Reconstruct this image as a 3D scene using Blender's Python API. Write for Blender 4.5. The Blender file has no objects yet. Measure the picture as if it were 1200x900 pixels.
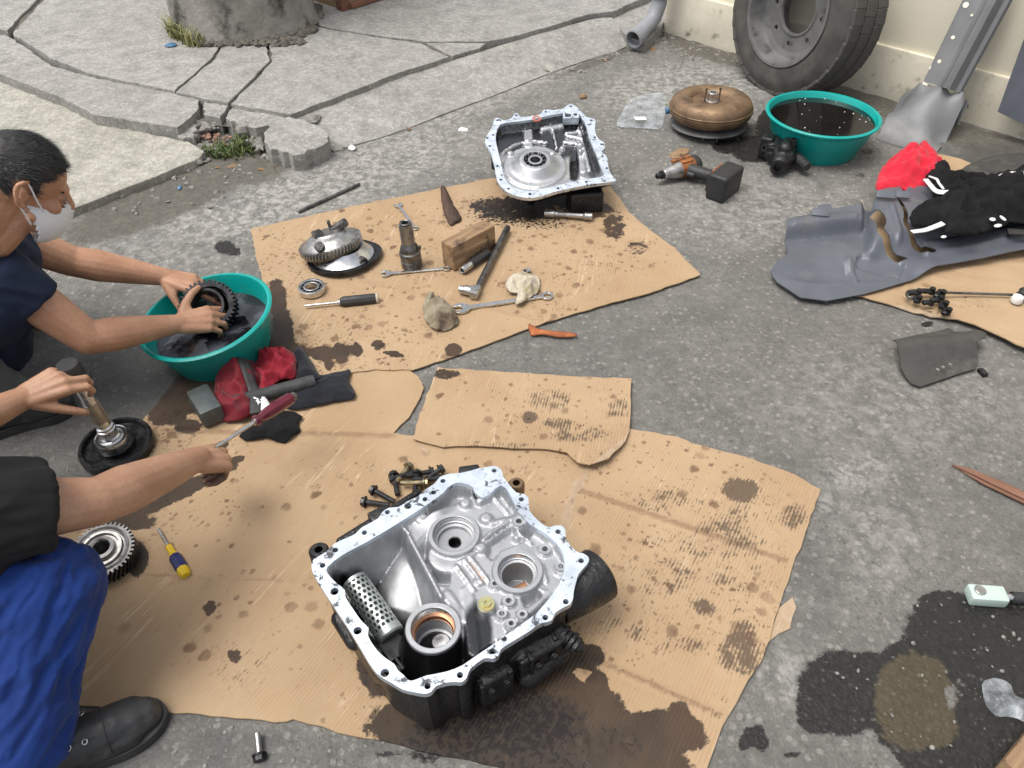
import bpy, bmesh, math, random
import numpy as np
from mathutils import Vector, Matrix, Euler
from mathutils.geometry import tessellate_polygon, delaunay_2d_cdt
random.seed(7)
SC = bpy.context.scene
COL = SC.collection
R = math.radians

# ------------------------------------------------------------------ camera
CAM_H, PITCH, FPX = 1.6, R(43.0), 900.0        # eye height, angle below the horizon, focal length of a 1200 px wide frame
cam_d = bpy.data.cameras.new('camera')
cam = bpy.data.objects.new('camera', cam_d)
COL.objects.link(cam)
cam.location = (0, 0, CAM_H)
cam.rotation_euler = (R(90) - PITCH, 0, 0)
cam_d.sensor_width = 36.0
cam_d.lens = 36.0 * FPX / 1200.0
cam_d.clip_start = 0.02
cam_d.clip_end = 500.0
SC.camera = cam

# ------------------------------------------------------------------ light: bright overcast
SUN_EL, SUN_AZ = R(68), R(-108)                 # azimuth measured from +Y towards +X
world = bpy.data.worlds.new('World')
SC.world = world
world.use_nodes = True
wn = world.node_tree
bg = wn.nodes['Background']
sky = wn.nodes.new('ShaderNodeTexSky')
sky.sky_type = 'NISHITA'
sky.sun_disc = False
sky.sun_elevation = SUN_EL
sky.sun_rotation = SUN_AZ
sky.air_density = 1.0
sky.dust_density = 4.0
hs = wn.nodes.new('ShaderNodeHueSaturation')
hs.inputs['Saturation'].default_value = 0.30
wn.links.new(sky.outputs[0], hs.inputs['Color'])
wn.links.new(hs.outputs[0], bg.inputs['Color'])
bg.inputs['Strength'].default_value = 0.15
sun_d = bpy.data.lights.new('sun', 'SUN')
sun_d.energy = 1.5
sun_d.angle = R(34)
sun_d.color = (1.0, 0.95, 0.88)
sun = bpy.data.objects.new('sun', sun_d)
COL.objects.link(sun)
sd = Vector((math.sin(SUN_AZ) * math.cos(SUN_EL), math.cos(SUN_AZ) * math.cos(SUN_EL), math.sin(SUN_EL)))
sun.rotation_euler = sd.to_track_quat('Z', 'Y').to_euler()
sun.location = sd * 20
SC.view_settings.view_transform = 'Standard'
SC.view_settings.look = 'None'
SC.view_settings.exposure = 0.50
SC.view_settings.gamma = 1.0
SC.render.engine = 'CYCLES'
SC.cycles.max_bounces = 6
SC.cycles.use_denoising = True

# ------------------------------------------------------------------ survey helpers
CP, SP = math.cos(PITCH), math.sin(PITCH)
CAMP = Vector((0, 0, CAM_H))
def ray(px, py):
    u, v = (px - 600) / FPX, (py - 450) / FPX
    return Vector((u, CP - v * SP, -(SP + v * CP)))
def G(px, py, z=0.0):
    """surveyed point at height z, read off the photograph"""
    r = ray(px, py)
    return CAMP + r * ((z - CAM_H) / r.z)
def D(px, py, t):
    """surveyed point at depth t along the view axis"""
    return CAMP + ray(px, py) * t
def GP(px, py, p, n):
    r = ray(px, py)
    return CAMP + r * ((p - CAMP).dot(n) / r.dot(n))

# ------------------------------------------------------------------ value noise
def _h(i, j, k, s):
    n = (i * 374761393 + j * 668265263 + k * 2147483647 + s * 1274126177) & 0xffffffff
    n = ((n ^ (n >> 13)) * 1274126177) & 0xffffffff
    return ((n ^ (n >> 16)) & 0xffff) / 65535.0
def noise3(p, s=0):
    p = np.asarray(p, float)
    f = np.floor(p).astype(np.int64)
    w = p - f
    w = w * w * (3 - 2 * w)
    r = 0
    for a in (0, 1):
        for b in (0, 1):
            for c in (0, 1):
                wt = (w[:, 0] if a else 1 - w[:, 0]) * (w[:, 1] if b else 1 - w[:, 1]) * (w[:, 2] if c else 1 - w[:, 2])
                r = r + wt * _h(f[:, 0] + a, f[:, 1] + b, f[:, 2] + c, s)
    return r
def fbm(p, o=4, s=0):
    p = np.asarray(p, float)
    if p.shape[1] == 2:
        p = np.column_stack([p, np.zeros(len(p))])
    r, a, t = 0, 1.0, 0
    for k in range(o):
        r = r + a * noise3(p * 2.03 ** k + 17.3 * k, s + k)
        t += a
        a *= 0.5
    return r / t
def sstep(a, b, x):
    t = np.clip((x - a) / (b - a), 0, 1)
    return t * t * (3 - 2 * t)
def seg_d(P, a, b):
    a = np.asarray(a)[:2]; b = np.asarray(b)[:2]
    d = b - a
    t = np.clip(((P - a) @ d) / max(d @ d, 1e-12), 0, 1)
    return np.linalg.norm(P - a - t[:, None] * d, axis=1)
def poly_d(P, poly):
    return np.min([seg_d(P, poly[i], poly[(i + 1) % len(poly)]) for i in range(len(poly))], axis=0)
def inside(P, poly):
    x, y = P[:, 0], P[:, 1]
    c = np.zeros(len(P), bool)
    n = len(poly)
    for i in range(n):
        x0, y0 = poly[i][0], poly[i][1]
        x1, y1 = poly[(i + 1) % n][0], poly[(i + 1) % n][1]
        if y0 == y1: continue
        t = ((y0 > y) != (y1 > y)) & (x < (x1 - x0) * (y - y0) / (y1 - y0) + x0)
        c ^= t
    return c
def poly_sd(P, poly):
    d = poly_d(P, poly)
    return np.where(inside(P, poly), -d, d)

# ------------------------------------------------------------------ mesh builders: every primitive is (verts, faces)
class M:
    def __init__(s, *parts):
        s.v, s.f = [], []
        for p in parts: s.add(p)
    def add(s, vf, m=None):
        v, f = vf if not isinstance(vf, M) else (vf.v, vf.f)
        o = len(s.v)
        s.v += [tuple(m @ Vector(q)) for q in v] if m is not None else [tuple(q) for q in v]
        s.f += [tuple(i + o for i in q) for q in f]
        return s
def T(x=0, y=0, z=0, rx=0, ry=0, rz=0, s=1):
    m = Matrix.Translation((x, y, z)) @ Euler((R(rx), R(ry), R(rz))).to_matrix().to_4x4()
    if s != 1:
        m = m @ (Matrix.Diagonal((*s, 1)) if isinstance(s, (tuple, list)) else Matrix.Scale(s, 4))
    return m
def along(a, b):
    """matrix whose +Z runs from a to b, origin at a"""
    a, b = Vector(a), Vector(b)
    return Matrix.Translation(a) @ (b - a).to_track_quat('Z', 'Y').to_matrix().to_4x4()
def box(x, y, z, bev=0.0, seg=2):
    bm = bmesh.new()
    bmesh.ops.create_cube(bm, size=1)
    bmesh.ops.scale(bm, vec=(x, y, z), verts=bm.verts)
    if bev: bmesh.ops.bevel(bm, geom=bm.edges[:], offset=bev, segments=seg, affect='EDGES', profile=0.6)
    bm.verts.ensure_lookup_table()
    r = ([tuple(v.co) for v in bm.verts], [tuple(v.index for v in f.verts) for f in bm.faces])
    bm.free()
    return r
def lathe(prof, n=28, a0=0.0, a1=360.0):
    v, f, rings = [], [], []
    full = abs(a1 - a0) >= 359.9
    cnt = n if full else n + 1
    for r, z in prof:
        if abs(r) < 1e-7:
            rings.append([len(v)] * cnt); v.append((0, 0, z))
        else:
            ids = []
            for i in range(cnt):
                a = R(a0 + (a1 - a0) * i / n)
                ids.append(len(v)); v.append((r * math.cos(a), r * math.sin(a), z))
            rings.append(ids)
    for k in range(len(rings) - 1):
        A, B = rings[k], rings[k + 1]
        for i in range(n):
            j = (i + 1) % cnt
            q = []
            for t in (A[i], A[j], B[j], B[i]):
                if t not in q: q.append(t)
            if len(q) >= 3: f.append(tuple(q))
    return v, f
def cyl(r, h, n=24, b=0.0, r2=None):
    r2 = r if r2 is None else r2
    if b: return lathe([(0, 0), (r - b, 0), (r, b), (r2, h - b), (r2 - b, h), (0, h)], n)
    return lathe([(0, 0), (r, 0), (r2, h), (0, h)], n)
def ring(ri, ro, h, n=32, b=0.001):
    return lathe([(ri, b), (ri + b, 0), (ro - b, 0), (ro, b), (ro, h - b), (ro - b, h), (ri + b, h), (ri, h - b), (ri, b)], n)
def tube(pts, rad, n=10, cap=True, flat=1.0):
    pts = [Vector(p) for p in pts]
    rad = rad if isinstance(rad, (list, tuple)) else [rad] * len(pts)
    v, f = [], []
    up = None
    for i, p in enumerate(pts):
        t = (pts[min(i + 1, len(pts) - 1)] - pts[max(i - 1, 0)]).normalized()
        if up is None:
            up = t.orthogonal().normalized() if abs(t.z) > 0.9 else Vector((0, 0, 1))
        x = t.cross(up).normalized()
        y = x.cross(t).normalized()
        up = y
        for k in range(n):
            a = 2 * math.pi * k / n
            v.append(tuple(p + (x * math.cos(a) + y * math.sin(a) * flat) * rad[i]))
        if i:
            o = i * n
            for k in range(n):
                l = (k + 1) % n
                f.append((o - n + k, o - n + l, o + l, o + k))
    if cap:
        f.append(tuple(range(n))[::-1]); f.append(tuple(range((len(pts) - 1) * n, len(pts) * n)))
    return v, f
def spline(pts, m=8):
    pts = [Vector(p) for p in pts]
    if len(pts) < 3: return pts
    P = [pts[0] * 2 - pts[1]] + pts + [pts[-1] * 2 - pts[-2]]
    r = []
    for i in range(1, len(P) - 2):
        for k in range(m):
            t = k / m
            a, b, c, d = P[i - 1], P[i], P[i + 1], P[i + 2]
            r.append(0.5 * (2 * b + (c - a) * t + (2 * a - 5 * b + 4 * c - d) * t * t + (3 * b - a - 3 * c + d) * t ** 3))
    r.append(pts[-1])
    return r
def prism(poly, z0, z1, holes=()):
    loops = [[Vector((p[0], p[1], 0)) for p in poly]] + [[Vector((p[0], p[1], 0)) for p in h] for h in holes]
    tr = tessellate_polygon(loops)
    flat = [p for l in loops for p in l]
    n = len(flat)
    v = [(p.x, p.y, z1) for p in flat] + [(p.x, p.y, z0) for p in flat]
    f = []
    for a, b, c in tr:
        nz = (flat[b] - flat[a]).cross(flat[c] - flat[a]).z
        if nz < 0: a, b = b, a
        f.append((a, b, c)); f.append((a + n, c + n, b + n))
    o = 0
    for li, l in enumerate(loops):
        k = len(l)
        area = sum(l[i].x * l[(i + 1) % k].y - l[(i + 1) % k].x * l[i].y for i in range(k))
        flip = (area < 0) != (li > 0)
        for i in range(k):
            j = (i + 1) % k
            q = (o + i, o + i + n, o + j + n, o + j)
            f.append(q[::-1] if flip else q)
        o += k
    return v, f
def circle(c, r, n=14, ry=None, rot=0):
    ry = ry or r
    out = []
    for i in range(n):
        a = 2 * math.pi * i / n
        x, y = r * math.cos(a), ry * math.sin(a)
        out.append((c[0] + x * math.cos(rot) - y * math.sin(rot), c[1] + x * math.sin(rot) + y * math.cos(rot)))
    return out
def ball(r=1.0, n=14):
    k = n // 2
    return lathe([(r * math.sin(math.pi * i / k), -r * math.cos(math.pi * i / k)) for i in range(k + 1)], n)
def ell(c, rad, rot=None, n=18):
    m = Matrix.Translation(c) @ (rot.to_4x4() if rot is not None else Matrix.Identity(4)) @ Matrix.Diagonal((*rad, 1))
    return M().add(ball(1, n), m)
def cap(a, ra, b, rb, n=14):
    """tapered capsule"""
    a, b = Vector(a), Vector(b)
    L = (b - a).length
    if L < 1e-6: return ell(a, (ra,) * 3)
    s = max(-0.99, min(0.99, (ra - rb) / L))
    th = math.asin(s)
    prof = []
    for i in range(6):
        ph = -math.pi / 2 + (math.pi / 2 + th) * i / 5
        prof.append((ra * math.cos(ph), ra * math.sin(ph)))
    for i in range(6):
        ph = th + (math.pi / 2 - th) * i / 5
        prof.append((rb * math.cos(ph), L + rb * math.sin(ph)))
    prof[0] = (0, -ra); prof[-1] = (0, L + rb)
    return M().add(lathe(prof, n), along(a, b))
def gear_outline(r0, r1, n, ph=0.0, duty=0.5):
    pts = []
    for i in range(n):
        for fr, r in ((-0.5, r0), (-duty * 0.62, r0), (-duty * 0.34, r1), (duty * 0.34, r1), (duty * 0.62, r0)):
            a = 2 * math.pi * (i + fr) / n + ph
            pts.append((r * math.cos(a), r * math.sin(a)))
    return pts
def gear(r0, r1, n, h, ri, twist=0.0):
    """toothed ring, helical when twist > 0"""
    A = gear_outline(r0, r1, n)
    k = len(A)
    v = [(x, y, 0) for x, y in A]
    c, s = math.cos(twist), math.sin(twist)
    v += [(x * c - y * s, x * s + y * c, h) for x, y in A]
    inn = [(ri * x / math.hypot(x, y), ri * y / math.hypot(x, y)) for x, y in A]
    v += [(x, y, 0) for x, y in inn] + [(x * c - y * s, x * s + y * c, h) for x, y in inn]
    f = []
    for i in range(k):
        j = (i + 1) % k
        f += [(i, j, k + j, k + i), (k + i, k + j, 3 * k + j, 3 * k + i), (3 * k + i, 3 * k + j, 2 * k + j, 2 * k + i), (2 * k + i, 2 * k + j, j, i)]
    return v, f
def roughen(pts, step, amp, seed=0, keep=False):
    """subdivide a closed outline and roughen it"""
    out = []
    n = len(pts)
    rnd = random.Random(seed)
    for i in range(n):
        a, b = Vector(pts[i][:2]), Vector(pts[(i + 1) % n][:2])
        L = (b - a).length
        k = max(1, int(L / step))
        nrm = Vector((-(b - a).y, (b - a).x)).normalized() if L > 0 else Vector((0, 0))
        for j in range(k):
            q = a.lerp(b, j / k)
            out.append(q + nrm * rnd.uniform(-amp, amp) + (b - a).normalized() * rnd.uniform(-amp, amp) * (0.5 if j else 0))
    return [(p.x, p.y) for p in out]
def sheet(poly, sp, seed=0, cut=()):
    """flat triangulated sheet with interior points; returns Nx2 points and triangles"""
    P = np.array(poly)
    lo, hi = P.min(0), P.max(0)
    xs, ys = np.arange(lo[0], hi[0], sp), np.arange(lo[1], hi[1], sp)
    gx, gy = np.meshgrid(xs, ys)
    rs = np.random.RandomState(seed)
    g = np.column_stack([gx.ravel(), gy.ravel()]) + rs.uniform(-0.12, 0.12, (gx.size, 2)) * sp
    g = g[inside(g, poly)]
    g = g[poly_d(g, poly) > sp * 0.45]
    for c in cut: g = g[~inside(g, c)]; g = g[poly_d(g, c) > sp * 0.45]
    pts = [Vector(p[:2]) for p in poly] + [Vector(p) for p in g]
    n = len(poly)
    ed = [(i, (i + 1) % n) for i in range(n)]
    for c in cut:
        o, k = len(pts), len(c)
        pts += [Vector(p[:2]) for p in c]
        ed += [(o + i, o + (i + 1) % k) for i in range(k)]
    r = delaunay_2d_cdt(pts, ed, [], 1, 1e-7)
    V, F = np.array([tuple(p) for p in r[0]]), [tuple(t) for t in r[2]]
    if cut:
        cen = np.array([V[list(t)].mean(0) for t in F])
        bad = np.zeros(len(F), bool)
        for c in cut: bad |= inside(cen, c)
        F = [t for t, b in zip(F, bad) if not b]
    return V, F

# ------------------------------------------------------------------ objects
def tag(o, label=None, cat=None, group=None, kind=None):
    if label: o['label'] = label
    if cat: o['category'] = cat
    if group: o['group'] = group
    if kind: o['kind'] = kind
    return o
def thing(name, label, cat, loc=(0, 0, 0), rot=(0, 0, 0), group=None):
    o = bpy.data.objects.new(name, None)
    COL.objects.link(o)
    o.location = loc
    o.rotation_euler = rot if isinstance(rot, (tuple, list, Euler)) else (0, 0, rot)
    o.empty_display_size = 0.05
    return tag(o, label, cat, group)
def obj(name, m, mat, parent=None, smooth=35, bev=0, seg=2, solid=0, sub=0, attrs=None, loc=None, rot=None):
    v, f = (m.v, m.f) if isinstance(m, M) else m
    me = bpy.data.meshes.new(name)
    me.from_pydata([tuple(map(float, q)) for q in v], [], [tuple(map(int, q)) for q in f])
    me.update()
    if attrs:
        for k, a in attrs.items():
            at = me.attributes.new(k, 'FLOAT', 'POINT')
            at.data.foreach_set('value', np.asarray(a, np.float32))
    me.materials.append(mat)
    o = bpy.data.objects.new(name, me)
    COL.objects.link(o)
    if smooth:
        me.polygons.foreach_set('use_smooth', [True] * len(me.polygons))
        if smooth < 180 and hasattr(me, 'set_sharp_from_angle'): me.set_sharp_from_angle(angle=R(smooth))
    if solid:
        s = o.modifiers.new('thickness', 'SOLIDIFY'); s.thickness = abs(solid); s.offset = -1 if solid > 0 else 1
        if smooth < 180:
            e = o.modifiers.new('crisp_edge', 'EDGE_SPLIT'); e.split_angle = R(55)
    if bev:
        b = o.modifiers.new('bevel', 'BEVEL'); b.width = bev; b.segments = seg; b.limit_method = 'ANGLE'; b.angle_limit = R(40)
    if sub:
        s = o.modifiers.new('subdivision', 'SUBSURF'); s.levels = s.render_levels = sub
    if parent: o.parent = parent
    if loc is not None: o.location = loc
    if rot is not None: o.rotation_euler = rot
    return o
def fuse(m, voxel, it=4, fac=0.5):
    """one continuous skin round overlapping volumes -> (verts array, faces)"""
    me = bpy.data.meshes.new('tmp')
    me.from_pydata(m.v, [], m.f)
    o = bpy.data.objects.new('tmp', me)
    COL.objects.link(o)
    r = o.modifiers.new('r', 'REMESH'); r.mode = 'VOXEL'; r.voxel_size = voxel
    if it:
        s = o.modifiers.new('s', 'SMOOTH'); s.factor = fac; s.iterations = it
    dg = bpy.context.evaluated_depsgraph_get()
    e = o.evaluated_get(dg).to_mesh()
    v = np.empty(len(e.vertices) * 3); e.vertices.foreach_get('co', v)
    n = np.empty(len(e.vertices) * 3); e.vertices.foreach_get('normal', n)
    f = [tuple(p.vertices) for p in e.polygons]
    o.evaluated_get(dg).to_mesh_clear()
    bpy.data.objects.remove(o); bpy.data.meshes.remove(me)
    return v.reshape(-1, 3), f, n.reshape(-1, 3)
def copy_tree(o, parent=None):
    c = o.copy(); COL.objects.link(c)
    if parent: c.parent = parent
    for ch in list(o.children): copy_tree(ch, c)
    return c
# ------------------------------------------------------------------ materials
class NT:
    def __init__(s, name):
        s.m = bpy.data.materials.new(name); s.m.use_nodes = True
        s.t = s.m.node_tree
        s.b = s.t.nodes['Principled BSDF']
        s.tc = s.t.nodes.new('ShaderNodeTexCoord')
        s.co = s.tc.outputs['Object']
    def n(s, typ, ins=None, out=0, **kw):
        x = s.t.nodes.new('ShaderNode' + typ)
        for k, v in kw.items(): setattr(x, k, v)
        for k, v in (ins or {}).items(): s.set(x.inputs[k], v)
        return x.outputs[out]
    def set(s, sock, v):
        if isinstance(v, bpy.types.NodeSocket): s.t.links.new(v, sock)
        else:
            if sock.type == 'RGBA' and len(v) == 3: v = (*v, 1)
            sock.default_value = v
    def P(s, **k):
        for a, v in k.items(): s.set(s.b.inputs[a.replace('_', ' ')], v)
    def noise(s, sc, det=4, rough=0.55, dist=0.0, co=None, out=0):
        return s.n('TexNoise', {'Vector': co or s.co, 'Scale': sc, 'Detail': det, 'Roughness': rough, 'Distortion': dist}, out)
    def vor(s, sc, co=None, feature='F1', rnd=1.0, out='Distance'):
        return s.n('TexVoronoi', {'Vector': co or s.co, 'Scale': sc, 'Randomness': rnd}, out, feature=feature)
    def ramp(s, x, lo, hi, a=0.0, b=1.0):
        return s.n('MapRange', {'Value': x, 'From Min': lo, 'From Max': hi, 'To Min': a, 'To Max': b}, interpolation_type='SMOOTHSTEP')
    def math(s, op, a, b=0.0, clamp=False):
        x = s.t.nodes.new('ShaderNodeMath'); x.operation = op; x.use_clamp = clamp
        s.set(x.inputs[0], a); s.set(x.inputs[1], b)
        return x.outputs[0]
    def mix(s, f, a, b, mode='MIX'):
        x = s.t.nodes.new('ShaderNodeMix'); x.data_type = 'RGBA'; x.blend_type = mode
        s.set(x.inputs[0], f); s.set(x.inputs[6], a); s.set(x.inputs[7], b)
        return x.outputs[2]
    def fmix(s, f, a, b):
        x = s.t.nodes.new('ShaderNodeMix'); x.data_type = 'FLOAT'
        s.set(x.inputs[0], f); s.set(x.inputs[2], a); s.set(x.inputs[3], b)
        return x.outputs[0]
    def attr(s, name):
        return s.n('Attribute', None, 'Fac', attribute_name=name)
    def map(s, rot=(0, 0, 0), sc=(1, 1, 1)):
        return s.n('Mapping', {'Vector': s.co, 'Rotation': rot, 'Scale': sc})
    def bump(s, h, strength=0.4, dist=0.002, prev=None):
        i = {'Height': h, 'Strength': strength, 'Distance': dist}
        if prev is not None: i['Normal'] = prev
        return s.n('Bump', i)

def surf(name, c1, c2=None, sc=12, rough=(0.5, 0.7), metal=0.0, bump=0.2, bsc=60, bd=0.002, grime=None, gsc=25, glo=0.55, ghi=0.7, groughness=0.5, lo=0.3, hi=0.7, spec=0.5, coat=0.0, gmetal=None):
    t = NT(name)
    c2 = c2 or tuple(x * 0.75 for x in c1)
    nz = t.noise(sc, 5)
    col = t.mix(t.ramp(nz, lo, hi), c1, c2)
    rg = t.ramp(t.noise(sc * 2.3, 4), 0.3, 0.7, rough[0], rough[1])
    mt = metal
    if grime:
        g = t.ramp(t.noise(gsc, 6, 0.65), glo, ghi)
        col = t.mix(g, col, grime)
        rg = t.fmix(g, rg, groughness)
        if metal: mt = t.fmix(g, metal, 0.1 if gmetal is None else gmetal)
    t.P(Base_Color=col, Roughness=rg, Metallic=mt, Specular_IOR_Level=spec, Coat_Weight=coat)
    if bump: t.P(Normal=t.bump(t.noise(bsc, 5, 0.6), bump, bd))
    return t.m

def concrete(name, c1, c2, speck=1.0, attr=False, dark=(0.012, 0.011, 0.010)):
    t = NT(name)
    big = t.noise(1.3, 6, 0.62)
    mid = t.noise(9, 6, 0.65)
    col = t.mix(t.ramp(big, 0.32, 0.68), c1, c2)
    col = t.mix(t.ramp(mid, 0.35, 0.75), col, tuple(x * 0.62 for x in c2))
    v1 = t.vor(95, out='Color'); v1d = t.vor(95)
    lum = t.n('SeparateColor', {'Color': v1}, 0)
    lum2 = t.n('SeparateColor', {'Color': v1}, 1)
    edge = t.ramp(v1d, 0.25, 0.55, 1, 0)
    s_d = t.math('MULTIPLY', t.ramp(lum, 0.70, 0.78), edge)
    s_l = t.math('MULTIPLY', t.ramp(lum2, 0.80, 0.86), edge)
    sp = t.ramp(t.noise(4.0, 4), 0.35, 0.62, 0.25, 1.0)
    if attr: sp = t.math('MULTIPLY', sp, t.attr('coarse'))
    col = t.mix(t.math('MULTIPLY', t.math('MULTIPLY', s_d, sp), 0.62 * speck), col, (0.055, 0.052, 0.047))
    col = t.mix(t.math('MULTIPLY', t.math('MULTIPLY', s_l, sp), 0.55 * speck), col, (0.55, 0.53, 0.48))
    gr = t.noise(34, 7, 0.78, 0.2)
    col = t.mix(t.ramp(gr, 0.40, 0.64, 0.0, 0.55), col, tuple(x * 0.42 for x in c2))
    col = t.mix(t.ramp(t.noise(48, 6, 0.75), 0.52, 0.68, 0.0, 0.40), col, tuple(min(1, x * 1.7) for x in c1))
    c3 = t.n('SeparateColor', {'Color': t.vor(46, out='Color')}, 2)
    col = t.mix(t.math('MULTIPLY', t.math('MULTIPLY', t.ramp(c3, 0.80, 0.86), t.ramp(t.vor(46), 0.18, 0.42, 1, 0)), 0.5 * speck), col, tuple(min(1, x * 1.9) for x in c1))
    c4 = t.n('SeparateColor', {'Color': t.vor(60, out='Color')}, 0)
    col = t.mix(t.math('MULTIPLY', t.math('MULTIPLY', t.ramp(c4, 0.82, 0.88), t.ramp(t.vor(60), 0.15, 0.40, 1, 0)), 0.6 * speck), col, tuple(x * 0.28 for x in c2))
    fine = t.noise(210, 3, 0.7)
    col = t.mix(t.ramp(fine, 0.35, 0.7, 0.0, 0.58), col, tuple(x * 0.45 for x in c2))
    h = t.math('ADD', t.math('MULTIPLY', mid, 1.2), t.math('MULTIPLY', fine, 0.35))
    h = t.math('ADD', h, t.math('MULTIPLY', v1d, -0.5))
    rough = 0.88
    if attr:
        col = t.mix(t.math('MULTIPLY', t.attr('coarse'), 0.42), col, (0.095, 0.090, 0.080))
        n2 = t.noise(26, 6, 0.7)
        lf = t.attr('light')
        col = t.mix(t.math('MULTIPLY', lf, t.ramp(t.noise(24, 8, 0.76, 0.4), 0.42, 0.62)), col, (0.45, 0.44, 0.405))
        di = t.attr('dirt')
        dm = t.ramp(t.math('ADD', di, t.math('MULTIPLY', t.math('SUBTRACT', n2, 0.5), 1.1)), 0.35, 0.75)
        col = t.mix(t.math('MULTIPLY', dm, 0.85), col, t.mix(t.noise(40, 5), (0.030, 0.027, 0.022), (0.17, 0.155, 0.125)))
        da = t.attr('damp_shade')
        dp = t.ramp(t.math('ADD', da, t.math('MULTIPLY', t.math('SUBTRACT', t.noise(11, 6, 0.7), 0.5), 0.9)), 0.2, 0.9)
        col = t.mix(t.math('MULTIPLY', dp, 0.62), col, (0.045, 0.047, 0.046))
        oi = t.attr('oil')
        om = t.ramp(t.math('ADD', oi, t.math('MULTIPLY', t.math('SUBTRACT', t.noise(52, 8, 0.78), 0.5), 1.15)), 0.42, 0.56)
        sl = t.math('MULTIPLY', t.math('MULTIPLY', s_l, 0.22), t.ramp(t.noise(50, 2), 0.45, 0.6))
        oc = t.mix(t.ramp(t.math('ADD', t.attr('brown'), t.math('MULTIPLY', t.math('SUBTRACT', t.noise(40, 7, 0.75), 0.5), 1.1)), 0.40, 0.56), dark, t.mix(t.noise(70, 4), (0.075, 0.058, 0.030), (0.035, 0.027, 0.016)))
        oc = t.mix(sl, oc, (0.3, 0.29, 0.26))
        col = t.mix(t.math('MULTIPLY', om, 0.96), col, oc)
        rough = t.fmix(om, t.fmix(dp, 0.88, 0.6), t.ramp(t.noise(60, 4), 0.35, 0.65, 0.20, 0.6))
        h = t.math('MULTIPLY', h, t.fmix(om, 1.0, 0.75))
    t.P(Base_Color=col, Roughness=rough, Specular_IOR_Level=0.4, Normal=t.bump(h, 0.6, 0.007))
    return t.m

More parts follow.
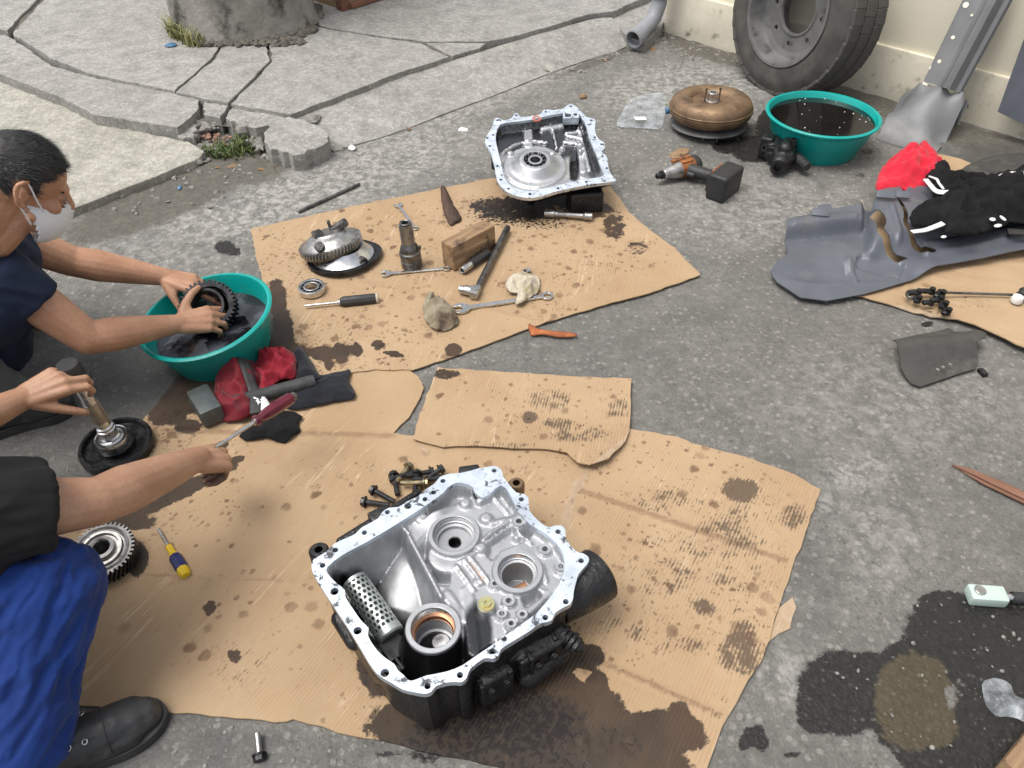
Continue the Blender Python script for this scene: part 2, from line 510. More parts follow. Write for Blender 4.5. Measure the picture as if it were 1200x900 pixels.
def cardboard(name, period=0.0085):
    """local Y runs along the flutes"""
    t = NT(name)
    wob = t.noise(3.0, 3)
    sx = t.n('SeparateXYZ', {'Vector': t.co}, 0)
    ph = t.math('ADD', t.math('MULTIPLY', sx, 2 * math.pi / period), t.math('MULTIPLY', wob, 7.0))
    wv = t.math('ADD', t.math('MULTIPLY', t.math('SINE', ph), 0.5), 0.5)
    big = t.noise(2.4, 5, 0.6)
    col = t.mix(t.ramp(big, 0.3, 0.7), (0.420, 0.306, 0.190), (0.360, 0.254, 0.150))
    col = t.mix(t.ramp(t.noise(5.5, 7, 0.72, 0.5), 0.50, 0.74, 0, 0.42), col, (0.30, 0.205, 0.125))
    fib = t.noise(1.0, 6, 0.7, co=t.map((0, 0, 0), (260, 18, 50)))
    col = t.mix(t.ramp(fib, 0.35, 0.7, 0, 0.35), col, (0.36, 0.225, 0.125))
    ln = t.ramp(t.noise(7, 5, 0.7), 0.42, 0.62)
    col = t.mix(t.math('MULTIPLY', t.math('MULTIPLY', ln, t.ramp(wv, 0.0, 0.35, 1, 0)), 0.42), col, (0.30, 0.165, 0.085))
    scr = t.ramp(t.noise(1.0, 3, 0.6, 1.5, co=t.map((0, 0, 0.5), (60, 3.5, 20))), 0.60, 0.68)
    col = t.mix(t.math('MULTIPLY', scr, t.ramp(t.noise(3.3, 3), 0.45, 0.6, 0, 0.45)), col, (0.62, 0.47, 0.33))
    cr = t.attr('crease')
    col = t.mix(t.math('MULTIPLY', t.ramp(t.math('ADD', cr, t.math('MULTIPLY', t.math('SUBTRACT', t.noise(55, 5, 0.7), 0.5), 0.7)), 0.45, 0.9), 0.6), col, (0.20, 0.12, 0.07))
    # scuffs that catch only the crests
    sm = t.math('ADD', t.attr('smear'), t.ramp(t.noise(3.2, 4), 0.45, 0.7, 0.0, 0.26))
    n3 = t.noise(1.0, 6, 0.72, co=t.map((0, 0, 0), (130, 46, 50)))
    s1 = t.ramp(t.math('ADD', t.math('MULTIPLY', sm, 0.72), t.math('ADD', t.math('MULTIPLY', wv, 0.16), t.math('MULTIPLY', t.math('ADD', t.math('SUBTRACT', n3, 0.5), t.math('SUBTRACT', t.noise(22, 6, 0.72), 0.5)), 1.0))), 0.60, 0.82)
    col = t.mix(t.math('MULTIPLY', s1, 0.80), col, (0.060, 0.045, 0.034))
    # oil drops
    vco = t.n('VectorMath', {0: t.co, 1: t.n('VectorMath', {0: t.noise(48, 5, 0.7, out=1), 1: (0.024, 0.024, 0.0)}, 0, operation='MULTIPLY')}, 0, operation='ADD')
    spa = t.attr('spot')
    tot = None
    for sc, r, th in ((24, 0.30, 0.58), (52, 0.30, 0.62), (110, 0.32, 0.66)):
        c = t.n('SeparateColor', {'Color': t.vor(sc, vco, out='Color')}, 0)
        d = t.vor(sc, vco)
        k = t.math('MULTIPLY', t.ramp(d, r - 0.06, r + 0.14, 1, 0), t.ramp(t.math('ADD', c, t.math('MULTIPLY', spa, 0.52)), th + 0.40, th + 0.47))
        tot = k if tot is None else t.math('MAXIMUM', tot, k)
    col = t.mix(t.math('MULTIPLY', tot, t.ramp(t.noise(9, 3), 0.3, 0.7, 0.35, 0.85)), col, t.mix(t.noise(15, 3), (0.155, 0.083, 0.045), (0.075, 0.042, 0.028)))
    # soaked areas
    oi = t.attr('oil')
    no = t.noise(27, 8, 0.72, 0.35)
    om = t.ramp(t.math('ADD', oi, t.math('MULTIPLY', t.math('SUBTRACT', no, 0.5), 1.15)), 0.43, 0.55)
    blk = t.attr('black')
    oc = t.mix(t.ramp(t.noise(6, 5), 0.35, 0.65), (0.046, 0.027, 0.018), (0.019, 0.013, 0.010))
    oc = t.mix(t.ramp(t.math('ADD', blk, t.math('MULTIPLY', t.math('SUBTRACT', t.noise(42, 6, 0.7), 0.5), 1.1)), 0.4, 0.62), oc, (0.012, 0.010, 0.010))
    col = t.mix(t.math('MULTIPLY', om, 0.93), col, oc)
    fl = t.ramp(t.math('ADD', blk, t.math('MULTIPLY', t.math('SUBTRACT', t.noise(75, 5, 0.65), 0.5), 1.5)), 0.62, 0.72)
    col = t.mix(fl, col, (0.016, 0.012, 0.011))
    tor = t.attr('torn')
    col = t.mix(t.ramp(t.math('ADD', tor, t.math('MULTIPLY', t.math('SUBTRACT', no, 0.5), 0.6)), 0.45, 0.6, 0, 0.8), col, t.mix(t.noise(45, 4), (0.50, 0.40, 0.29), (0.28, 0.185, 0.115)))
    h = t.math('ADD', t.math('MULTIPLY', wv, t.ramp(t.noise(5, 4), 0.3, 0.7, 0.12, 0.9)), t.math('MULTIPLY', t.noise(70, 5), 0.55))
    t.P(Base_Color=col, Roughness=t.fmix(om, 0.86, 0.48), Specular_IOR_Level=0.3, Normal=t.bump(h, 0.40, 0.0022))
    return t.m

def skin(name, c=(0.43, 0.235, 0.15), c2=(0.36, 0.175, 0.105)):
    t = NT(name)
    col = t.mix(t.ramp(t.noise(13, 5), 0.3, 0.7), c, c2)
    col = t.mix(t.ramp(t.noise(160, 3), 0.4, 0.75, 0, 0.35), col, tuple(x * 0.7 for x in c2))
    dm = t.ramp(t.math('ADD', t.attr('dirt'), t.math('MULTIPLY', t.math('SUBTRACT', t.noise(75, 5, 0.65), 0.5), 1.0)), 0.35, 0.8)
    col = t.mix(t.math('MULTIPLY', dm, 0.82), col, (0.06, 0.035, 0.028))
    h = t.math('ADD', t.noise(260, 3), t.math('MULTIPLY', t.noise(45, 4), 0.8))
    t.P(Base_Color=col, Roughness=t.ramp(t.noise(30, 3), 0.3, 0.7, 0.40, 0.56), Subsurface_Weight=0.08, Subsurface_Radius=(0.012, 0.005, 0.003), Subsurface_Scale=0.6, Normal=t.bump(h, 0.28, 0.0018))
    return t.m

def cloth(name, c, c2=None, weave=900, rough=0.9, sheen=0.15, stain=None):
    t = NT(name)
    c2 = c2 or tuple(x * 0.7 for x in c)
    col = t.mix(t.ramp(t.noise(9, 5), 0.3, 0.7), c, c2)
    if stain: col = t.mix(t.ramp(t.noise(16, 6, 0.65), 0.50, 0.66, 0, 0.85), col, stain)
    w = t.noise(weave, 2)
    t.P(Base_Color=t.mix(t.ramp(w, 0.3, 0.7, 0, 0.4), col, tuple(x * 0.6 for x in c2)), Roughness=rough, Sheen_Weight=sheen, Specular_IOR_Level=0.25,
        Normal=t.bump(t.math('ADD', w, t.math('MULTIPLY', t.noise(40, 4), 1.5)), 0.3, 0.0015))
    return t.m

def alu(name, base=(0.62, 0.63, 0.64), dark=(0.05, 0.05, 0.052), rough=(0.38, 0.55), glo=0.60, ghi=0.70, attr=True, bump=0.25):
    t = NT(name)
    col = t.mix(t.ramp(t.noise(20, 5), 0.3, 0.7), base, tuple(x * 0.82 for x in base))
    g = t.ramp(t.noise(38, 6, 0.7, 0.4), glo, ghi)
    rg = t.ramp(t.noise(33, 4), 0.3, 0.7, *rough)
    if attr:
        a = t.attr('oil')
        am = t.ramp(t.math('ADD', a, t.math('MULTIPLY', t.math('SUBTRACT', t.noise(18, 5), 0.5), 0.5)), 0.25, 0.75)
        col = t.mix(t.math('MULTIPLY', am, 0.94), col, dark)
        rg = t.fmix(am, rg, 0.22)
    col = t.mix(t.math('MULTIPLY', g, 0.92), col, (0.02, 0.02, 0.024))
    t.P(Base_Color=col, Roughness=rg, Metallic=t.fmix(g, 0.92, 0.2), Normal=t.bump(t.math('ADD', t.noise(240, 3), t.math('MULTIPLY', t.noise(60, 4), 0.6)), bump, 0.0012))
    return t.m

def wood(name, c1, c2, stain=None, ax=1):
    t = NT(name)
    sc = [40, 40, 40]; sc[ax] = 3
    g = t.noise(1.0, 6, 0.65, 0.6, co=t.map((0, 0, 0), tuple(sc)))
    col = t.mix(t.ramp(g, 0.32, 0.68), c1, c2)
    if stain: col = t.mix(t.ramp(t.noise(14, 6, 0.7), 0.48, 0.64, 0, 0.9), col, stain)
    t.P(Base_Color=col, Roughness=0.75, Normal=t.bump(g, 0.4, 0.002))
    return t.m

MT = {}
MT['ground'] = concrete('ground_concrete', (0.305, 0.298, 0.275), (0.222, 0.216, 0.199), attr=True)
MT['slab'] = concrete('slab_concrete', (0.46, 0.45, 0.415), (0.375, 0.365, 0.335), speck=0.35)
MT['pale'] = concrete('pale_concrete', (0.56, 0.54, 0.47), (0.44, 0.42, 0.36), speck=0.3)
MT['soil'] = surf('soil', (0.17, 0.155, 0.125), (0.09, 0.08, 0.066), 30, (0.9, 0.95), bump=0.8, bsc=90, bd=0.008)
MT['card'] = cardboard('cardboard')
MT['alu'] = alu('cast_aluminium', (0.47, 0.48, 0.495), rough=(0.48, 0.64), glo=0.68, ghi=0.80)
MT['alu2'] = alu('stained_shaded_aluminium', (0.50, 0.51, 0.525), dark=(0.085, 0.087, 0.092), rough=(0.40, 0.55), glo=0.64, ghi=0.74)
MT['flange'] = alu('machined_flange', (0.72, 0.79, 0.87), rough=(0.42, 0.6), glo=0.560, ghi=0.625, attr=False, bump=0.12)  # blue of the reflected sky is put into the base colour
MT['bright'] = surf('turned_steel', (0.72, 0.73, 0.74), (0.55, 0.55, 0.55), 30, (0.22, 0.36), 1.0, 0.08, 200, 0.0006)
MT['greasy'] = surf('greasy_black_casting', (0.012, 0.012, 0.013), (0.005, 0.005, 0.006), 18, (0.22, 0.6), 0.0, 0.8, 55, 0.006, grime=(0.055, 0.050, 0.043), gsc=24, glo=0.56, ghi=0.78, groughness=0.7)
MT['black'] = surf('black_plastic', (0.018, 0.018, 0.019), (0.03, 0.03, 0.031), 14, (0.45, 0.62), 0.0, 0.25, 120, 0.001)
MT['blackmetal'] = surf('oily_black_steel', (0.05, 0.05, 0.053), (0.018, 0.018, 0.02), 30, (0.25, 0.5), 0.7, 0.3, 90, 0.002)
MT['steel'] = surf('worn_steel', (0.50, 0.49, 0.47), (0.32, 0.31, 0.30), 40, (0.30, 0.50), 0.95, 0.2, 150, 0.001, grime=(0.04, 0.035, 0.03), gsc=60, glo=0.58, ghi=0.72)
MT['chrome'] = surf('chromed_tool_steel', (0.66, 0.66, 0.65), (0.5, 0.5, 0.49), 40, (0.20, 0.36), 1.0, 0.1, 150, 0.0006, grime=(0.06, 0.05, 0.04), gsc=70, glo=0.62, ghi=0.74)
MT['darksteel'] = surf('oiled_gear_steel', (0.20, 0.195, 0.19), (0.10, 0.098, 0.096), 30, (0.25, 0.45), 0.9, 0.2, 110, 0.0015, grime=(0.02, 0.018, 0.016), gsc=35, glo=0.55, ghi=0.7, groughness=0.3)
MT['zinc'] = surf('zinc_yellow_plating', (0.50, 0.52, 0.30), (0.55, 0.46, 0.22), 30, (0.3, 0.45), 0.9, 0.1, 150, 0.0006)
MT['copper'] = surf('copper_bush', (0.62, 0.34, 0.20), (0.5, 0.26, 0.15), 20, (0.25, 0.4), 1.0, 0.1, 100, 0.0006)
MT['bronze'] = surf('bronze_heat_tinted_steel', (0.27, 0.18, 0.105), (0.17, 0.11, 0.068), 14, (0.48, 0.62), 0.55, 0.25, 60, 0.002, grime=(0.07, 0.04, 0.028), gsc=16, glo=0.5, ghi=0.72, gmetal=0.5)
MT['teal'] = surf('teal_plastic', (0.000, 0.335, 0.300), (0.000, 0.29, 0.262), 8, (0.28, 0.42), 0.0, 0.06, 60, 0.001, grime=(0.03, 0.16, 0.145), gsc=9, glo=0.56, ghi=0.85, groughness=0.55)
MT['oilfluid'] = surf('black_oil', (0.006, 0.005, 0.005), (0.012, 0.010, 0.009), 6, (0.08, 0.14), 0.0, 0.0)
MT['wash'] = None
MT['rubber'] = surf('tyre_rubber', (0.085, 0.080, 0.073), (0.048, 0.046, 0.043), 9, (0.75, 0.9), 0.0, 0.35, 60, 0.003, grime=(0.13, 0.12, 0.10), gsc=7, glo=0.46, ghi=0.8, groughness=0.95)
MT['rim'] = surf('grey_painted_rim', (0.16, 0.16, 0.155), (0.10, 0.10, 0.10), 10, (0.5, 0.65), 0.1, 0.2, 60, 0.002, grime=(0.05, 0.045, 0.04), gsc=16, glo=0.52, ghi=0.75)
MT['greypaint'] = surf('grey_painted_sheet', (0.105, 0.115, 0.138), (0.082, 0.09, 0.108), 7, (0.36, 0.52), 0.0, 0.12, 50, 0.002, grime=(0.15, 0.145, 0.14), gsc=11, glo=0.54, ghi=0.8)
MT['panel'] = surf('grey_steel_panel', (0.20, 0.205, 0.21), (0.15, 0.155, 0.16), 7, (0.45, 0.6), 0.15, 0.12, 50, 0.002, grime=(0.20, 0.195, 0.18), gsc=12, glo=0.56, ghi=0.8)
MT['mat'] = surf('black_rubber_mat', (0.060, 0.058, 0.052), (0.036, 0.036, 0.034), 10, (0.7, 0.85), 0.0, 0.2, 50, 0.002, grime=(0.12, 0.115, 0.10), gsc=9, glo=0.5, ghi=0.8)
MT['pvc'] = surf('grey_pvc', (0.27, 0.28, 0.30), (0.23, 0.24, 0.255), 8, (0.45, 0.6), 0.0, 0.1, 60, 0.001, grime=(0.12, 0.11, 0.10), gsc=14, glo=0.6, ghi=0.85)
MT['wall'] = surf('cream_wall_paint', (0.90, 0.85, 0.69), (0.87, 0.81, 0.64), 3, (0.8, 0.9), 0.0, 0.25, 35, 0.004, grime=(0.52, 0.45, 0.33), gsc=5, glo=0.60, ghi=0.80, groughness=0.9)
MT['plinth'] = surf('stained_plinth', (0.74, 0.69, 0.56), (0.62, 0.575, 0.46), 5, (0.85, 0.95), 0.0, 0.5, 30, 0.006, grime=(0.20, 0.185, 0.15), gsc=9, glo=0.56, ghi=0.74, groughness=0.9)
MT['bark'] = surf('grey_trunk', (0.33, 0.315, 0.28), (0.20, 0.19, 0.165), 5, (0.85, 0.95), 0.0, 0.8, 22, 0.012, grime=(0.05, 0.05, 0.04), gsc=6, glo=0.52, ghi=0.68, groughness=0.95)
MT['wood'] = wood('old_oily_wood', (0.33, 0.22, 0.12), (0.20, 0.12, 0.065), (0.055, 0.034, 0.024), 0)
MT['redwood'] = wood('reddish_wood', (0.24, 0.11, 0.065), (0.15, 0.07, 0.045), None, 0)
MT['plywood'] = wood('pale_board', (0.42, 0.30, 0.18), (0.33, 0.22, 0.13), None, 0)
MT['skin1'] = skin('tanned_skin', (0.53, 0.295, 0.185), (0.41, 0.21, 0.125))
MT['skin2'] = skin('light_tan_skin', (0.46, 0.268, 0.168), (0.38, 0.20, 0.122))
MT['hair'] = surf('black_hair', (0.010, 0.009, 0.009), (0.016, 0.014, 0.014), 30, (0.42, 0.6), 0.0, 0.4, 230, 0.002)
MT['navy'] = cloth('navy_cotton', (0.020, 0.031, 0.064), (0.013, 0.020, 0.043), sheen=0.03)
MT['greytrouser'] = cloth('grey_trouser_cloth', (0.17, 0.185, 0.195), (0.11, 0.12, 0.13))
MT['blackshirt'] = cloth('charcoal_cotton', (0.021, 0.021, 0.021), (0.013, 0.013, 0.014), sheen=0.0)
MT['blue'] = cloth('royal_blue_workwear', (0.008, 0.042, 0.215), (0.006, 0.027, 0.150), rough=0.8, sheen=0.1)
MT['mask'] = cloth('white_mask_fabric', (0.82, 0.83, 0.85), (0.74, 0.75, 0.78), sheen=0.0)
MT['crimson'] = cloth('dark_red_nylon', (0.22, 0.012, 0.022), (0.12, 0.008, 0.016), rough=0.65, stain=(0.05, 0.012, 0.014))
MT['red'] = cloth('bright_red_cloth', (0.62, 0.022, 0.045), (0.54, 0.015, 0.035), rough=0.85)
MT['blackcloth'] = cloth('black_knit', (0.014, 0.014, 0.015), (0.007, 0.007, 0.008), rough=0.95, sheen=0.0)
MT['darkcuff'] = cloth('dark_navy_cuff', (0.014, 0.016, 0.022), (0.009, 0.010, 0.014))
MT['white'] = cloth('white_stripe_cloth', (0.75, 0.75, 0.75), (0.65, 0.65, 0.65), sheen=0)
MT['rag'] = cloth('oily_white_rag', (0.60, 0.54, 0.44), (0.46, 0.40, 0.30), stain=(0.20, 0.165, 0.06))
MT['dirtyrag'] = cloth('filthy_rag', (0.40, 0.36, 0.26), (0.16, 0.12, 0.08), stain=(0.05, 0.022, 0.022))
MT['leather'] = surf('dusty_black_leather', (0.030, 0.031, 0.033), (0.019, 0.02, 0.021), 10, (0.42, 0.6), 0.0, 0.3, 120, 0.001, grime=(0.085, 0.083, 0.08), gsc=9, glo=0.5, ghi=0.8)
MT['sole'] = surf('rubber_sole', (0.022, 0.022, 0.023), (0.04, 0.04, 0.04), 20, (0.6, 0.8), 0.0, 0.3, 80, 0.002)
MT['yellow'] = surf('yellow_handle', (0.68, 0.47, 0.015), (0.56, 0.37, 0.012), 30, (0.3, 0.45), 0.0, 0.1, 80, 0.001, grime=(0.2, 0.13, 0.02), gsc=60, glo=0.58, ghi=0.8)
MT['bluegrip'] = surf('blue_grip', (0.012, 0.018, 0.12), (0.01, 0.014, 0.08), 30, (0.4, 0.5), 0.0, 0.1)
MT['maroon'] = surf('maroon_clear_handle', (0.13, 0.008, 0.022), (0.08, 0.005, 0.014), 20, (0.15, 0.25), 0.0, 0.05, coat=0.4)
MT['orange'] = surf('orange_plastic', (0.30, 0.105, 0.03), (0.20, 0.07, 0.024), 20, (0.4, 0.55), 0.0, 0.1, 80, 0.001, grime=(0.05, 0.03, 0.02), gsc=38, glo=0.50, ghi=0.66)
MT['strap'] = surf('orange_brown_strap', (0.42, 0.13, 0.035), (0.26, 0.075, 0.025), 30, (0.6, 0.8), 0.0, 0.3)
MT['stick'] = wood('split_brown_wood', (0.24, 0.12, 0.075), (0.14, 0.065, 0.04), None, 0)
MT['mint'] = surf('pale_green_paint', (0.52, 0.63, 0.57), (0.45, 0.56, 0.50), 20, (0.35, 0.5), 0.1, 0.1)
MT['paper'] = surf('white_paper', (0.75, 0.75, 0.73), (0.68, 0.68, 0.66), 20, (0.8, 0.9), 0.0, 0.2)
MT['stone'] = surf('grey_pebble', (0.27, 0.26, 0.235), (0.15, 0.145, 0.13), 40, (0.8, 0.9), 0.0, 0.4, 90)
MT['brick'] = surf('brick_crumb', (0.30, 0.17, 0.125), (0.21, 0.12, 0.09), 40, (0.8, 0.9), 0.0, 0.4, 90)
MT['grass'] = surf('weed_green', (0.055, 0.10, 0.022), (0.10, 0.12, 0.03), 20, (0.6, 0.7), 0.0, 0.1)
MT['straw'] = surf('dry_grass', (0.30, 0.28, 0.13), (0.18, 0.19, 0.07), 20, (0.7, 0.8), 0.0, 0.1)
MT['leaf'] = surf('dead_leaf', (0.34, 0.19, 0.07), (0.22, 0.11, 0.045), 20, (0.7, 0.8), 0.0, 0.2)
MT['bluepaint'] = surf('blue_plastic_scrap', (0.06, 0.17, 0.30), None, 20, (0.4, 0.5), 0.0, 0.1)
MT['greenpipe'] = surf('green_paint', (0.01, 0.16, 0.07), None, 20, (0.4, 0.5), 0.0, 0.1)
def plastic_film(name):
    t = NT(name)
    n = t.noise(40, 5, 0.6)
    f = t.ramp(t.noise(18, 5, 0.7), 0.35, 0.7, 0.14, 0.55)
    tr = t.n('BsdfTransparent')
    mx = t.n('MixShader', {0: f, 1: tr, 2: t.b.outputs[0]})
    t.t.links.new(mx, t.t.nodes['Material Output'].inputs['Surface'])
    t.P(Base_Color=(0.55, 0.60, 0.64), Roughness=0.22, Normal=t.bump(n, 0.5, 0.004))
    return t.m
MT['film'] = plastic_film('clear_plastic_film')
def wash_fluid():
    t = NT('grey_wash_fluid')
    n = t.noise(13, 3, 0.5, 0.5)
    t.P(Base_Color=t.mix(t.ramp(n, 0.40, 0.66), (0.010, 0.010, 0.013), (0.075, 0.082, 0.10)), Roughness=0.06, Normal=t.bump(t.noise(26, 2, 0.4), 0.16, 0.008))
    return t.m
MT['wash'] = wash_fluid()
# ------------------------------------------------------------------ the setting
def proj(X, Y, Z=0.0):
    t = Y * CP - (Z - CAM_H) * SP
    return np.column_stack([600 + FPX * X / t, 450 + FPX * (-Y * SP - (Z - CAM_H) * CP) / t])
def blobs(Q, lst):
    r = np.zeros(len(Q))
    for b in lst:
        x, y, rx, ry = b[:4]
        s = b[4] if len(b) > 4 else 1.0
        a = R(b[5]) if len(b) > 5 else 0
        dx, dy = Q[:, 0] - x, Q[:, 1] - y
        u, v = dx * math.cos(a) + dy * math.sin(a), -dx * math.sin(a) + dy * math.cos(a)
        d = np.sqrt((u / rx) ** 2 + (v / ry) ** 2)
        r = np.maximum(r, s * sstep(1.5, 0.5, d))
    return r
def lines(Q, lst):
    r = np.zeros(len(Q))
    for b in lst:
        d = seg_d(Q, b[0:2], b[2:4])
        r = np.maximum(r, (b[5] if len(b) > 5 else 1.0) * sstep(b[4] * 1.4, b[4] * 0.5, d))
    return r

def build_ground():
    def axis(lo, hi, st):
        a = list(np.arange(lo, hi + st / 2, st))
        d = st
        while a[-1] < 90: d *= 1.6; a.append(a[-1] + d)
        d = st
        while a[0] > -90: d *= 1.6; a.insert(0, a[0] - d)
        return np.array(a)
    xs, ys = axis(-3.0, 2.6, 0.017), axis(0.35, 5.4, 0.017)
    gx, gy = np.meshgrid(xs, ys)
    X, Y = gx.ravel(), gy.ravel()
    near = (X > -3.2) & (X < 2.8) & (Y > 0.25) & (Y < 5.6)
    Q = np.full((len(X), 2), -1e4)
    Q[near] = proj(X[near], Y[near])
    P2 = np.column_stack([X, Y])
    z = np.where(near, (fbm(P2 * 3.0, 3, 5) - 0.5) * 0.004, 0)
    dirt = blobs(Q, [(190, 235, 130, 26, 1.0, -22), (270, 195, 70, 24, 1), (230, 215, 90, 20, 0.9, -15), (870, 72, 90, 9, 0.9, 12), (800, 52, 40, 9, 1, 20), (1020, 120, 60, 12, 0.8, 15), (1130, 160, 120, 14, 1.0, 15),
                      (1180, 185, 60, 18, 0.8), (700, 72, 60, 5, 0.8, -22), (960, 108, 60, 10, 0.9), (150, 255, 40, 8, 0.6), (860, 155, 45, 12, 0.8)])
    z += dirt * (fbm(P2 * 22, 4, 3) - 0.35) * 0.022
    oil = blobs(Q, [(985, 812, 50, 50), (955, 835, 22, 26), (1015, 790, 26, 26), (1125, 745, 66, 48), (1175, 760, 62, 60), (1080, 780, 52, 34, 1), (1065, 835, 48, 46), (1190, 830, 70, 70),
                    (1120, 880, 70, 40), (1060, 800, 46, 36), (1105, 710, 32, 18), (1160, 870, 80, 50), (884, 862, 16, 14, 0.8), (872, 872, 9, 10, 0.9), (893, 873, 9, 10, 0.8), (930, 885, 12, 6, 0.7),
                    (885, 175, 30, 16, 0.95), (858, 172, 26, 9, 0.8), (905, 150, 20, 24, 0.9), (912, 140, 14, 20, 0.9), (1013, 178, 11, 3.4, 0.9), (264, 290, 14, 9, 0.75), (275, 295, 8, 6, 0.8), (1008, 205, 9, 4, 0.5),
                    (1087, 380, 10, 4, 0.72), (850, 140, 30, 12, 0.7), (330, 150, 6, 3, 0.4), (500, 886, 22, 10, 0.75), (455, 882, 18, 6, 0.65), (410, 880, 10, 5, 0.5), (1145, 548, 6, 4, 0.6)])
    brown = blobs(Q, [(1072, 822, 46, 58), (1050, 800, 24, 26, 0.8), (1095, 850, 30, 30, .8)])
    damp_shade = blobs(Q, [(90, 470, 170, 95, 0.75), (60, 540, 160, 50, 0.7), (165, 405, 60, 50, 0.6), (300, 880, 260, 30, 0.55), (560, 480, 60, 60, 0.35), (960, 640, 40, 120, 0.42), (930, 560, 70, 50, 0.35), (1020, 720, 260, 170, 0.30),
                     (840, 180, 60, 24, 0.55, 0), (990, 200, 80, 22, 0.4), (880, 360, 160, 60, 0.30), (1100, 500, 160, 130, 0.26), (700, 420, 140, 40, 0.35), (1140, 190, 110, 24, 0.75), (1040, 310, 100, 60, 0.5)])  # damp concrete; strip along the large sheet's right edge is its painted shadow
    light = blobs(Q, [(820, 95, 90, 22, 0.6), (760, 110, 60, 22, 0.55), (900, 250, 120, 40, 0.35), (430, 200, 130, 32, 0.6, -20), (330, 235, 90, 26, 0.65, -20), (250, 262, 70, 22, 0.6), (620, 98, 60, 9, 0.5, -20), (520, 140, 110, 14, 0.55, -22),
                      (1035, 640, 60, 50, 0.30), (1040, 805, 24, 20, 0.8), (1100, 840, 14, 20, 0.7), (920, 790, 30, 40, 0.4), (1000, 555, 40, 22, 0.5), (1050, 470, 160, 70, 0.24), (160, 300, 110, 26, 0.35), (965, 590, 28, 12, 0.45)])
    coarse = np.where(near, sstep(170, 420, Q[:, 1]) * 0.62 + sstep(300, 900, Q[:, 0]) * 0.35 + 0.2, 0.6)
    nx = len(xs)
    idx = np.arange(len(X)).reshape(len(ys), nx)
    f = np.column_stack([idx[:-1, :-1].ravel(), idx[:-1, 1:].ravel(), idx[1:, 1:].ravel(), idx[1:, :-1].ravel()])
    g = obj('ground', (np.column_stack([X, Y, z]), f), MT['ground'], smooth=180,
            attrs={'dirt': dirt, 'oil': oil, 'brown': brown, 'damp_shade': damp_shade, 'light': light, 'coarse': coarse})
    tag(g, kind='structure')
build_ground()

# pavement: broken concrete slabs standing proud of the yard
pav = thing('pavement', None, None, (0, 0, 0)); tag(pav, kind='structure')
def slab(pts, z, mat='slab', z0=-0.05, amp=0.006, step=0.05, tilt=0.0, seed=1, name='slab', bev=0.0025):
    w = [G(x, y, z) for x, y in pts]
    w = roughen([(p.x, p.y) for p in w], step, amp, seed)
    if sum(w[i][0] * w[(i + 1) % len(w)][1] - w[(i + 1) % len(w)][0] * w[i][1] for i in range(len(w))) < 0: w = w[::-1]
    c = np.mean(w, 0)
    L = [(p[0] - c[0], p[1] - c[1]) for p in w]
    o = obj(name, prism(L, z0 - z, 0), MT[mat], pav, smooth=30, bev=bev, seg=1, loc=(c[0], c[1], z))
    if tilt: o.rotation_euler = (R(tilt), R(tilt * 0.6), 0)
    return o
Z1 = 0.10
slab([(-260, -20), (8, 36), (100, -60), (-160, -110)], Z1, seed=1)
slab([(14, 40), (60, 68), (110, 88), (204, 106.5), (247, 70), (326, -60), (108, -60)], Z1, seed=2)
slab([(206.5, 107.5), (236, 114), (267, 120.5), (297, 91), (316, 71), (311, 50), (336, -60), (330, -60), (250, 70)], Z1, seed=3)
slab([(271, 121.5), (305, 128), (340, 134), (400, 112), (460, 88), (525, 67), (494, 51), (440, 43.5), (380, 33.5), (366, 30), (345, 8), (316, 50), (320, 72), (300, 92)], Z1, seed=4)
slab([(530, 65.5), (560, 56.5), (570, 50), (498, 50.5)], Z1 - 0.006, seed=5)
slab([(367, 28), (381, 31.5), (440, 41.5), (496, 48.5), (572, 48.5), (590, 45.5), (640, 32), (690, 16.5), (718, 13), (762, -5), (830, -70), (400, -70), (347, 3)], Z1, seed=6)
slab([(719, 20), (750, -2), (790, 5), (776, 30), (757, 48), (735, 44)], 0.06, seed=7)
slab([(-260, 33), (8, 41), (60, 77), (110, 91), (150, 99), (204, 109), (234, 116.5), (231, 130), (208, 149), (160, 142), (110, 134), (70, 114), (0, 86), (-260, 26)], 0.085, seed=8, step=0.03)
slab([(238, 118.5), (268, 123.5), (258, 138), (240, 135)], 0.082, seed=9, step=0.02, amp=0.008)
slab([(273, 124.5), (335, 137), (318, 146), (298, 150), (263, 138)], 0.08, seed=10, step=0.02, amp=0.008)
slab([(310, 159), (317, 144), (337, 139.5), (357, 140.5), (379, 150), (386, 164), (356, 177), (343, 179), (312, 171.5)], 0.085, seed=11, step=0.025, amp=0.01, tilt=2)
slab([(205, 152), (224, 140), (233, 146), (226, 160), (212, 163)], 0.05, seed=12, step=0.02, amp=0.012)
slab([(-260, 30), (0, 92), (70, 120), (110, 138), (160, 153), (220, 166), (240, 177), (233, 186), (160, 215), (80, 246), (0, 276), (-260, 350)], 0.035, 'pale', seed=13, amp=0.004)
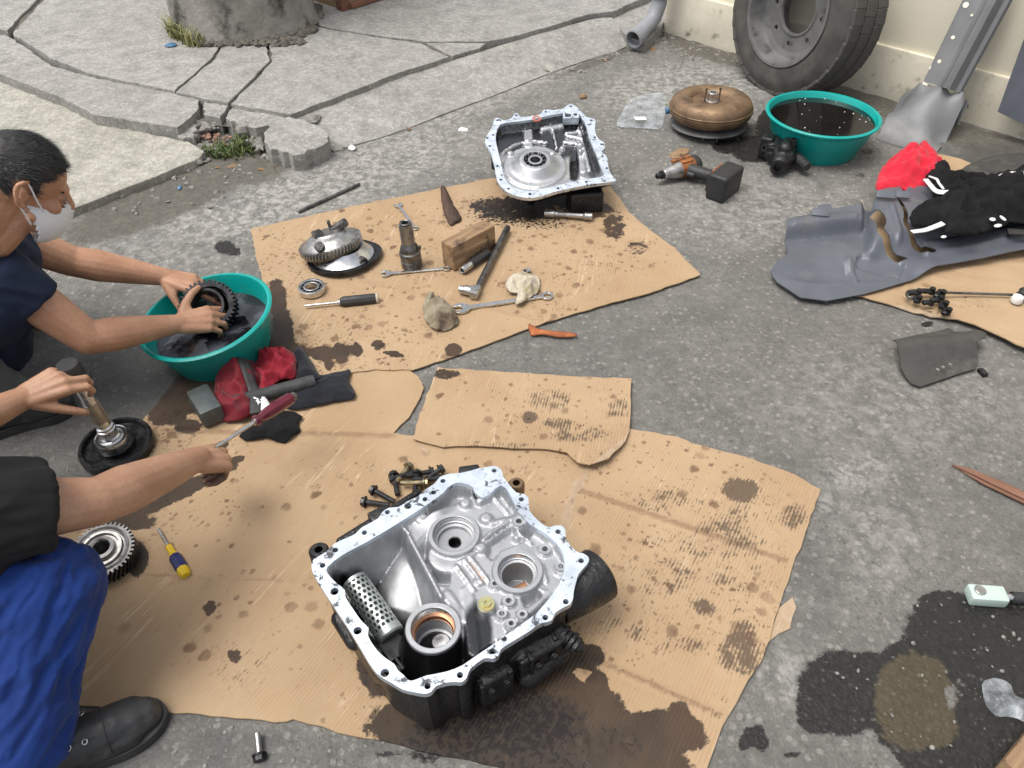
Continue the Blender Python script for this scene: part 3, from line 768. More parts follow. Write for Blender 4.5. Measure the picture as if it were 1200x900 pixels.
# sloping kerb ramp between yard and pavement
def ramp():
    top = [(345, 139), (400, 116), (462, 91.5), (530, 71), (592, 51.5), (640, 37.5), (692, 23), (717, 20)]
    bot = [(391, 177), (467, 154), (521, 133), (576, 112.5), (646, 85), (695, 68), (722, 60), (742, 50)]
    a = spline([G(x, y, 0.075) for x, y in top], 6); b = spline([G(x, y, 0.006) for x, y in bot], 6)
    v, f = [], []
    n = 7
    for i, (p, q) in enumerate(zip(a, b)):
        v.append((p.x, p.y, -0.05))
        for k in range(n):
            t = k / (n - 1)
            r = p.lerp(q, t)
            v.append((r.x, r.y, r.z + 0.012 * math.sin(math.pi * t) + random.uniform(-0.0015, 0.0015)))
        v.append((q.x, q.y, -0.05))
    m = n + 2
    for i in range(len(a) - 1):
        for k in range(m - 1):
            f.append((i * m + k, i * m + k + 1, (i + 1) * m + k + 1, (i + 1) * m + k))
    f.append(tuple(range(m))); f.append(tuple(range((len(a) - 1) * m, len(a) * m))[::-1])
    obj('kerb_ramp', (v, f), MT['slab'], pav, smooth=50)
ramp()
# packed earth showing in the joints
def earth():
    pts = [(-260, 30), (110, 125), (250, 150), (345, 160), (380, 140), (530, 80), (700, 30), (760, 20), (850, -90), (-260, -120)]
    w = [G(x, y, 0.03) for x, y in pts]
    P, tr = sheet([(p.x, p.y) for p in w][::-1], 0.045, 3)
    Q = proj(P[:, 0], P[:, 1], .08)
    up = sstep(2, -5, poly_sd(Q, [(-260, 20), (14, 38), (110, 86), (204, 105), (270, 119), (340, 131), (400, 110), (525, 64), (590, 43), (690, 14), (760, -6), (850, -90), (-260, -120)]))
    z = 0.045 + 0.040 * up + (fbm(P * 9, 4, 8) - 0.5) * 0.02
    obj('soil', (np.column_stack([P, z]), tr), MT['soil'], pav, smooth=180)
earth()

# rubble, weeds and grass: uncountable
def scatter(name, spots, n, size, mat, zf, label, seed, flat=0.6, kind='stone'):
    rnd = random.Random(seed)
    m = M()
    for _ in range(n):
        x, y, rx, ry, z = rnd.choice(spots)
        a, r = rnd.uniform(0, 6.28), math.sqrt(rnd.random())
        p = G(x + rx * r * math.cos(a), y + ry * r * math.sin(a), z)
        s = size * rnd.uniform(0.35, 1.25) ** 1.5
        if kind == 'stone':
            b = lathe([(0, -.9), (.75, -.55), (1, .05), (.6, .7), (0, .9)], 6)
            v = [(q[0] * rnd.uniform(.7, 1.2), q[1] * rnd.uniform(.7, 1.2), q[2] * rnd.uniform(.7, 1.2)) for q in b[0]]
            m.add((v, b[1]), T(p.x, p.y, p.z + s * flat * 0.3, rnd.uniform(-25, 25), rnd.uniform(-25, 25), rnd.uniform(0, 360), (s, s * rnd.uniform(.6, 1), s * flat)))
        elif kind == 'blade':
            h = s; d = rnd.uniform(0, 6.28); l = rnd.uniform(0.2, 1.0) * h
            c, sn = math.cos(d), math.sin(d); wv = 0.0035
            v = []
            for t in (0, .4, .75):
                o = l * t * t; q = (p.x + c * o, p.y + sn * o, p.z + h * t * (1 - 0.3 * t))
                w = wv * (1 - t * 0.6)
                v += [(q[0] - sn * w, q[1] + c * w, q[2]), (q[0] + sn * w, q[1] - c * w, q[2])]
            v.append((p.x + c * l, p.y + sn * l, p.z + h * 0.7))
            m.add((v, [(0, 1, 3, 2), (2, 3, 5, 4), (4, 5, 6)]))
        elif kind == 'flake':
            L = s
            v = [(-L, 0, 0), (-.3 * L, .4 * L, .12 * L), (L, .05 * L, 0), (-.2 * L, -.42 * L, .1 * L), (0, 0, -.02 * L)]
            m.add((v, [(0, 4, 1), (1, 4, 2), (2, 4, 3), (3, 4, 0)]), T(p.x, p.y, p.z + 0.003, rnd.uniform(-20, 20), rnd.uniform(-20, 20), rnd.uniform(0, 360)))
    o = obj(name, m, MT[mat], None, smooth=30 if kind == 'stone' else 0)
    return tag(o, label, None, kind='stuff')
scatter('gravel', [(190, 235, 100, 18, 0), (250, 205, 50, 14, 0), (240, 180, 20, 10, 0.01), (230, 150, 12, 12, 0.02), (330, 180, 40, 8, 0), (395, 172, 12, 6, 0)], 240, 0.012, 'stone', 0, 'loose grey rubble in the broken kerb', 3)
scatter('gravel', [(860, 66, 70, 8, 0), (800, 52, 30, 10, 0), (770, 45, 20, 8, 0.0), (1080, 140, 110, 10, 0), (700, 66, 30, 5, 0), (640, 85, 60, 3, 0)], 420, 0.012, 'stone', 0, 'grit gathered along the foot of the wall', 4)
scatter('gravel', [(1000, 560, 200, 160, 0), (880, 300, 200, 90, 0), (1080, 760, 120, 120, 0), (500, 180, 160, 50, 0), (250, 870, 260, 30, 0), (60, 500, 120, 60, 0)], 420, 0.0045, 'stone', 0, 'small grit scattered over the concrete yard', 5)
scatter('gravel', [(246, 146, 16, 9, 0.035), (222, 158, 14, 6, 0.02), (300, 168, 8, 10, 0.02), (335, 184, 24, 4, 0.0)], 130, 0.024, 'stone', 0, 'broken concrete lumps filling the kerb gap', 16)
scatter('brick_crumbs', [(252, 163, 22, 5, 0.015), (245, 160, 14, 4, 0.02)], 34, 0.013, 'brick', 0, 'reddish brick crumbs in the kerb gap', 6)
scatter('weeds', [(268, 182, 36, 7, 0.0), (285, 172, 12, 8, 0.01), (262, 180, 22, 8, 0.0)], 520, 0.05, 'grass', 0, 'low green weeds growing in the broken kerb', 7, kind='blade')
scatter('grass', [(218, 44, 16, 6, Z1), (228, 52, 14, 4, Z1), (205, 40, 8, 6, Z1)], 420, 0.11, 'straw', 0, 'tuft of yellowing grass at the foot of the grey trunk', 8, kind='blade')
scatter('moss', [(300, 50, 60, 5, Z1), (345, 32, 26, 12, Z1), (255, 50, 26, 4, Z1), (362, 16, 14, 10, Z1)], 620, 0.030, 'soil', 0, 'dark moss and earth round the foot of the grey trunk', 9)
scatter('dead_leaves', [(285, 195, 40, 6, 0), (655, 80, 40, 6, 0.01), (700, 68, 20, 5, 0.0), (250, 175, 30, 8, 0.0), (475, 150, 14, 4, 0.004), (800, 58, 40, 8, 0)], 46, 0.022, 'leaf', 0, 'dry brown leaves lying along the kerb', 10, kind='flake')

# trunk on the pavement
def trunk():
    c = G(284, 24, Z1)
    t = thing('tree_trunk', 'thick weathered grey trunk rising from a gap in the pavement', 'tree trunk', (c.x, c.y, 0.03))
    v, f = [], []
    n = 44
    zs = [0, 0.03, 0.07, 0.13, 0.22, 0.36, 0.6, 1.0, 1.6, 2.4, 3.2]
    for z in zs:
        rr = 0.385 + 0.04 * math.exp(-z / 0.08) - 0.025 * z
        for k in range(n):
            a = 2 * math.pi * k / n
            w = 1 + 0.02 * math.sin(3 * a + 1) + 0.012 * math.sin(7 * a + z) + (0.18 * math.exp(-z / 0.16) * max(0, math.cos(a + 0.25)) ** 3)
            v.append((rr * w * math.cos(a), rr * w * math.sin(a), z))
    for i in range(len(zs) - 1):
        for k in range(n):
            l = (k + 1) % n
            f.append((i * n + k, i * n + l, (i + 1) * n + l, (i + 1) * n + k))
    f.append(tuple(range((len(zs) - 1) * n, len(zs) * n)))
    obj('trunk', (v, f), MT['bark'], t, smooth=60)
trunk()

# wall with plinth
def wall():
    a, b = G(776, 38), G(1200, 164)
    d = (b - a).normalized(); n = Vector((d.y, -d.x, 0))
    if n.y > 0: n = -n
    L = 5.5
    ang = math.atan2(d.y, d.x)
    t = thing('boundary_wall', 'cream painted wall with a stained plinth behind the tyre', 'wall', (a.x, a.y, 0), ang)
    sgn = 1 if (Matrix.Rotation(ang, 3, 'Z') @ Vector((0, 1, 0))).dot(n) > 0 else -1
    th = 0.22
    obj('plinth', M().add(box(L, th, 0.30, 0.012), T(L / 2, -sgn * th / 2, 0.09)), MT['plinth'], t, smooth=40)
    obj('wall_face', M().add(box(L - 0.03, th, 2.6, 0.006), T(L / 2 + 0.015, -sgn * (th / 2 + 0.018), 0.235 + 1.3)), MT['wall'], t, smooth=40)
    return a, d, n
WA, WD, WN = wall()

# drain pipe at the wall corner
def pipe():
    p = G(762, 36, 0.06)
    t = thing('drain_pipe', 'grey plastic drain pipe ending in an elbow at the wall corner', 'pipe', (p.x, p.y, 0.0))
    b = G(757, 40, 0.07); b = Vector((b.x - p.x, b.y - p.y, 0.085))
    e = Vector((b.x - 0.075, b.y - 0.085, 0.075))
    r = 0.044
    path = [Vector((0.045, 0.06, 2.4)), Vector((0.045, 0.06, 0.28)), Vector((0.042, 0.055, 0.19)), Vector((0.02, 0.03, 0.125)), Vector((-0.015, -0.005, 0.095)), e + Vector((0.03, 0.035, 0.008))]
    obj('pipe', tube(path, r, 20, False), MT['pvc'], t, smooth=50)
    ax = (e - path[-1]).normalized()
    q = path[-1]
    mm = along(q - ax * 0.005, q + ax * 0.07)
    obj('elbow_socket', M().add(lathe([(r * 0.9, 0), (r * 1.16, 0.0), (r * 1.18, 0.065), (r * 1.0, 0.068), (r * 0.98, 0.0)], 24), mm), MT['pvc'], t, smooth=40)
    obj('collar', M().add(lathe([(r * 1.0, 0), (r * 1.18, 0.003), (r * 1.18, 0.07), (r * 1.0, 0.075)], 24), T(0.045, 0.06, 0.22)), MT['pvc'], t, smooth=40)
    obj('bracket', M().add(ring(r, r * 1.12, 0.025, 24)).add(box(0.07, 0.03, 0.02, 0.003), T(0.085, -0.01, 0.012)), MT['paper'], t, smooth=40, loc=(0.045, 0.06, 0.33))
    obj('green_pipe', M().add(cyl(0.03, 2.0, 16), T(0.125, 0.075, 0.36)), MT['greenpipe'], t, smooth=40)
pipe()

# ------------------------------------------------------------------ cardboard on the ground
def carton(pts, z, axis, label, masks, rough=(0.025, 0.0025), sp=0.012, seed=1, lift=None, group='flattened cardboard sheets on the yard', th=0.004, zf=None):
    """pts: outline in photo coordinates; axis: two photo points along the flutes"""
    w = [G(x, y, z) for x, y in pts]
    w = roughen([(p.x, p.y) for p in w], rough[0], rough[1], seed)
    if sum(w[i][0] * w[(i + 1) % len(w)][1] - w[(i + 1) % len(w)][0] * w[i][1] for i in range(len(w))) < 0: w = w[::-1]
    a, b = G(*axis[0], z), G(*axis[1], z)
    ang = math.atan2((b - a).y, (b - a).x) - math.pi / 2
    P, tr = sheet(w, sp, seed)
    c = P.mean(0)
    Q = proj(P[:, 0], P[:, 1], z)
    zz = (fbm(P * 6, 3, seed) - 0.4) * 0.004
    bd = poly_d(P, w)
    zz += sstep(0.05, 0.0, bd) * (fbm(P * 5, 2, seed + 9) - 0.42) * 0.008
    at = {}
    for k in ('oil', 'black', 'spot', 'smear', 'torn'):
        at[k] = masks[k](Q) if k in masks else np.zeros(len(P))
    at['crease'] = np.zeros(len(P))
    if 'crease' in masks:
        for cr in masks['crease']:
            d = seg_d(Q, cr[:2], cr[2:4])
            s = cr[4] if len(cr) > 4 else 1.0
            zz += s * (0.0045 * np.exp(-(d / 3.0) ** 2) - 0.003 * np.exp(-((d - 6) / 3.0) ** 2))
            at['crease'] = np.maximum(at['crease'], s * np.exp(-(d / 5.0) ** 2))
    if zf is not None: zz += zf(Q, P)
    zz = np.maximum(zz, -0.001)
    ca, sa = math.cos(-ang), math.sin(-ang)
    L = P - c
    V = np.column_stack([L[:, 0] * ca - L[:, 1] * sa, L[:, 0] * sa + L[:, 1] * ca, zz])
    o = obj('cardboard_sheet', (V, tr), MT['card'], None, smooth=40, solid=th, attrs=at, loc=(c[0], c[1], z), rot=(0, 0, ang))
    return tag(o, label, 'cardboard', group)

ZC = 0.007
D_out = [(217, 429), (184, 473), (163, 497), (120, 560), (60, 640), (-30, 700), (-40, 835), (100, 826), (192, 833), (262, 841), (336, 846), (343, 843), (395, 857), (462, 871), (520, 886), (580, 896), (650, 912), (760, 935), (818, 920),
         (832, 893), (847, 850), (868, 812), (893, 773), (912, 715), (926, 672), (938, 642), (950, 605), (962, 573), (930, 556), (880, 537), (838, 527), (790, 512), (736, 503), (690, 505), (600, 508), (500, 512), (478, 510), (461, 507), (478, 490), (493, 466), (497, 455), (490, 441), (470, 427), (430, 429), (411, 436), (350, 440), (300, 425), (240, 418)]
carton(D_out, ZC, [(677, 900), (710, 833)], 'largest flattened cardboard sheet under the open gearbox casing in front', dict(
    oil=lambda Q: np.maximum(blobs(Q, [(520, 850, 90, 40), (470, 850, 30, 20), (590, 870, 120, 55), (640, 815, 60, 26), (680, 850, 60, 50), (560, 900, 160, 26), (770, 860, 60, 28, 1), (740, 900, 70, 30), (690, 770, 20, 16, .9), (700, 810, 15, 30, .8),
                                          (660, 780, 40, 14, 0.8, -30), (440, 780, 22, 40, .8), (795, 830, 14, 10, .8), (630, 890, 60, 30)]),
                             blobs(Q, [(225, 455, 45, 30), (195, 485, 26, 16, .8), (285, 445, 60, 26, 1), (330, 440, 50, 12), (222, 500, 22, 10, .7), (190, 585, 85, 11, .85, -24), (150, 610, 40, 14, 0.7), (245, 712, 9, 12, .72, 30), (275, 768, 12, 9, .78, 20), (160, 655, 14, 22, .95), (300, 640, 8, 4, .4), (410, 690, 14, 24, .55), (262, 520, 7, 6, .7), (272, 545, 9, 8, .7), (280, 538, 8, 5, .8)])),  # slanting streak under the near forearm: wet stain with the arm's shadow painted in
    black=lambda Q: blobs(Q, [(610, 850, 90, 50, .72), (530, 870, 80, 40, .66), (720, 870, 50, 30, .5), (600, 895, 130, 30, .62), (640, 780, 40, 14, .75, -30), (740, 770, 130, 30, .16), (760, 640, 120, 60, .18), (450, 770, 30, 40, .45), (700, 640, 60, 60, .36), (500, 900, 60, 20, .6), (670, 720, 40, 60, .5), (430, 770, 26, 50, .52), (740, 700, 90, 60, .3), (505, 585, 20, 16, .3), (440, 590, 40, 40, .18), (800, 900, 30, 20, .3)]),
    spot=lambda Q: blobs(Q, [(190, 480, 60, 60, 1.1), (190, 600, 110, 40, .6), (240, 540, 60, 40, .55), (700, 700, 140, 120, .42), (450, 800, 120, 60, .32), (770, 560, 200, 60, .40), (600, 600, 300, 120, .22), (870, 720, 60, 60, .72), (300, 700, 160, 100, .22)]),
    smear=lambda Q: blobs(Q, [(867, 574, 24, 16, 1.15), (770, 587, 40, 16, .72), (830, 640, 110, 40, .66), (900, 640, 50, 60, .62), (800, 665, 90, 40, .72), (770, 690, 40, 14, .75), (825, 712, 14, 12, 1.1), (745, 742, 14, 12, .9), (800, 755, 40, 14, .85), (868, 770, 30, 30, 1.0), (870, 745, 20, 22, 1.05), (930, 605, 20, 20, .9), (790, 745, 120, 50, .55), (280, 780, 60, 50, .62), (230, 775, 40, 30, .5), (330, 790, 60, 50, .5),
                              (380, 560, 160, 50, .40), (440, 780, 60, 60, .55), (360, 570, 30, 10, .6), (800, 830, 120, 30, .55), (860, 640, 90, 90, .45), (370, 650, 40, 10, .6), (270, 655, 60, 30, .4), (905, 800, 20, 30, .8), (820, 690, 130, 110, .60), (900, 600, 60, 40, .6), (620, 560, 80, 20, .5)]),
    torn=lambda Q: np.maximum(lines(Q, [(676, 566, 668, 590, 5, .8), (668, 590, 660, 618, 7, .9), (690, 548, 680, 572, 4, .7), (485, 514, 500, 530, 4, .6), (500, 530, 530, 545, 3, .5)]), sstep(5, 0, np.abs(poly_d(Q, D_out))) * 0.38),
    crease=[(680, 575, 922, 658), (697, 773, 847, 840), (190, 505, 462, 511, .9), (690, 548, 668, 590, .8), (120, 672, 370, 683, .7), (405, 520, 300, 780, .5), (330, 520, 290, 620, .3), (690, 790, 680, 900, .7), (640, 640, 560, 900, .4), (735, 505, 690, 548, .4), (745, 830, 720, 910, .5), (676, 566, 664, 606, .9), (760, 560, 700, 690, .3)]),
    seed=21, sp=0.0115)
A_out = [(294, 268), (340, 258), (395, 246), (440, 236), (500, 224), (540, 216), (575, 209), (640, 206), (712, 214), (738, 250), (762, 270), (790, 290), (821, 322), (760, 344), (700, 360), (640, 378), (560, 407), (483, 434), (440, 433), (385, 441), (330, 436), (314, 420), (322, 380), (308, 330), (300, 300)]
carton(A_out, ZC + 0.004, [(424, 420), (452, 372)], 'flattened cardboard sheet carrying the tools and the wooden block', dict(
    oil=lambda Q: np.maximum(blobs(Q, [(325, 395, 20, 40, 1), (335, 420, 24, 20, 1), (325, 350, 12, 26, .8), (352, 412, 12, 7, .9), (378, 414, 17, 9, .95), (400, 414, 12, 14, .8), (385, 428, 6, 8, .8), (418, 410, 8, 9, .8), (531, 410, 11, 8, .9), (442, 405, 9, 7, .75), (590, 410, 6, 3, .6), (461, 415, 14, 4, .8, 10)]),
                             blobs(Q, [(600, 245, 60, 16, .62, 5), (640, 235, 60, 14, .6), (690, 245, 34, 12, .7), (720, 265, 16, 20, .6), (745, 290, 20, 10, .5), (550, 270, 22, 8, .4)])),
    black=lambda Q: blobs(Q, [(600, 250, 58, 18, .70), (635, 262, 45, 10, .62), (560, 242, 22, 14, .60), (610, 236, 60, 10, .62), (640, 245, 40, 16, .55), (570, 280, 30, 20, .4), (690, 300, 40, 20, .2), (635, 292, 14, 5, .5), (720, 270, 60, 20, .3)]),
    spot=lambda Q: np.maximum(blobs(Q, [(340, 420, 60, 40, 1.0), (390, 405, 80, 40, .85), (430, 400, 100, 40, .62), (330, 320, 60, 40, .62), (340, 290, 50, 30, .5), (450, 300, 120, 60, .38), (640, 320, 60, 60, .42), (600, 260, 120, 30, .7), (720, 290, 60, 40, .5)]), 0.2),
    smear=lambda Q: blobs(Q, [(420, 415, 90, 26, .5), (540, 390, 90, 30, .42), (720, 290, 70, 50, .5), (560, 240, 80, 24, .5), (760, 330, 60, 30, .35)]),
    torn=lambda Q: np.maximum(blobs(Q, [(313, 375, 6, 16, .7)]), sstep(4, 0, np.abs(poly_d(Q, A_out))) * 0.35),
    crease=[(420, 330, 640, 378, .6), (595, 330, 640, 380, .6), (330, 350, 620, 300, .4), (670, 260, 770, 300, .4), (440, 236, 480, 300, .4), (340, 270, 360, 330, .3)]),
    seed=5, sp=0.0125)
C_out = [(513, 432), (560, 435), (620, 438), (680, 442), (740, 445), (739, 480), (737, 507), (733, 520), (712, 542), (690, 551), (676, 547), (664, 532), (640, 527), (600, 526), (560, 524), (520, 524), (484, 516), (495, 478)]
carton(C_out, ZC + 0.007, [(600, 500), (616, 450)], 'small torn cardboard flap lying between the two larger sheets', dict(
    oil=lambda Q: blobs(Q, [(620, 480, 20, 6, .3), (520, 440, 26, 7, .62), (695, 443, 4, 2, .4)]),
    black=lambda Q: blobs(Q, [(640, 480, 36, 20, .22), (620, 490, 8, 6, .5)]),
    spot=lambda Q: np.maximum(blobs(Q, [(620, 480, 60, 40, .5), (720, 480, 20, 40, .5), (660, 490, 40, 20, .55)]), .22),
    smear=lambda Q: blobs(Q, [(645, 470, 36, 16, .85), (725, 480, 20, 14, .85), (620, 490, 12, 8, 1), (680, 510, 40, 14, .75), (655, 497, 20, 8, .9), (560, 523, 80, 5, .7), (690, 535, 40, 14, .45)]),
    torn=lambda Q: np.maximum(lines(Q, [(700, 548, 737, 512, 4, .8)]), sstep(4, 0, np.abs(poly_d(Q, C_out))) * 0.36),
    crease=[(515, 432, 500, 480, .5), (484, 514, 600, 524, .5)]),
    zf=lambda Q, P: 0.016 * sstep(60, 0, np.hypot(Q[:, 0] - 700, Q[:, 1] - 552)) + 0.004, seed=9, sp=0.011)
E_out = [(960, 330), (1002, 272), (1030, 246), (1090, 238), (1200, 236), (1330, 280), (1330, 430), (1199, 412), (1187, 408), (1165, 396), (1140, 385), (1120, 378), (1090, 372), (1050, 360), (1010, 349), (990, 345)]
carton(E_out, 0.008, [(1100, 345), (1140, 358)], 'clean cardboard sheet under the grey undertray', dict(
    spot=lambda Q: blobs(Q, [(1145, 360, 20, 14, .4)]) + 0.05,
    torn=lambda Q: np.maximum(lines(Q, [(1052, 362, 1115, 380, 5, 1.0)]), sstep(4, 0, np.abs(poly_d(Q, E_out))) * 0.4),
    smear=lambda Q: blobs(Q, [(1080, 372, 40, 8, .6)]),
    crease=[(1055, 322, 1200, 340, .5), (1060, 330, 1080, 372, .6), (1130, 305, 1200, 312, .8)]),
    zf=lambda Q, P: 0.002 + 0.016 * sstep(1060, 1150, Q[:, 0]), seed=11, sp=0.013)
S_out = [(900, 752), (912, 712), (928, 700), (933, 712), (925, 736)]
carton(S_out, 0.003, [(910, 750), (925, 705)], 'pale torn scrap sticking out from under the right edge of the largest cardboard', dict(torn=lambda Q: np.full(len(Q), 1.0)), seed=13, sp=0.012, group=None)
F_out = [(1096, 180), (1104, 181), (1126, 186), (1150, 196), (1120, 210), (1098, 200)]
carton(F_out, 0.004, [(1100, 195), (1120, 185)], 'tan cardboard corner between the red cloth and the black rubber mat', dict(), seed=15, sp=0.02, group=None)
# ------------------------------------------------------------------ open gearbox casing in front
def smax(a, b, k=0.006):
    h = np.clip(0.5 + 0.5 * (a - b) / k, 0, 1)
    return b + (a - b) * h + k * h * (1 - h)
def smin(a, b, k=0.006): return -smax(-a, -b, k)

def ccw(p):
    return p if sum(p[i][0] * p[(i + 1) % len(p)][1] - p[(i + 1) % len(p)][0] * p[i][1] for i in range(len(p))) > 0 else p[::-1]
def dense(poly, step):
    out = []
    for i in range(len(poly)):
        a, b = Vector(poly[i][:2]), Vector(poly[(i + 1) % len(poly)][:2])
        k = max(1, int((b - a).length / step))
        for j in range(k):
            q = a.lerp(b, j / k); out.append((q.x, q.y))
    return out
def rounded(poly, m=3):
    """closed smooth outline through the surveyed points"""
    n = len(poly); out = []
    P = [Vector((p[0], p[1])) for p in poly]
    for i in range(n):
        a, b, c, d = P[i - 1], P[i], P[(i + 1) % n], P[(i + 2) % n]
        for k in range(m):
            t = k / m
            q = 0.5 * (2 * b + (c - a) * t + (2 * a - 5 * b + 4 * c - d) * t * t + (3 * b - a - 3 * c + d) * t ** 3)
            out.append((q.x, q.y))
    return out

def casing():
    H = 0.21
    c0 = G(525, 680, H); org = Vector((c0.x, c0.y, ZC + 0.004))
    t = thing('gearbox_casing', 'large open gearbox casing with a pale bolt flange and silver interior on the front cardboard', 'gearbox casing', org)
    def L(x, y, d=0.0):
        p = G(x, y, H - d); return (p.x - org.x, p.y - org.y)
    ZT = H - org.z
    out = [(560, 549), (570, 547.5), (578, 546), (585, 548), (588.5, 553), (590, 559), (597, 568), (605, 577), (613, 578.5), (619, 583), (619.5, 590), (621.5, 600), (632, 611), (642, 617.5), (650, 616), (658, 616), (662.5, 621), (664, 633), (675, 646), (682, 648), (689, 652), (690, 658), (685, 664.5),
           (678, 673), (675, 682), (672.5, 692), (671.5, 701), (668, 708), (661, 711.5), (651, 718), (647, 726), (641, 729), (633, 731), (620, 740), (597, 754), (587, 761), (583.5, 769), (577, 772), (567, 771.5), (551, 784), (547, 794), (541, 799.5), (533, 799), (523, 800), (511, 804), (505, 811), (497, 813), (485, 811), (472, 808), (460, 801), (448, 794), (438, 785),
           (426, 766), (410, 739), (392, 712), (377, 689), (367, 672), (365, 662), (368, 655), (374, 651.5), (383, 646), (392, 637), (407, 630), (417, 625), (424, 618), (443, 607.5), (448, 600), (456, 595), (467, 594), (476, 588), (487, 583), (494, 578), (501, 572), (510, 566), (516, 558.5), (528, 555), (540, 554), (552, 551.5)]
    inn = [(384, 664), (402, 650), (427, 636.5), (453, 621.5), (477, 606.5), (503, 589.5), (519, 578), (525, 571), (535, 565.5), (546, 567), (554, 571), (557, 578), (566, 583), (575, 577.5), (587, 568.5), (596, 577), (602, 588), (608, 600), (622, 615), (634, 622), (647, 631.5), (656, 642), (661, 654), (661.5, 666), (657.5, 679), (651, 691), (643, 702),
           (631, 716), (616, 728), (596, 742), (584, 751), (557, 769), (541, 780), (523, 787), (500, 791.5), (488, 796), (480, 797.5), (473, 791), (466, 785), (462, 778), (453, 772), (442, 762), (431, 745), (432, 736), (424, 728), (414, 714), (405, 700), (404, 691), (395, 684), (384, 672)]
    holes = [(579, 551.5), (611, 585), (654, 623), (681, 657), (663, 705), (639, 723.5), (591, 749), (577, 763), (539, 791), (501, 804), (451, 788.5), (419, 739), (392, 693), (378, 662.5), (393, 644.5), (427, 624), (454, 600), (478, 593), (498, 585), (508, 577), (519, 563.5)]
    O = ccw(rounded([L(*p) for p in out], 2)); I = ccw(rounded([L(*p) for p in inn], 2))
    HL = [circle(L(*h), 0.0062 if i not in (10, 11, 12, 17) else 0.0085, 12) for i, h in enumerate(holes)]
    fl = obj('flange', prism(O, ZT - 0.014, ZT, [I] + HL), MT['flange'], t, smooth=30, bev=0.0012, seg=1)
    # inner floor as one cast surface
    Id = dense(I, 0.004)
    P, tr = sheet(Id, 0.0034, 4)
    sd = -poly_sd(P, I)                                   # distance in from the wall
    def f(px, py, d): return np.array(L(px, py, d))
    def disc(c, r): return np.hypot(P[:, 0] - c[0], P[:, 1] - c[1]) - r
    def bump(z, c, r, top, wall=0.006, k=0.006):          # a boss
        return smax(z, np.where(True, top - np.clip(disc(c, r), 0, 1) * (0.02 / wall), 0), k)
    def rib(z, a, b, w, top, slope=4.0, k=0.005):
        return smax(z, top - np.clip(seg_d(P, a, b) - w, 0, 1) * slope, k)
    def pit(z, poly, depth, slope=3.0, k=0.004):
        return smin(z, depth + np.clip(poly_sd(P, poly), 0, 1) * slope, k)
    # right hand shelf
    shelf = [L(x, y, .05) for x, y in [(470, 618), (520, 578), (540, 560), (590, 562), (640, 620), (670, 650), (660, 690), (600, 745), (556, 775), (545, 740), (532, 712), (512, 690), (490, 655), (478, 634)]]
    z = np.full(len(P), -0.172)
    z = smax(z, -0.052 - np.clip(poly_sd(P, shelf), 0, 1) * 2.2, 0.02)
    # smooth round housing running down to the low side
    ca, cb = f(498, 622, .05), f(470, 715, .12)
    u = cb - ca; Ln = np.linalg.norm(u); u /= Ln
    al = np.clip(((P - ca) @ u) / Ln, -0.2, 1.3)
    rad = 0.075 + 0.02 * al
    cen = -0.052 - 0.09 * al - 0.072
    dd = np.abs((P - ca) @ np.array([-u[1], u[0]]))
    z = smax(z, cen + np.sqrt(np.clip(rad ** 2 - dd ** 2, 0, 1)) - np.clip(al - 1, 0, 1) * 0.25, 0.010)
    # swept recess beside the diagonal rib
    rc = f(527, 660, .06); rr = np.hypot(P[:, 0] - rc[0], P[:, 1] - rc[1])
    z = z - 0.020 * np.exp(-((rr - 0.058) / 0.014) ** 2) * (P[:, 0] < rc[0] + 0.006)
    z = smax(z, np.where(rr < 0.05, -0.052, -0.3) - np.clip(rr - 0.044, 0, 1) * 3, 0.006)
    z = rib(z, f(480, 634, .035), f(518, 708, .045), 0.0022, -0.036)
    z = rib(z, f(453, 625, .05), f(405, 690, .13), 0.0018, -0.085, 3)
    z = rib(z, f(466, 618, .05), f(480, 634, .05), 0.003, -0.045)
    # cast panels, ribs and pads on the shelf
    z = pit(z, [L(x, y, .06) for x, y in [(484, 616), (520, 590), (530, 577), (545, 573), (552, 590), (528, 603), (505, 612), (494, 622)]], -0.066)
    z = rib(z, f(486, 618, .05), f(527, 585, .05), 0.0025, -0.048)
    z = rib(z, f(527, 585, .05), f(543, 577, .05), 0.0025, -0.047)
    z = rib(z, f(543, 577, .05), f(560, 592, .05), 0.0025, -0.047)
    z = pit(z, [L(x, y, .06) for x, y in [(578, 588), (588, 583), (603, 598), (592, 607)]], -0.060)
    z = rib(z, f(576, 588, .05), f(595, 610, .05), 0.0022, -0.046)
    z = rib(z, f(562, 592, .03), f(590, 570, .03), 0.0030, -0.022, 5)
    z = rib(z, f(562, 592, .03), f(556, 578, .03), 0.0030, -0.022, 5)
    z = rib(z, f(570, 640, .05), f(605, 614, .05), 0.004, -0.044, 2)
    z = rib(z, f(576, 622, .05), f(600, 617, .05), 0.005, -0.046, 2)
    z = pit(z, [L(x, y, .06) for x, y in [(570, 645), (599, 626), (620, 640), (604, 648), (588, 654), (577, 666), (569, 658)]], -0.061)
    z = rib(z, f(570, 645, .05), f(600, 625, .05), 0.0022, -0.045)
    z = rib(z, f(600, 625, .05), f(622, 645, .05), 0.0022, -0.046)
    z = pit(z, [L(x, y, .06) for x, y in [(608, 630), (622, 621), (630, 630), (617, 640)]], -0.066)
    z = rib(z, f(610, 628, .05), f(624, 620, .05), 0.0025, -0.045)
    z = rib(z, f(630, 634, .05), f(657, 660, .05), 0.0022, -0.044)
    z = rib(z, f(640, 625, .05), f(662, 655, .05), 0.003, -0.040, 2)
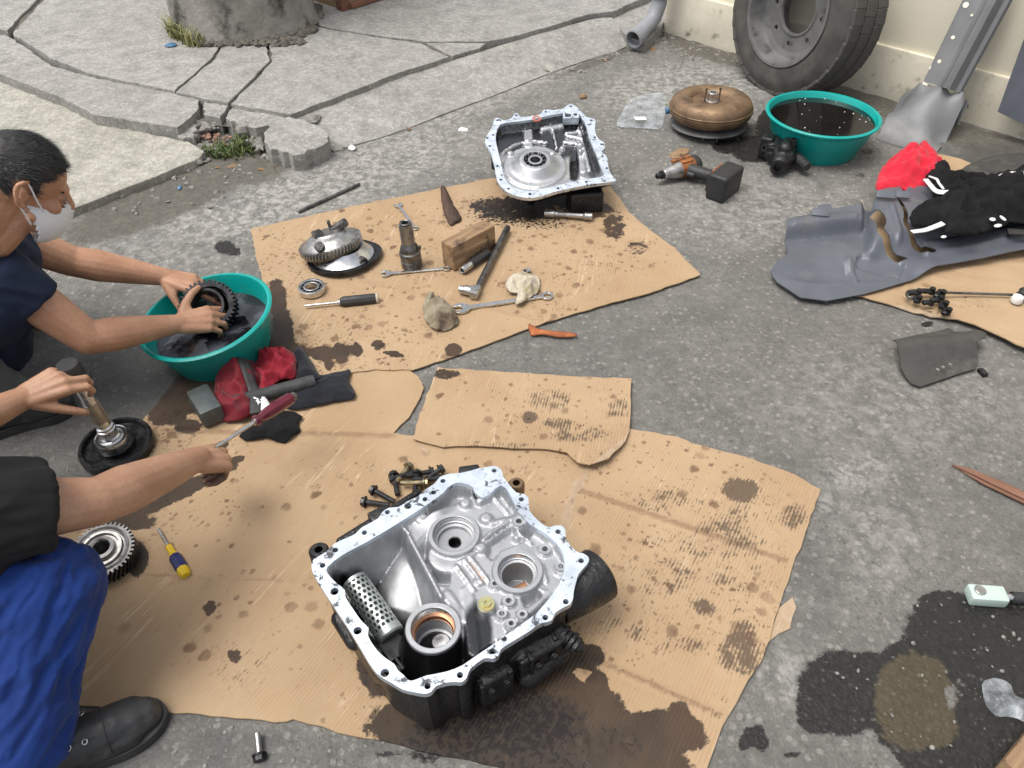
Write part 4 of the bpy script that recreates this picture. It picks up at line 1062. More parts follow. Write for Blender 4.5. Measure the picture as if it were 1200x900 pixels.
    for a, b in (((552, 662), (572, 688)), ((546, 666), (566, 692)), ((536, 672), (556, 700)), ((558, 656), (540, 667))):
        z = rib(z, f(*a, .05), f(*b, .05), 0.0028, -0.046, 3)
    z = rib(z, f(548, 700, .05), f(556, 770, .05), 0.012, -0.050, 3)
    z = rib(z, f(525, 705, .05), f(543, 735, .06), 0.010, -0.050, 2)
    z = rib(z, f(615, 690, .05), f(625, 705, .05), 0.0024, -0.042)
    z = rib(z, f(636, 672, .05), f(640, 690, .05), 0.0024, -0.046)
    z = rib(z, f(583, 700, .05), f(640, 700, .05), 0.002, -0.052)
    z = pit(z, [L(x, y, .07) for x, y in [(610, 706), (625, 702), (632, 710), (617, 722)]], -0.068)
    for (x, y, r, top) in ((546, 596, .010, -.040), (570, 614, .011, -.040), (564, 648, .009, -.040), (497, 615, .010, -.046), (487, 615, .011, -.05), (606, 637, .005, -.05), (560, 690, .008, -.046)):
        z = bump(z, f(x, y, -top), r, top, 0.010)
    z = z + 0.027 * sstep(-.085, -.055, z)
    # bosses with tapped holes
    bos = [(608, 611, .0155, -.012), (638.5, 643.5, .0150, -.016), (657, 664, .0125, -.010), (596, 704, .014, -.016), (588, 719, .012, -.014), (612, 720, .012, -.016), (599, 730.5, .012, -.014), (562, 563.5, .017, -.004), (580, 684, .012, -.016), (591, 749, .011, -.006)]
    for x, y, r, top in bos: z = bump(z, f(x, y, -top), r, top, 0.004, 0.003)
    # bearing seats
    bores = [('bearing_seat', 532, 625, .0595, .0470, -.012, -.046), ('bearing_seat', 606.5, 668.5, .0560, .0420, -.012, -.042), ('bearing_seat', 507.5, 735, .0585, .0445, -.020, -.110)]
    for nm, x, y, ro, ri, top, bot in bores:
        z = smax(z, top - 0.002 - np.clip(disc(f(x, y, -top), ro - 0.004), 0, 1) * 3.4, 0.006)
    # the low tub keeps a steep wall; flange lands slope in
    z = smin(z, -0.012 - 9.0 * np.clip(0.004 - sd, -1, 0.004) * 0 + 0 * sd, 0.004)
    wallh = -0.011 - np.clip(sd - 0.0015, 0, 1) * 7.0
    z = smax(z, wallh, 0.008)
    for lx, ly, r in ((392, 693, .019), (419, 739, .018), (451, 788, .018), (442, 763, .008), (465, 783, .008)):
        z = smax(z, -0.013 - np.clip(disc(f(lx, ly, .013), r), 0, 1) * 9, 0.003)
    for nm, x, y, ro, ri, top, bot in bores:
        cc = f(x, y, -top)
        z = np.where(disc(cc, ri) < 0.001, np.minimum(z, bot - 0.004), z)
    cA, cB, cC = f(532, 625, .012), f(606.5, 668.5, .012), f(507.5, 735, .020)
    z = np.where(disc(cA, .0155) < 0, -0.13, z)
    z = np.where(disc(cB, .037) < 0, -0.100, z)
    z = np.where(disc(cC, .036) < 0, -0.17, z)
    for x, y, r, top in bos:
        z = np.where(disc(f(x, y, -top), r * 0.42) < 0, np.minimum(z, top - 0.03), z)
    # dark pocket by the top boss and the darker low side
    z = pit(z, [L(x, y, .05) for x, y in [(569, 570), (577, 562), (583, 567), (572, 575)]], -0.09, 8, 0.001)
    z = pit(z, [L(x, y, .05) for x, y in [(554, 573), (563, 571), (567, 578), (559, 586)]], -0.09, 8, 0.001)
    Q = proj(P[:, 0] + org.x, P[:, 1] + org.y, org.z + ZT + z)
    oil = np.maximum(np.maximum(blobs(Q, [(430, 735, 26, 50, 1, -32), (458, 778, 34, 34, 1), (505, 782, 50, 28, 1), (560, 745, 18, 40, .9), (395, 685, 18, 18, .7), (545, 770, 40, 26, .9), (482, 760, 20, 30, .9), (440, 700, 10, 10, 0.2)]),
                     blobs(Q, [(577, 567, 7, 6, 1), (560, 578, 6, 8, .9), (590, 722, 8, 8, .4), (520, 740, 30, 40, .5)])), sstep(-0.10, -0.16, z) * 0.42)  # mixes the pockets, low side and deepest floor darker
    # underside so the tub reads as solid
    n = len(P)
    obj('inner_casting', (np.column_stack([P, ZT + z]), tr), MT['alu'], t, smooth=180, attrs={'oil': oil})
    for nm, x, y, ro, ri, top, bot in bores:
        cc = L(x, y, -top)
        steps = [(ri * .80, bot), (ri * .80, bot + 0.010), (ri * .93, bot + 0.011), (ri * .93, (top + bot) / 2), (ri, (top + bot) / 2 + 0.001), (ri, top - 0.001), (ri + 0.0015, top), (ro - 0.0035, top), (ro - 0.002, top - 0.002), (ro - 0.002, top - 0.012)]
        if x > 600: steps[0] = (ri * .80, -0.10)
        s = obj(nm, lathe(steps, 48), MT['alu'] if x != 507.5 else MT['alu'], t, smooth=30, loc=(cc[0], cc[1], ZT))
        obj('machined_bore', lathe([(ri - 0.0006, (top + bot) / 2 + 0.003), (ri - 0.0006, top - 0.003)], 48), MT['bright'], s, smooth=60)
        if x == 532:
            obj('bore_floor', lathe([(0.014, bot - 0.0005), (ri * .82, bot + 0.0005)], 40), MT['alu'], s, smooth=40)
            obj('shaft_hole', lathe([(0.0148, bot + 0.002), (0.0145, bot - 0.03), (0, bot - 0.03)], 28), MT['greasy'], s, smooth=40)
        if x == 606.5:
            b = L(611, 670, .19)
            obj('cast_bridge', M().add(box(0.036, 0.020, 0.02, 0.003), T(0.006, -0.004, -0.082, 0, 0, 32)), MT['copper'], s)
        if x == 507.5:
            obj('copper_bush', lathe([(ri * .86, -.056), (ri * .985, -.055), (ri * .985, -.046), (ri * .90, -.046), (ri * .86, -.050)], 40), MT['copper'], s, smooth=30)
            obj('oil_pool', lathe([(0, -.112), (ri * .9, -.112)], 32), MT['oilfluid'], s)
            obj('seal_disc', lathe([(0.0, -.100), (0.018, -.100), (0.020, -.104), (0.020, -.110)], 28), MT['bright'], s, smooth=30, loc=(0.010, 0.012, 0))
    # thread inserts and the hole rims
    for x, y, r, top in bos:
        cc = L(x, y, -top)
        obj('tapped_boss', lathe([(r * .42, -0.02), (r * .44, 0.0012), (r * .9, 0.0014), (r * .96, 0.0), (r * .96, -0.004)], 22), MT['alu'], t, smooth=30, loc=(cc[0], cc[1], ZT + top))
    # plated hex plug
    c = L(570, 709, .012)
    pl = obj('plug_bolt', M().add(lathe([(0, 0.004), (0.0165, 0.004), (0.0175, 0.003), (0.0175, 0), (0, 0)], 28)).add(prism(circle((0, 0), 0.011, 6), 0.0, 0.008, [circle((0, 0), 0.0045, 6)])), MT['zinc'], t, smooth=30, loc=(c[0], c[1], ZT - 0.010))
    z0 = obj('plug_boss', cyl(0.0185, 0.05, 24), MT['alu'], t, loc=(c[0], c[1], ZT - 0.060))
    # cast ribs with copper tint
    for a, b in (((551, 665), (569, 687)),):
        p, q = L(*a, .045), L(*b, .045)
        obj('copper_strip', M().add(box(math.dist(p, q), 0.0045, 0.004, 0.001), T((p[0] + q[0]) / 2, (p[1] + q[1]) / 2, ZT - 0.026, 0, 0, math.degrees(math.atan2(q[1] - p[1], q[0] - p[0])))), MT['copper'], t)
    # perforated strainer tube
    a, b = Vector((*L(416, 682, .085), ZT - .085)), Vector((*L(458, 744, .105), ZT - .105))
    mm = along(a, b); Ls = (b - a).length; r = 0.029
    st = obj('strainer', perforated(r, Ls, 16, 12), MT['steel_light'], t, smooth=40)
    st.matrix_local = mm
    obj('strainer_core', lathe([(0, 0.004), (r * .9, 0.004), (r * .9, Ls - 0.004), (0, Ls - .004)], 24), MT['greasy'], st, smooth=40)
    obj('strainer_cap', lathe([(r * .99, Ls - .014), (r * 1.03, Ls - .014), (r * 1.03, Ls + 0.002), (r * .92, Ls + .006), (0, Ls + .004)], 32), MT['steel_light'], st, smooth=30)
    obj('strainer_collar', lathe([(r * .9, -0.002), (r * 1.02, -0.002), (r * 1.02, 0.006), (r * .99, 0.006)], 32), MT['steel_light'], st, smooth=30)
    e = Vector((*L(463, 762, .12), ZT - .125))
    obj('strainer_bracket', M().add(box(0.05, 0.05, 0.045, 0.004), Matrix.Translation(e) @ Matrix.Rotation(R(-52), 4, 'Z')).add(box(0.055, 0.006, 0.03, 0.002), Matrix.Translation(e + Vector((0.008, -0.03, 0.012))) @ Matrix.Rotation(R(-52), 4, 'Z')), MT['black'], t, smooth=30)
    # greasy outside
    oc = np.mean(O, 0)
    body = M()
    n = len(O)
    def loft(levels):
        v, fc = [], []
        for s, zz in levels:
            v += [(oc[0] + (p[0] - oc[0]) * s, oc[1] + (p[1] - oc[1]) * s, zz) for p in Oi]
        k = len(Oi)
        for l in range(len(levels) - 1):
            for i in range(k):
                j = (i + 1) % k
                fc.append((l * k + i, l * k + j, (l + 1) * k + j, (l + 1) * k + i))
        return v, fc
    sdO = 0.004
    Oi = []
    for i, p in enumerate(O):                           # outside wall with cast ribs
        g = 1 - 0.055 * (0.5 + 0.5 * math.cos(i * 2 * math.pi / 12)) ** 3 * 0 - 0.028 * (1 if (i // 4) % 3 else 0)
        Oi.append((oc[0] + (p[0] - oc[0]) * g, oc[1] + (p[1] - oc[1]) * g))
    shell = M().add(loft([(0.985, ZT - 0.0135), (0.97, ZT - 0.03), (0.965, 0.11), (0.96, 0.055), (0.945, 0.018), (0.92, 0.0)]))
    sh = obj('outer_casting', shell, MT['greasy'], t, smooth=50, solid=0.004)
    def K(x, y, zz): p = G(x, y, org.z + zz); return Vector((p.x - org.x, p.y - org.y, zz))
    # black trumpet on the right
    a, b = K(650, 700, .125), K(712, 662, .115)
    p0, p1 = K(640, 715, .12), K(697, 676, .12)
    dr = (p1 - p0).normalized(); p0 = p0 + dr * .022
    rg = obj('output_housing', M().add(lathe([(0, 0), (0.046, 0), (0.052, 0.03), (0.056, 0.055), (0.058, .075), (0.061, .10), (0.061, .127), (0.056, .131), (0.05, .131), (0.048, .105), (0, .105)], 36), along(p0, p0 + dr)), MT['greasy'], t, smooth=40)
    obj('seal_lip', M().add(ring(.044, .050, .008, 36), along(p0 + dr * .126, p0 + dr * 1.2)), MT['black'], t)
    # fittings, hoses and lugs on the near side
    g1 = M()
    for i in range(6):
        g1.add(ring(0.012, 0.020 if i % 2 else 0.024, 0.009, 20), along(K(648 + i * 5, 735 + i * 4, .10), K(653 + i * 5, 739 + i * 4, .098)))
    obj('hose_fitting', g1.add(cap(K(645, 732, .10), .018, K(678, 757, .09), .014)), MT['greasy'], t, smooth=40)
    q0, q1 = K(556, 812, .07), K(662, 752, .07)
    an = math.degrees(math.atan2(q1.y - q0.y, q1.x - q0.x)); mid = (q0 + q1) / 2; Lq = (q1 - q0).length
    def side(u, w, hz, sx, sy, sz): return Matrix.Translation(mid) @ Matrix.Rotation(R(an), 4, 'Z') @ Matrix.Translation((u * Lq, w, hz))
    g2 = M()
    for u, w, hz, sx, sy, sz in ((.0, .035, .0, Lq, .07, .11), (-.30, .012, .01, .07, .07, .10), (.22, .010, .012, .12, .06, .075), (.42, .02, -.01, .05, .08, .08)):
        g2.add(box(sx, sy, sz, .007, 2), side(u, w, hz, sx, sy, sz))
    g2.add(cap(side(.05, -.01, -.03, 0, 0, 0).translation, .028, side(.45, -.005, -.02, 0, 0, 0).translation, .024))
    v, fc, nn = fuse(g2, .0035, 2)
    v = v + nn * ((fbm(v * 60, 3, 2) - .5) * .004)[:, None]
    obj('side_cover', (v, fc), MT['greasy'], t, smooth=180)
    for u in (-.46, -.17, .06, .36):
        obj('casting_rib', M().add(box(.010, .022, .10, .002), side(u, -.014 if u < .3 else .0, .008, 0, 0, 0)), MT['greasy'], t, smooth=30)
    for u, hz in ((-.38, .045), (-.22, .045), (.12, .04), (.30, .042)):
        obj('cover_bolt', M().add(prism(circle((0, 0), .009, 6), 0, .008)).add(cyl(.011, .003, 16)), MT['blackmetal'], t, smooth=30).matrix_local = side(u, -.024, hz - .02, 0, 0, 0) @ Matrix.Rotation(R(90), 4, 'X')
    for (x0, y0, zz, r) in ((375, 650, .165, .022), (605, 572, .15, .020)):
        q = K(x0, y0, zz)
        obj('bolt_lug', M().add(lathe([(0.008, 0), (r, 0), (r, .035), (r * .8, .04), (.009, .04)], 20), Matrix.Translation(q - Vector((0, 0, .02)))), MT['greasy'] if x0 < 400 else MT['bronze'], t, smooth=40)
    for q in (M().add(cap(K(400, 635, .13), .012, K(490, 578, .13), .010)), M().add(box(.05, .03, .03, .006), Matrix.Translation(K(445, 605, .16)) @ Matrix.Rotation(R(35), 4, 'Z')), M().add(box(.05, .02, .03, .006), Matrix.Translation(K(550, 553, .18)) @ Matrix.Rotation(R(10), 4, 'Z')), M().add(cap(K(398, 725, .11), .018, K(415, 752, .10), .018))):
        obj('casting_lip', q, MT['greasy'], t, smooth=40)
    return t

def perforated(r, L, nu, nv):
    """tube wall with round holes, staggered rows"""
    v, f = [], []
    du, dv = 2 * math.pi / nu, L / nv
    for j in range(nv):
        for i in range(nu):
            u0 = (i + 0.5 * (j % 2)) * du; w0 = j * dv
            sq = [(0, 0), (.5, 0), (1, 0), (1, .5), (1, 1), (.5, 1), (0, 1), (0, .5)]
            o = len(v)
            for a, b in sq: v.append((u0 + a * du, w0 + b * dv, r))
            for a, b in sq:
                an = math.atan2(b - .5, a - .5)
                v.append((u0 + (.5 + .385 * math.cos(an)) * du, w0 + (.5 + .385 * math.sin(an)) * dv, r))
            for a, b in sq:
                an = math.atan2(b - .5, a - .5)
                v.append((u0 + (.5 + .385 * math.cos(an)) * du, w0 + (.5 + .385 * math.sin(an)) * dv, r * .92))
            for k in range(8):
                l = (k + 1) % 8
                f.append((o + k, o + l, o + 8 + l, o + 8 + k)); f.append((o + 8 + k, o + 8 + l, o + 16 + l, o + 16 + k))
    return [(q[2] * math.cos(q[0]), q[2] * math.sin(q[0]), q[1]) for q in v], f
MT['steel_light'] = surf('galvanised_strainer', (0.55, 0.60, 0.58), (0.44, 0.48, 0.47), 40, (0.35, 0.5), 0.8, 0.15, 120, 0.001)
casing()

# ------------------------------------------------------------------ second housing, tilted, on the far cardboard
def housing():
    tilt = R(12)
    p0 = G(640, 229, 0.135)
    ex = Vector((1, 0.0, 0)); ey = Vector((0, math.cos(tilt), math.sin(tilt))); n = ex.cross(ey)
    t = thing('gearbox_housing', 'smaller tilted gearbox housing half with a bearing in its pale bowl on the far cardboard', 'gearbox housing', p0, (tilt, 0, 0))
    def L(x, y, d=0.0):
        p = GP(x, y, p0 - n * d, n) - p0
        return (p.dot(ex), p.dot(ey))
    out = [(579, 140), (583, 138), (588, 140), (592, 141), (600, 138), (603, 133), (607, 133), (610, 137), (622, 136), (633, 134), (637, 129), (642, 128), (648, 129), (660, 127), (665, 123), (670, 121.5), (675, 125), (679, 128), (687, 137), (695, 138.5), (698, 142), (697, 150), (699, 159), (703, 164), (708, 167), (709, 173), (705, 178), (710, 182), (712, 187), (713, 196), (716, 204), (721, 209.5), (720, 212.5),
           (700, 215), (684, 217.5), (653, 224), (634.6, 229.8), (620.6, 232), (606.6, 230), (593, 224), (583, 212.6), (580, 197), (575.5, 180), (570, 171), (568.5, 164), (571.6, 157), (577, 148)]
    inn = [(586, 146), (600, 143), (624, 140), (640, 136), (662, 132), (676, 132), (682, 139), (687, 147), (690, 160), (695, 172), (700, 184), (705, 198), (708, 205), (700, 208), (680, 211), (655, 217), (636, 222), (621, 224), (608, 222), (598, 217), (591, 207), (587, 190), (582, 170), (581, 158)]
    holes = [(583, 141), (605, 135), (639.5, 131), (669, 124.5), (693, 141), (697, 161), (705, 169), (706, 183), (711, 197), (687, 213), (654, 220.5), (621, 227), (596, 221), (587, 210.5), (583, 194.5), (574, 171), (571, 161.5), (578, 158)]
    O = ccw(rounded([L(*p) for p in out], 2)); I = ccw(rounded([L(*p) for p in inn], 2))
    obj('flange', prism(O, -0.014, 0, [I] + [circle(L(*h), 0.006, 10) for h in holes]), MT['flange'], t, smooth=30, bev=0.0012, seg=1)
    Id = dense(I, 0.006)
    P, tr = sheet(Id, 0.0045, 3)
    sd = -poly_sd(P, I)
    def f(x, y, d): return np.array(L(x, y, d))
    def disc(c, r): return np.hypot(P[:, 0] - c[0], P[:, 1] - c[1]) - r
    z = np.full(len(P), -0.044)
    def rib(z, a, b, w, top, slope=4.0, k=0.005): return smax(z, top - np.clip(seg_d(P, a, b) - w, 0, 1) * slope, k)
    cB = f(627, 193, .03)
    rr = np.hypot(P[:, 0] - cB[0], P[:, 1] - cB[1])
    z = smax(z, np.where(rr < 0.135, -0.036, -0.2) - np.clip(rr - 0.125, 0, 1) * 3, 0.006)
    z = smax(z, -0.004 - np.clip(rr - 0.060, 0, 1) * 0.9, 0.008)
    z = rib(z, f(636, 157, .06), f(657, 154, .06), 0.010, -0.028, 3)
    z = rib(z, f(663, 162, .06), f(674, 161, .06), 0.004, -0.031, 3)
    z = rib(z, f(662, 172, .06), f(674, 173, .06), 0.009, -0.031, 3)
    z = rib(z, f(619, 140, .06), f(619, 176, .06), 0.016, -0.033, 3)
    z = rib(z, f(677, 150, .06), f(690, 205, .06), 0.006, -0.033, 3)
    z = rib(z, f(646, 150, .06), f(652, 178, .06), 0.003, -0.034, 3)
    z = rib(z, f(665, 165, .06), f(680, 168, .06), 0.006, -0.030, 3)
    for (x, y, r, top) in ((619, 163, .006, -.024), (648, 178, .010, -.024), (680, 168, .009, -.020), (680, 175, .008, -.022), (598, 178, .010, -.024), (659, 172, .008, -.022), (678, 152, .008, -.028), (684, 200, .012, -.024)):
        z = smax(z, top - np.clip(disc(f(x, y, -top), r), 0, 1) * 2.5, 0.005)
    an = np.arctan2(P[:, 1] - cB[1], P[:, 0] - cB[0])
    z = smax(z, np.where((an > 1.2) & (an < 2.9), -0.024, -0.2) - np.abs(rr - 0.15) * 3, 0.004)
    pocket = [L(x, y, .06) for x, y in [(668, 180), (677, 180), (678, 212), (668, 214)]]
    z = np.where(inside(P, pocket), -0.10, z)
    z = smax(z, -0.012 - np.clip(sd - 0.002, 0, 1) * 6, 0.008)
    z = np.where(rr < 0.044, -0.07, z)
    W = np.array([list(p0 + ex * a + ey * b + n * c) for a, b, c in zip(P[:, 0], P[:, 1], z)])
    Q = proj(W[:, 0], W[:, 1], W[:, 2])
    oil = np.maximum(blobs(Q, [(625, 155, 60, 26, 1), (605, 165, 26, 20, 1), (650, 165, 40, 22, 1), (673, 195, 6, 18, 1), (695, 185, 12, 30, .75), (690, 160, 16, 26, .8), (660, 150, 40, 16, .9)]), 0.0) * (rr > 0.1) * np.maximum(sstep(-.034, -.041, z), sd < .018)  # wet film plus dark reflection painted into the deep floor and walls
    obj('inner_casting', (np.column_stack([P, z]), tr), MT['alu2'], t, smooth=180, attrs={'oil': oil})
    b = thing_part = obj('bearing', lathe([(0.0505, -0.03), (0.0505, -.0205), (0.0495, -.0195), (0.046, -.0195), (0.045, -.022), (0.045, -.05)], 40), MT['bright'], t, smooth=30, loc=(cB[0], cB[1], 0.017))
    obj('inner_race', lathe([(0.020, -.05), (0.020, -.022), (0.021, -.0205), (0.028, -.0205), (0.029, -.022), (0.029, -.05)], 36), MT['bright'], b, smooth=30)
    bm_ = M()
    for k in range(11):
        a = 2 * math.pi * k / 11
        bm_.add(ball(0.0078, 10), T(0.037 * math.cos(a), 0.037 * math.sin(a), -.030))
    obj('bearing_balls', bm_.add(lathe([(0.029, -.036), (0.045, -.036)], 30)), MT['greasy'], b, smooth=180)
    obj('race_hole', lathe([(0, -.05), (.0205, -.05)], 20), MT['oilfluid'], b)
    c = L(629, 140, .004)
    obj('oil_seal', lathe([(.010, -.004), (0.011, 0.001), (.018, .001), (.019, -.004)], 28), MT['sealred'], t, smooth=30, loc=(c[0], c[1], 0.001))
    c = L(669, 136, .004)
    obj('valve_pad', prism([(-.033, -.024), (.033, -.020), (.033, .020), (-.033, .020)], -0.03, 0.0022, [[(-.026, -.014), (-.002, -.014), (.002, .004), (-.024, .010)], circle((.018, .002), .009, 12)]), MT['flange'], t, smooth=30, loc=(c[0], c[1], 0))
    # outside
    oc = np.mean(O, 0); k = len(O)
    v, fc = [], []
    lv = [(0.985, -.0135), (0.955, -.026), (.86, -.055), (.74, -.095), (.3, -.10)]
    for s, zz in lv: v += [(oc[0] + (p[0] - oc[0]) * s, oc[1] + (p[1] - oc[1]) * s, zz) for p in O]
    for l in range(len(lv) - 1):
        for i in range(k):
            j = (i + 1) % k
            fc.append((l * k + i, l * k + j, (l + 1) * k + j, (l + 1) * k + i))
    obj('outer_casting', (v, fc), MT['greasy'], t, smooth=40, solid=0.003)
    im = t.matrix_world.copy()
    mi = (Matrix.Translation(p0) @ Matrix.Rotation(tilt, 4, 'X')).inverted()
    def K(x, y, zz): return mi @ G(x, y, zz)
    a = mi @ (G(686, 240, 0.045) + Vector((0, 0.05, 0)))
    obj('oil_pan', M().add(box(0.135, 0.11, 0.10, 0.014, 3), Matrix.Translation(a) @ Matrix.Rotation(-tilt, 4, 'X') @ Matrix.Rotation(R(6), 4, 'Z')), MT['greasy'], t, smooth=40)
    a = mi @ G(622, 238, 0.02)
    obj('drain_plug', M().add(cyl(.018, .07, 8, .003), Matrix.Translation(a)), MT['greasy'], t, smooth=30)
    a = mi @ (G(590, 222, 0.03) + Vector((0, .12, 0)))
    obj('mount_foot', M().add(box(0.06, 0.10, 0.09, 0.01), Matrix.Translation(a) @ Matrix.Rotation(-tilt, 4, 'X')).add(cyl(.018, .08, 12), Matrix.Translation(a + Vector((-0.035, .05, 0)))), MT['greasy'], t, smooth=40)
    a = mi @ (G(690, 200, 0.05) + Vector((0, .28, 0)))
    obj('rear_foot', M().add(box(0.30, 0.08, 0.10, 0.01), Matrix.Translation(a + Vector((-.12, 0, 0))) @ Matrix.Rotation(-tilt, 4, 'X')), MT['greasy'], t, smooth=40)
MT['sealred'] = surf('red_seal', (0.5, 0.16, 0.12), None, 20, (0.4, 0.5), 0.0, 0.1)
housing()
# ------------------------------------------------------------------ loose objects
def put(name, label, cat, a, b=None, z=0.0, group=None, pitch=0.0):
    """Empty at photo point a on height z, local +X towards photo point b"""
    p = G(*a, z)
    ang = 0
    if b is not None:
        q = G(*b, z); ang = math.atan2(q.y - p.y, q.x - p.x)
    t = thing(name, label, cat, p, (0, R(pitch), ang), group)
    t['_'] = (G(*b, z) - p).length if b is not None else 0
    L = t['_']; del t['_']
    return t, L
RX = Matrix.Rotation(R(90), 4, 'Y')                    # local Z -> local X
ZA, ZB = ZC + 0.008, ZC + 0.003                        # tops of the far and the front cardboard

def patch(pts, z, h, edge=0.03, seed=1, sp=0.008, folds=1.0, fs=9, rough=0.004, dome=.55, hz=None):
    """crumpled cloth heap inside an outline -> (verts, faces) in world coordinates"""
    w = [G(x, y, z) for x, y in pts]
    w = ccw(roughen([(p[0], p[1]) for p in rounded([(q.x, q.y) for q in w], 3)], sp * 2.0, rough * 0.6, seed))
    P, tr = sheet(w, sp, seed)
    d = poly_d(P, w)
    e = 1 - np.exp(-d / edge)
    q = fbm(np.column_stack([P * fs, np.full(len(P), seed * 3.1)]), 3, seed)
    wp = P + 0.035 * (np.column_stack([fbm(P * 7, 2, seed + 3), fbm(P * 7, 2, seed + 5)]) - 0.5)
    rdg = 1 - np.abs(2 * fbm(np.column_stack([wp * fs * 1.7, np.full(len(P), seed * 1.7)]), 2, seed + 1) - 1) * 2.2
    rp = np.clip(rdg, 0, 1) ** 1.6 - .35 * np.clip(-rdg, 0, .8)
    zz = z + h * e * (dome + 1.05 * (q - 0.5)) + folds * h * 0.35 * (0.35 + .65 * e) * rp + 0.003
    if hz is not None: zz = zz + hz(P, proj(P[:, 0], P[:, 1], z))
    zz = np.maximum(zz, z + 0.002)
    return np.column_stack([P, zz]), tr
def heap(name, label, cat, pts, z, h, mat, solid=0.003, group=None, parent=None, **k):
    V, tr = patch(pts, z, h, **k)
    c = V.mean(0); c[2] = z
    o = obj(name, (V - c, tr), MT[mat], parent, smooth=180, solid=solid)
    o.location = c
    if label: tag(o, label, cat, group)
    return o, V

# --- wheel leaning on the wall
def wheel():
    Rr, Wd = 0.388, 0.25
    n = Vector((-0.885, -0.465, 0)).normalized(); lean = R(7)
    h = Vector((0, 0, 1)).cross(n).normalized()
    nf = (n * math.cos(lean) + Vector((0, 0, 1)) * math.sin(lean)).normalized()
    up = nf.cross(h).normalized()
    if up.z < 0: up = -up
    base = G(892, 108, 0.0)
    cen = base + up * (Rr + 0.0) + Vector((0, 0, 0.004))
    rot = Matrix((up.cross(nf), up, nf)).transposed().to_euler()
    t = thing('truck_wheel', 'big dusty truck wheel leaning against the cream wall', 'wheel', cen, rot)
    r0 = 0.245
    obj('tyre', lathe([(r0, -Wd), (r0 + .02, -Wd + .005), (Rr - .04, -Wd), (Rr - .008, -Wd + .03), (Rr - .006, -Wd / 2), (Rr - .008, -.045), (Rr - 0.016, -.02), (Rr - .045, -.004), (Rr - .075, .002), (Rr - .10, -.002), (r0 + .03, .002), (r0 + .008, -.004), (r0 - .004, -.02), (r0 - .004, -Wd)], 88), MT['rubber'], t, smooth=35)
    tb = None
    nb = 34
    for row, (z0, z1, ph) in enumerate(((-.085, -.018, 0), (-.155, -.092, .5), (-.230, -.162, 0))):
        for k in range(nb):
            if tb is None:
                pass
            a = 2 * math.pi * (k + ph) / nb
            if row == 0 and k == 0:
                m0 = M().add(box(0.0725, z1 - z0, 0.020, 0.004, 1))
                o = obj('tread_block', m0, MT['rubber'], t, smooth=30); tb = o
            else:
                o = tb.copy(); COL.objects.link(o); o.parent = t
            o.matrix_local = Matrix.Rotation(a, 4, 'Z') @ Matrix.Translation((Rr - .008, 0, (z0 + z1) / 2)) @ Matrix.Rotation(R(90), 4, 'Y') @ Matrix.Rotation(R(90), 4, 'Z') @ Matrix.Rotation(R(4 if row != 1 else -4), 4, 'Z')
    rim = obj('rim', lathe([(r0 + .012, .0), (r0 + .010, .006), (r0 - .003, .004), (r0 - .010, -.010), (r0 - .016, -.055), (r0 - .028, -.075), (r0 - .055, -.082)], 72), MT['rim'], t, smooth=40)
    ho = [circle((.155 * math.cos(a), .155 * math.sin(a)), .0125, 12) for a in np.linspace(0, 2 * math.pi, 9)[:-1]]
    obj('rim_disc', prism(circle((0, 0), r0 - .05, 64), -.094, -.082, [circle((0, 0), .105, 40)] + ho), MT['rim'], rim, smooth=30, bev=.002)
    obj('hub_lip', lathe([(.105, -.086), (.108, -.076), (.116, -.076), (.124, -.083)], 48), MT['rim'], rim, smooth=40)
    obj('rim_barrel', lathe([(r0 - .03, -.075), (r0 - .035, -Wd + .01), (r0, -Wd)], 64), MT['rim'], rim, smooth=60)
wheel()

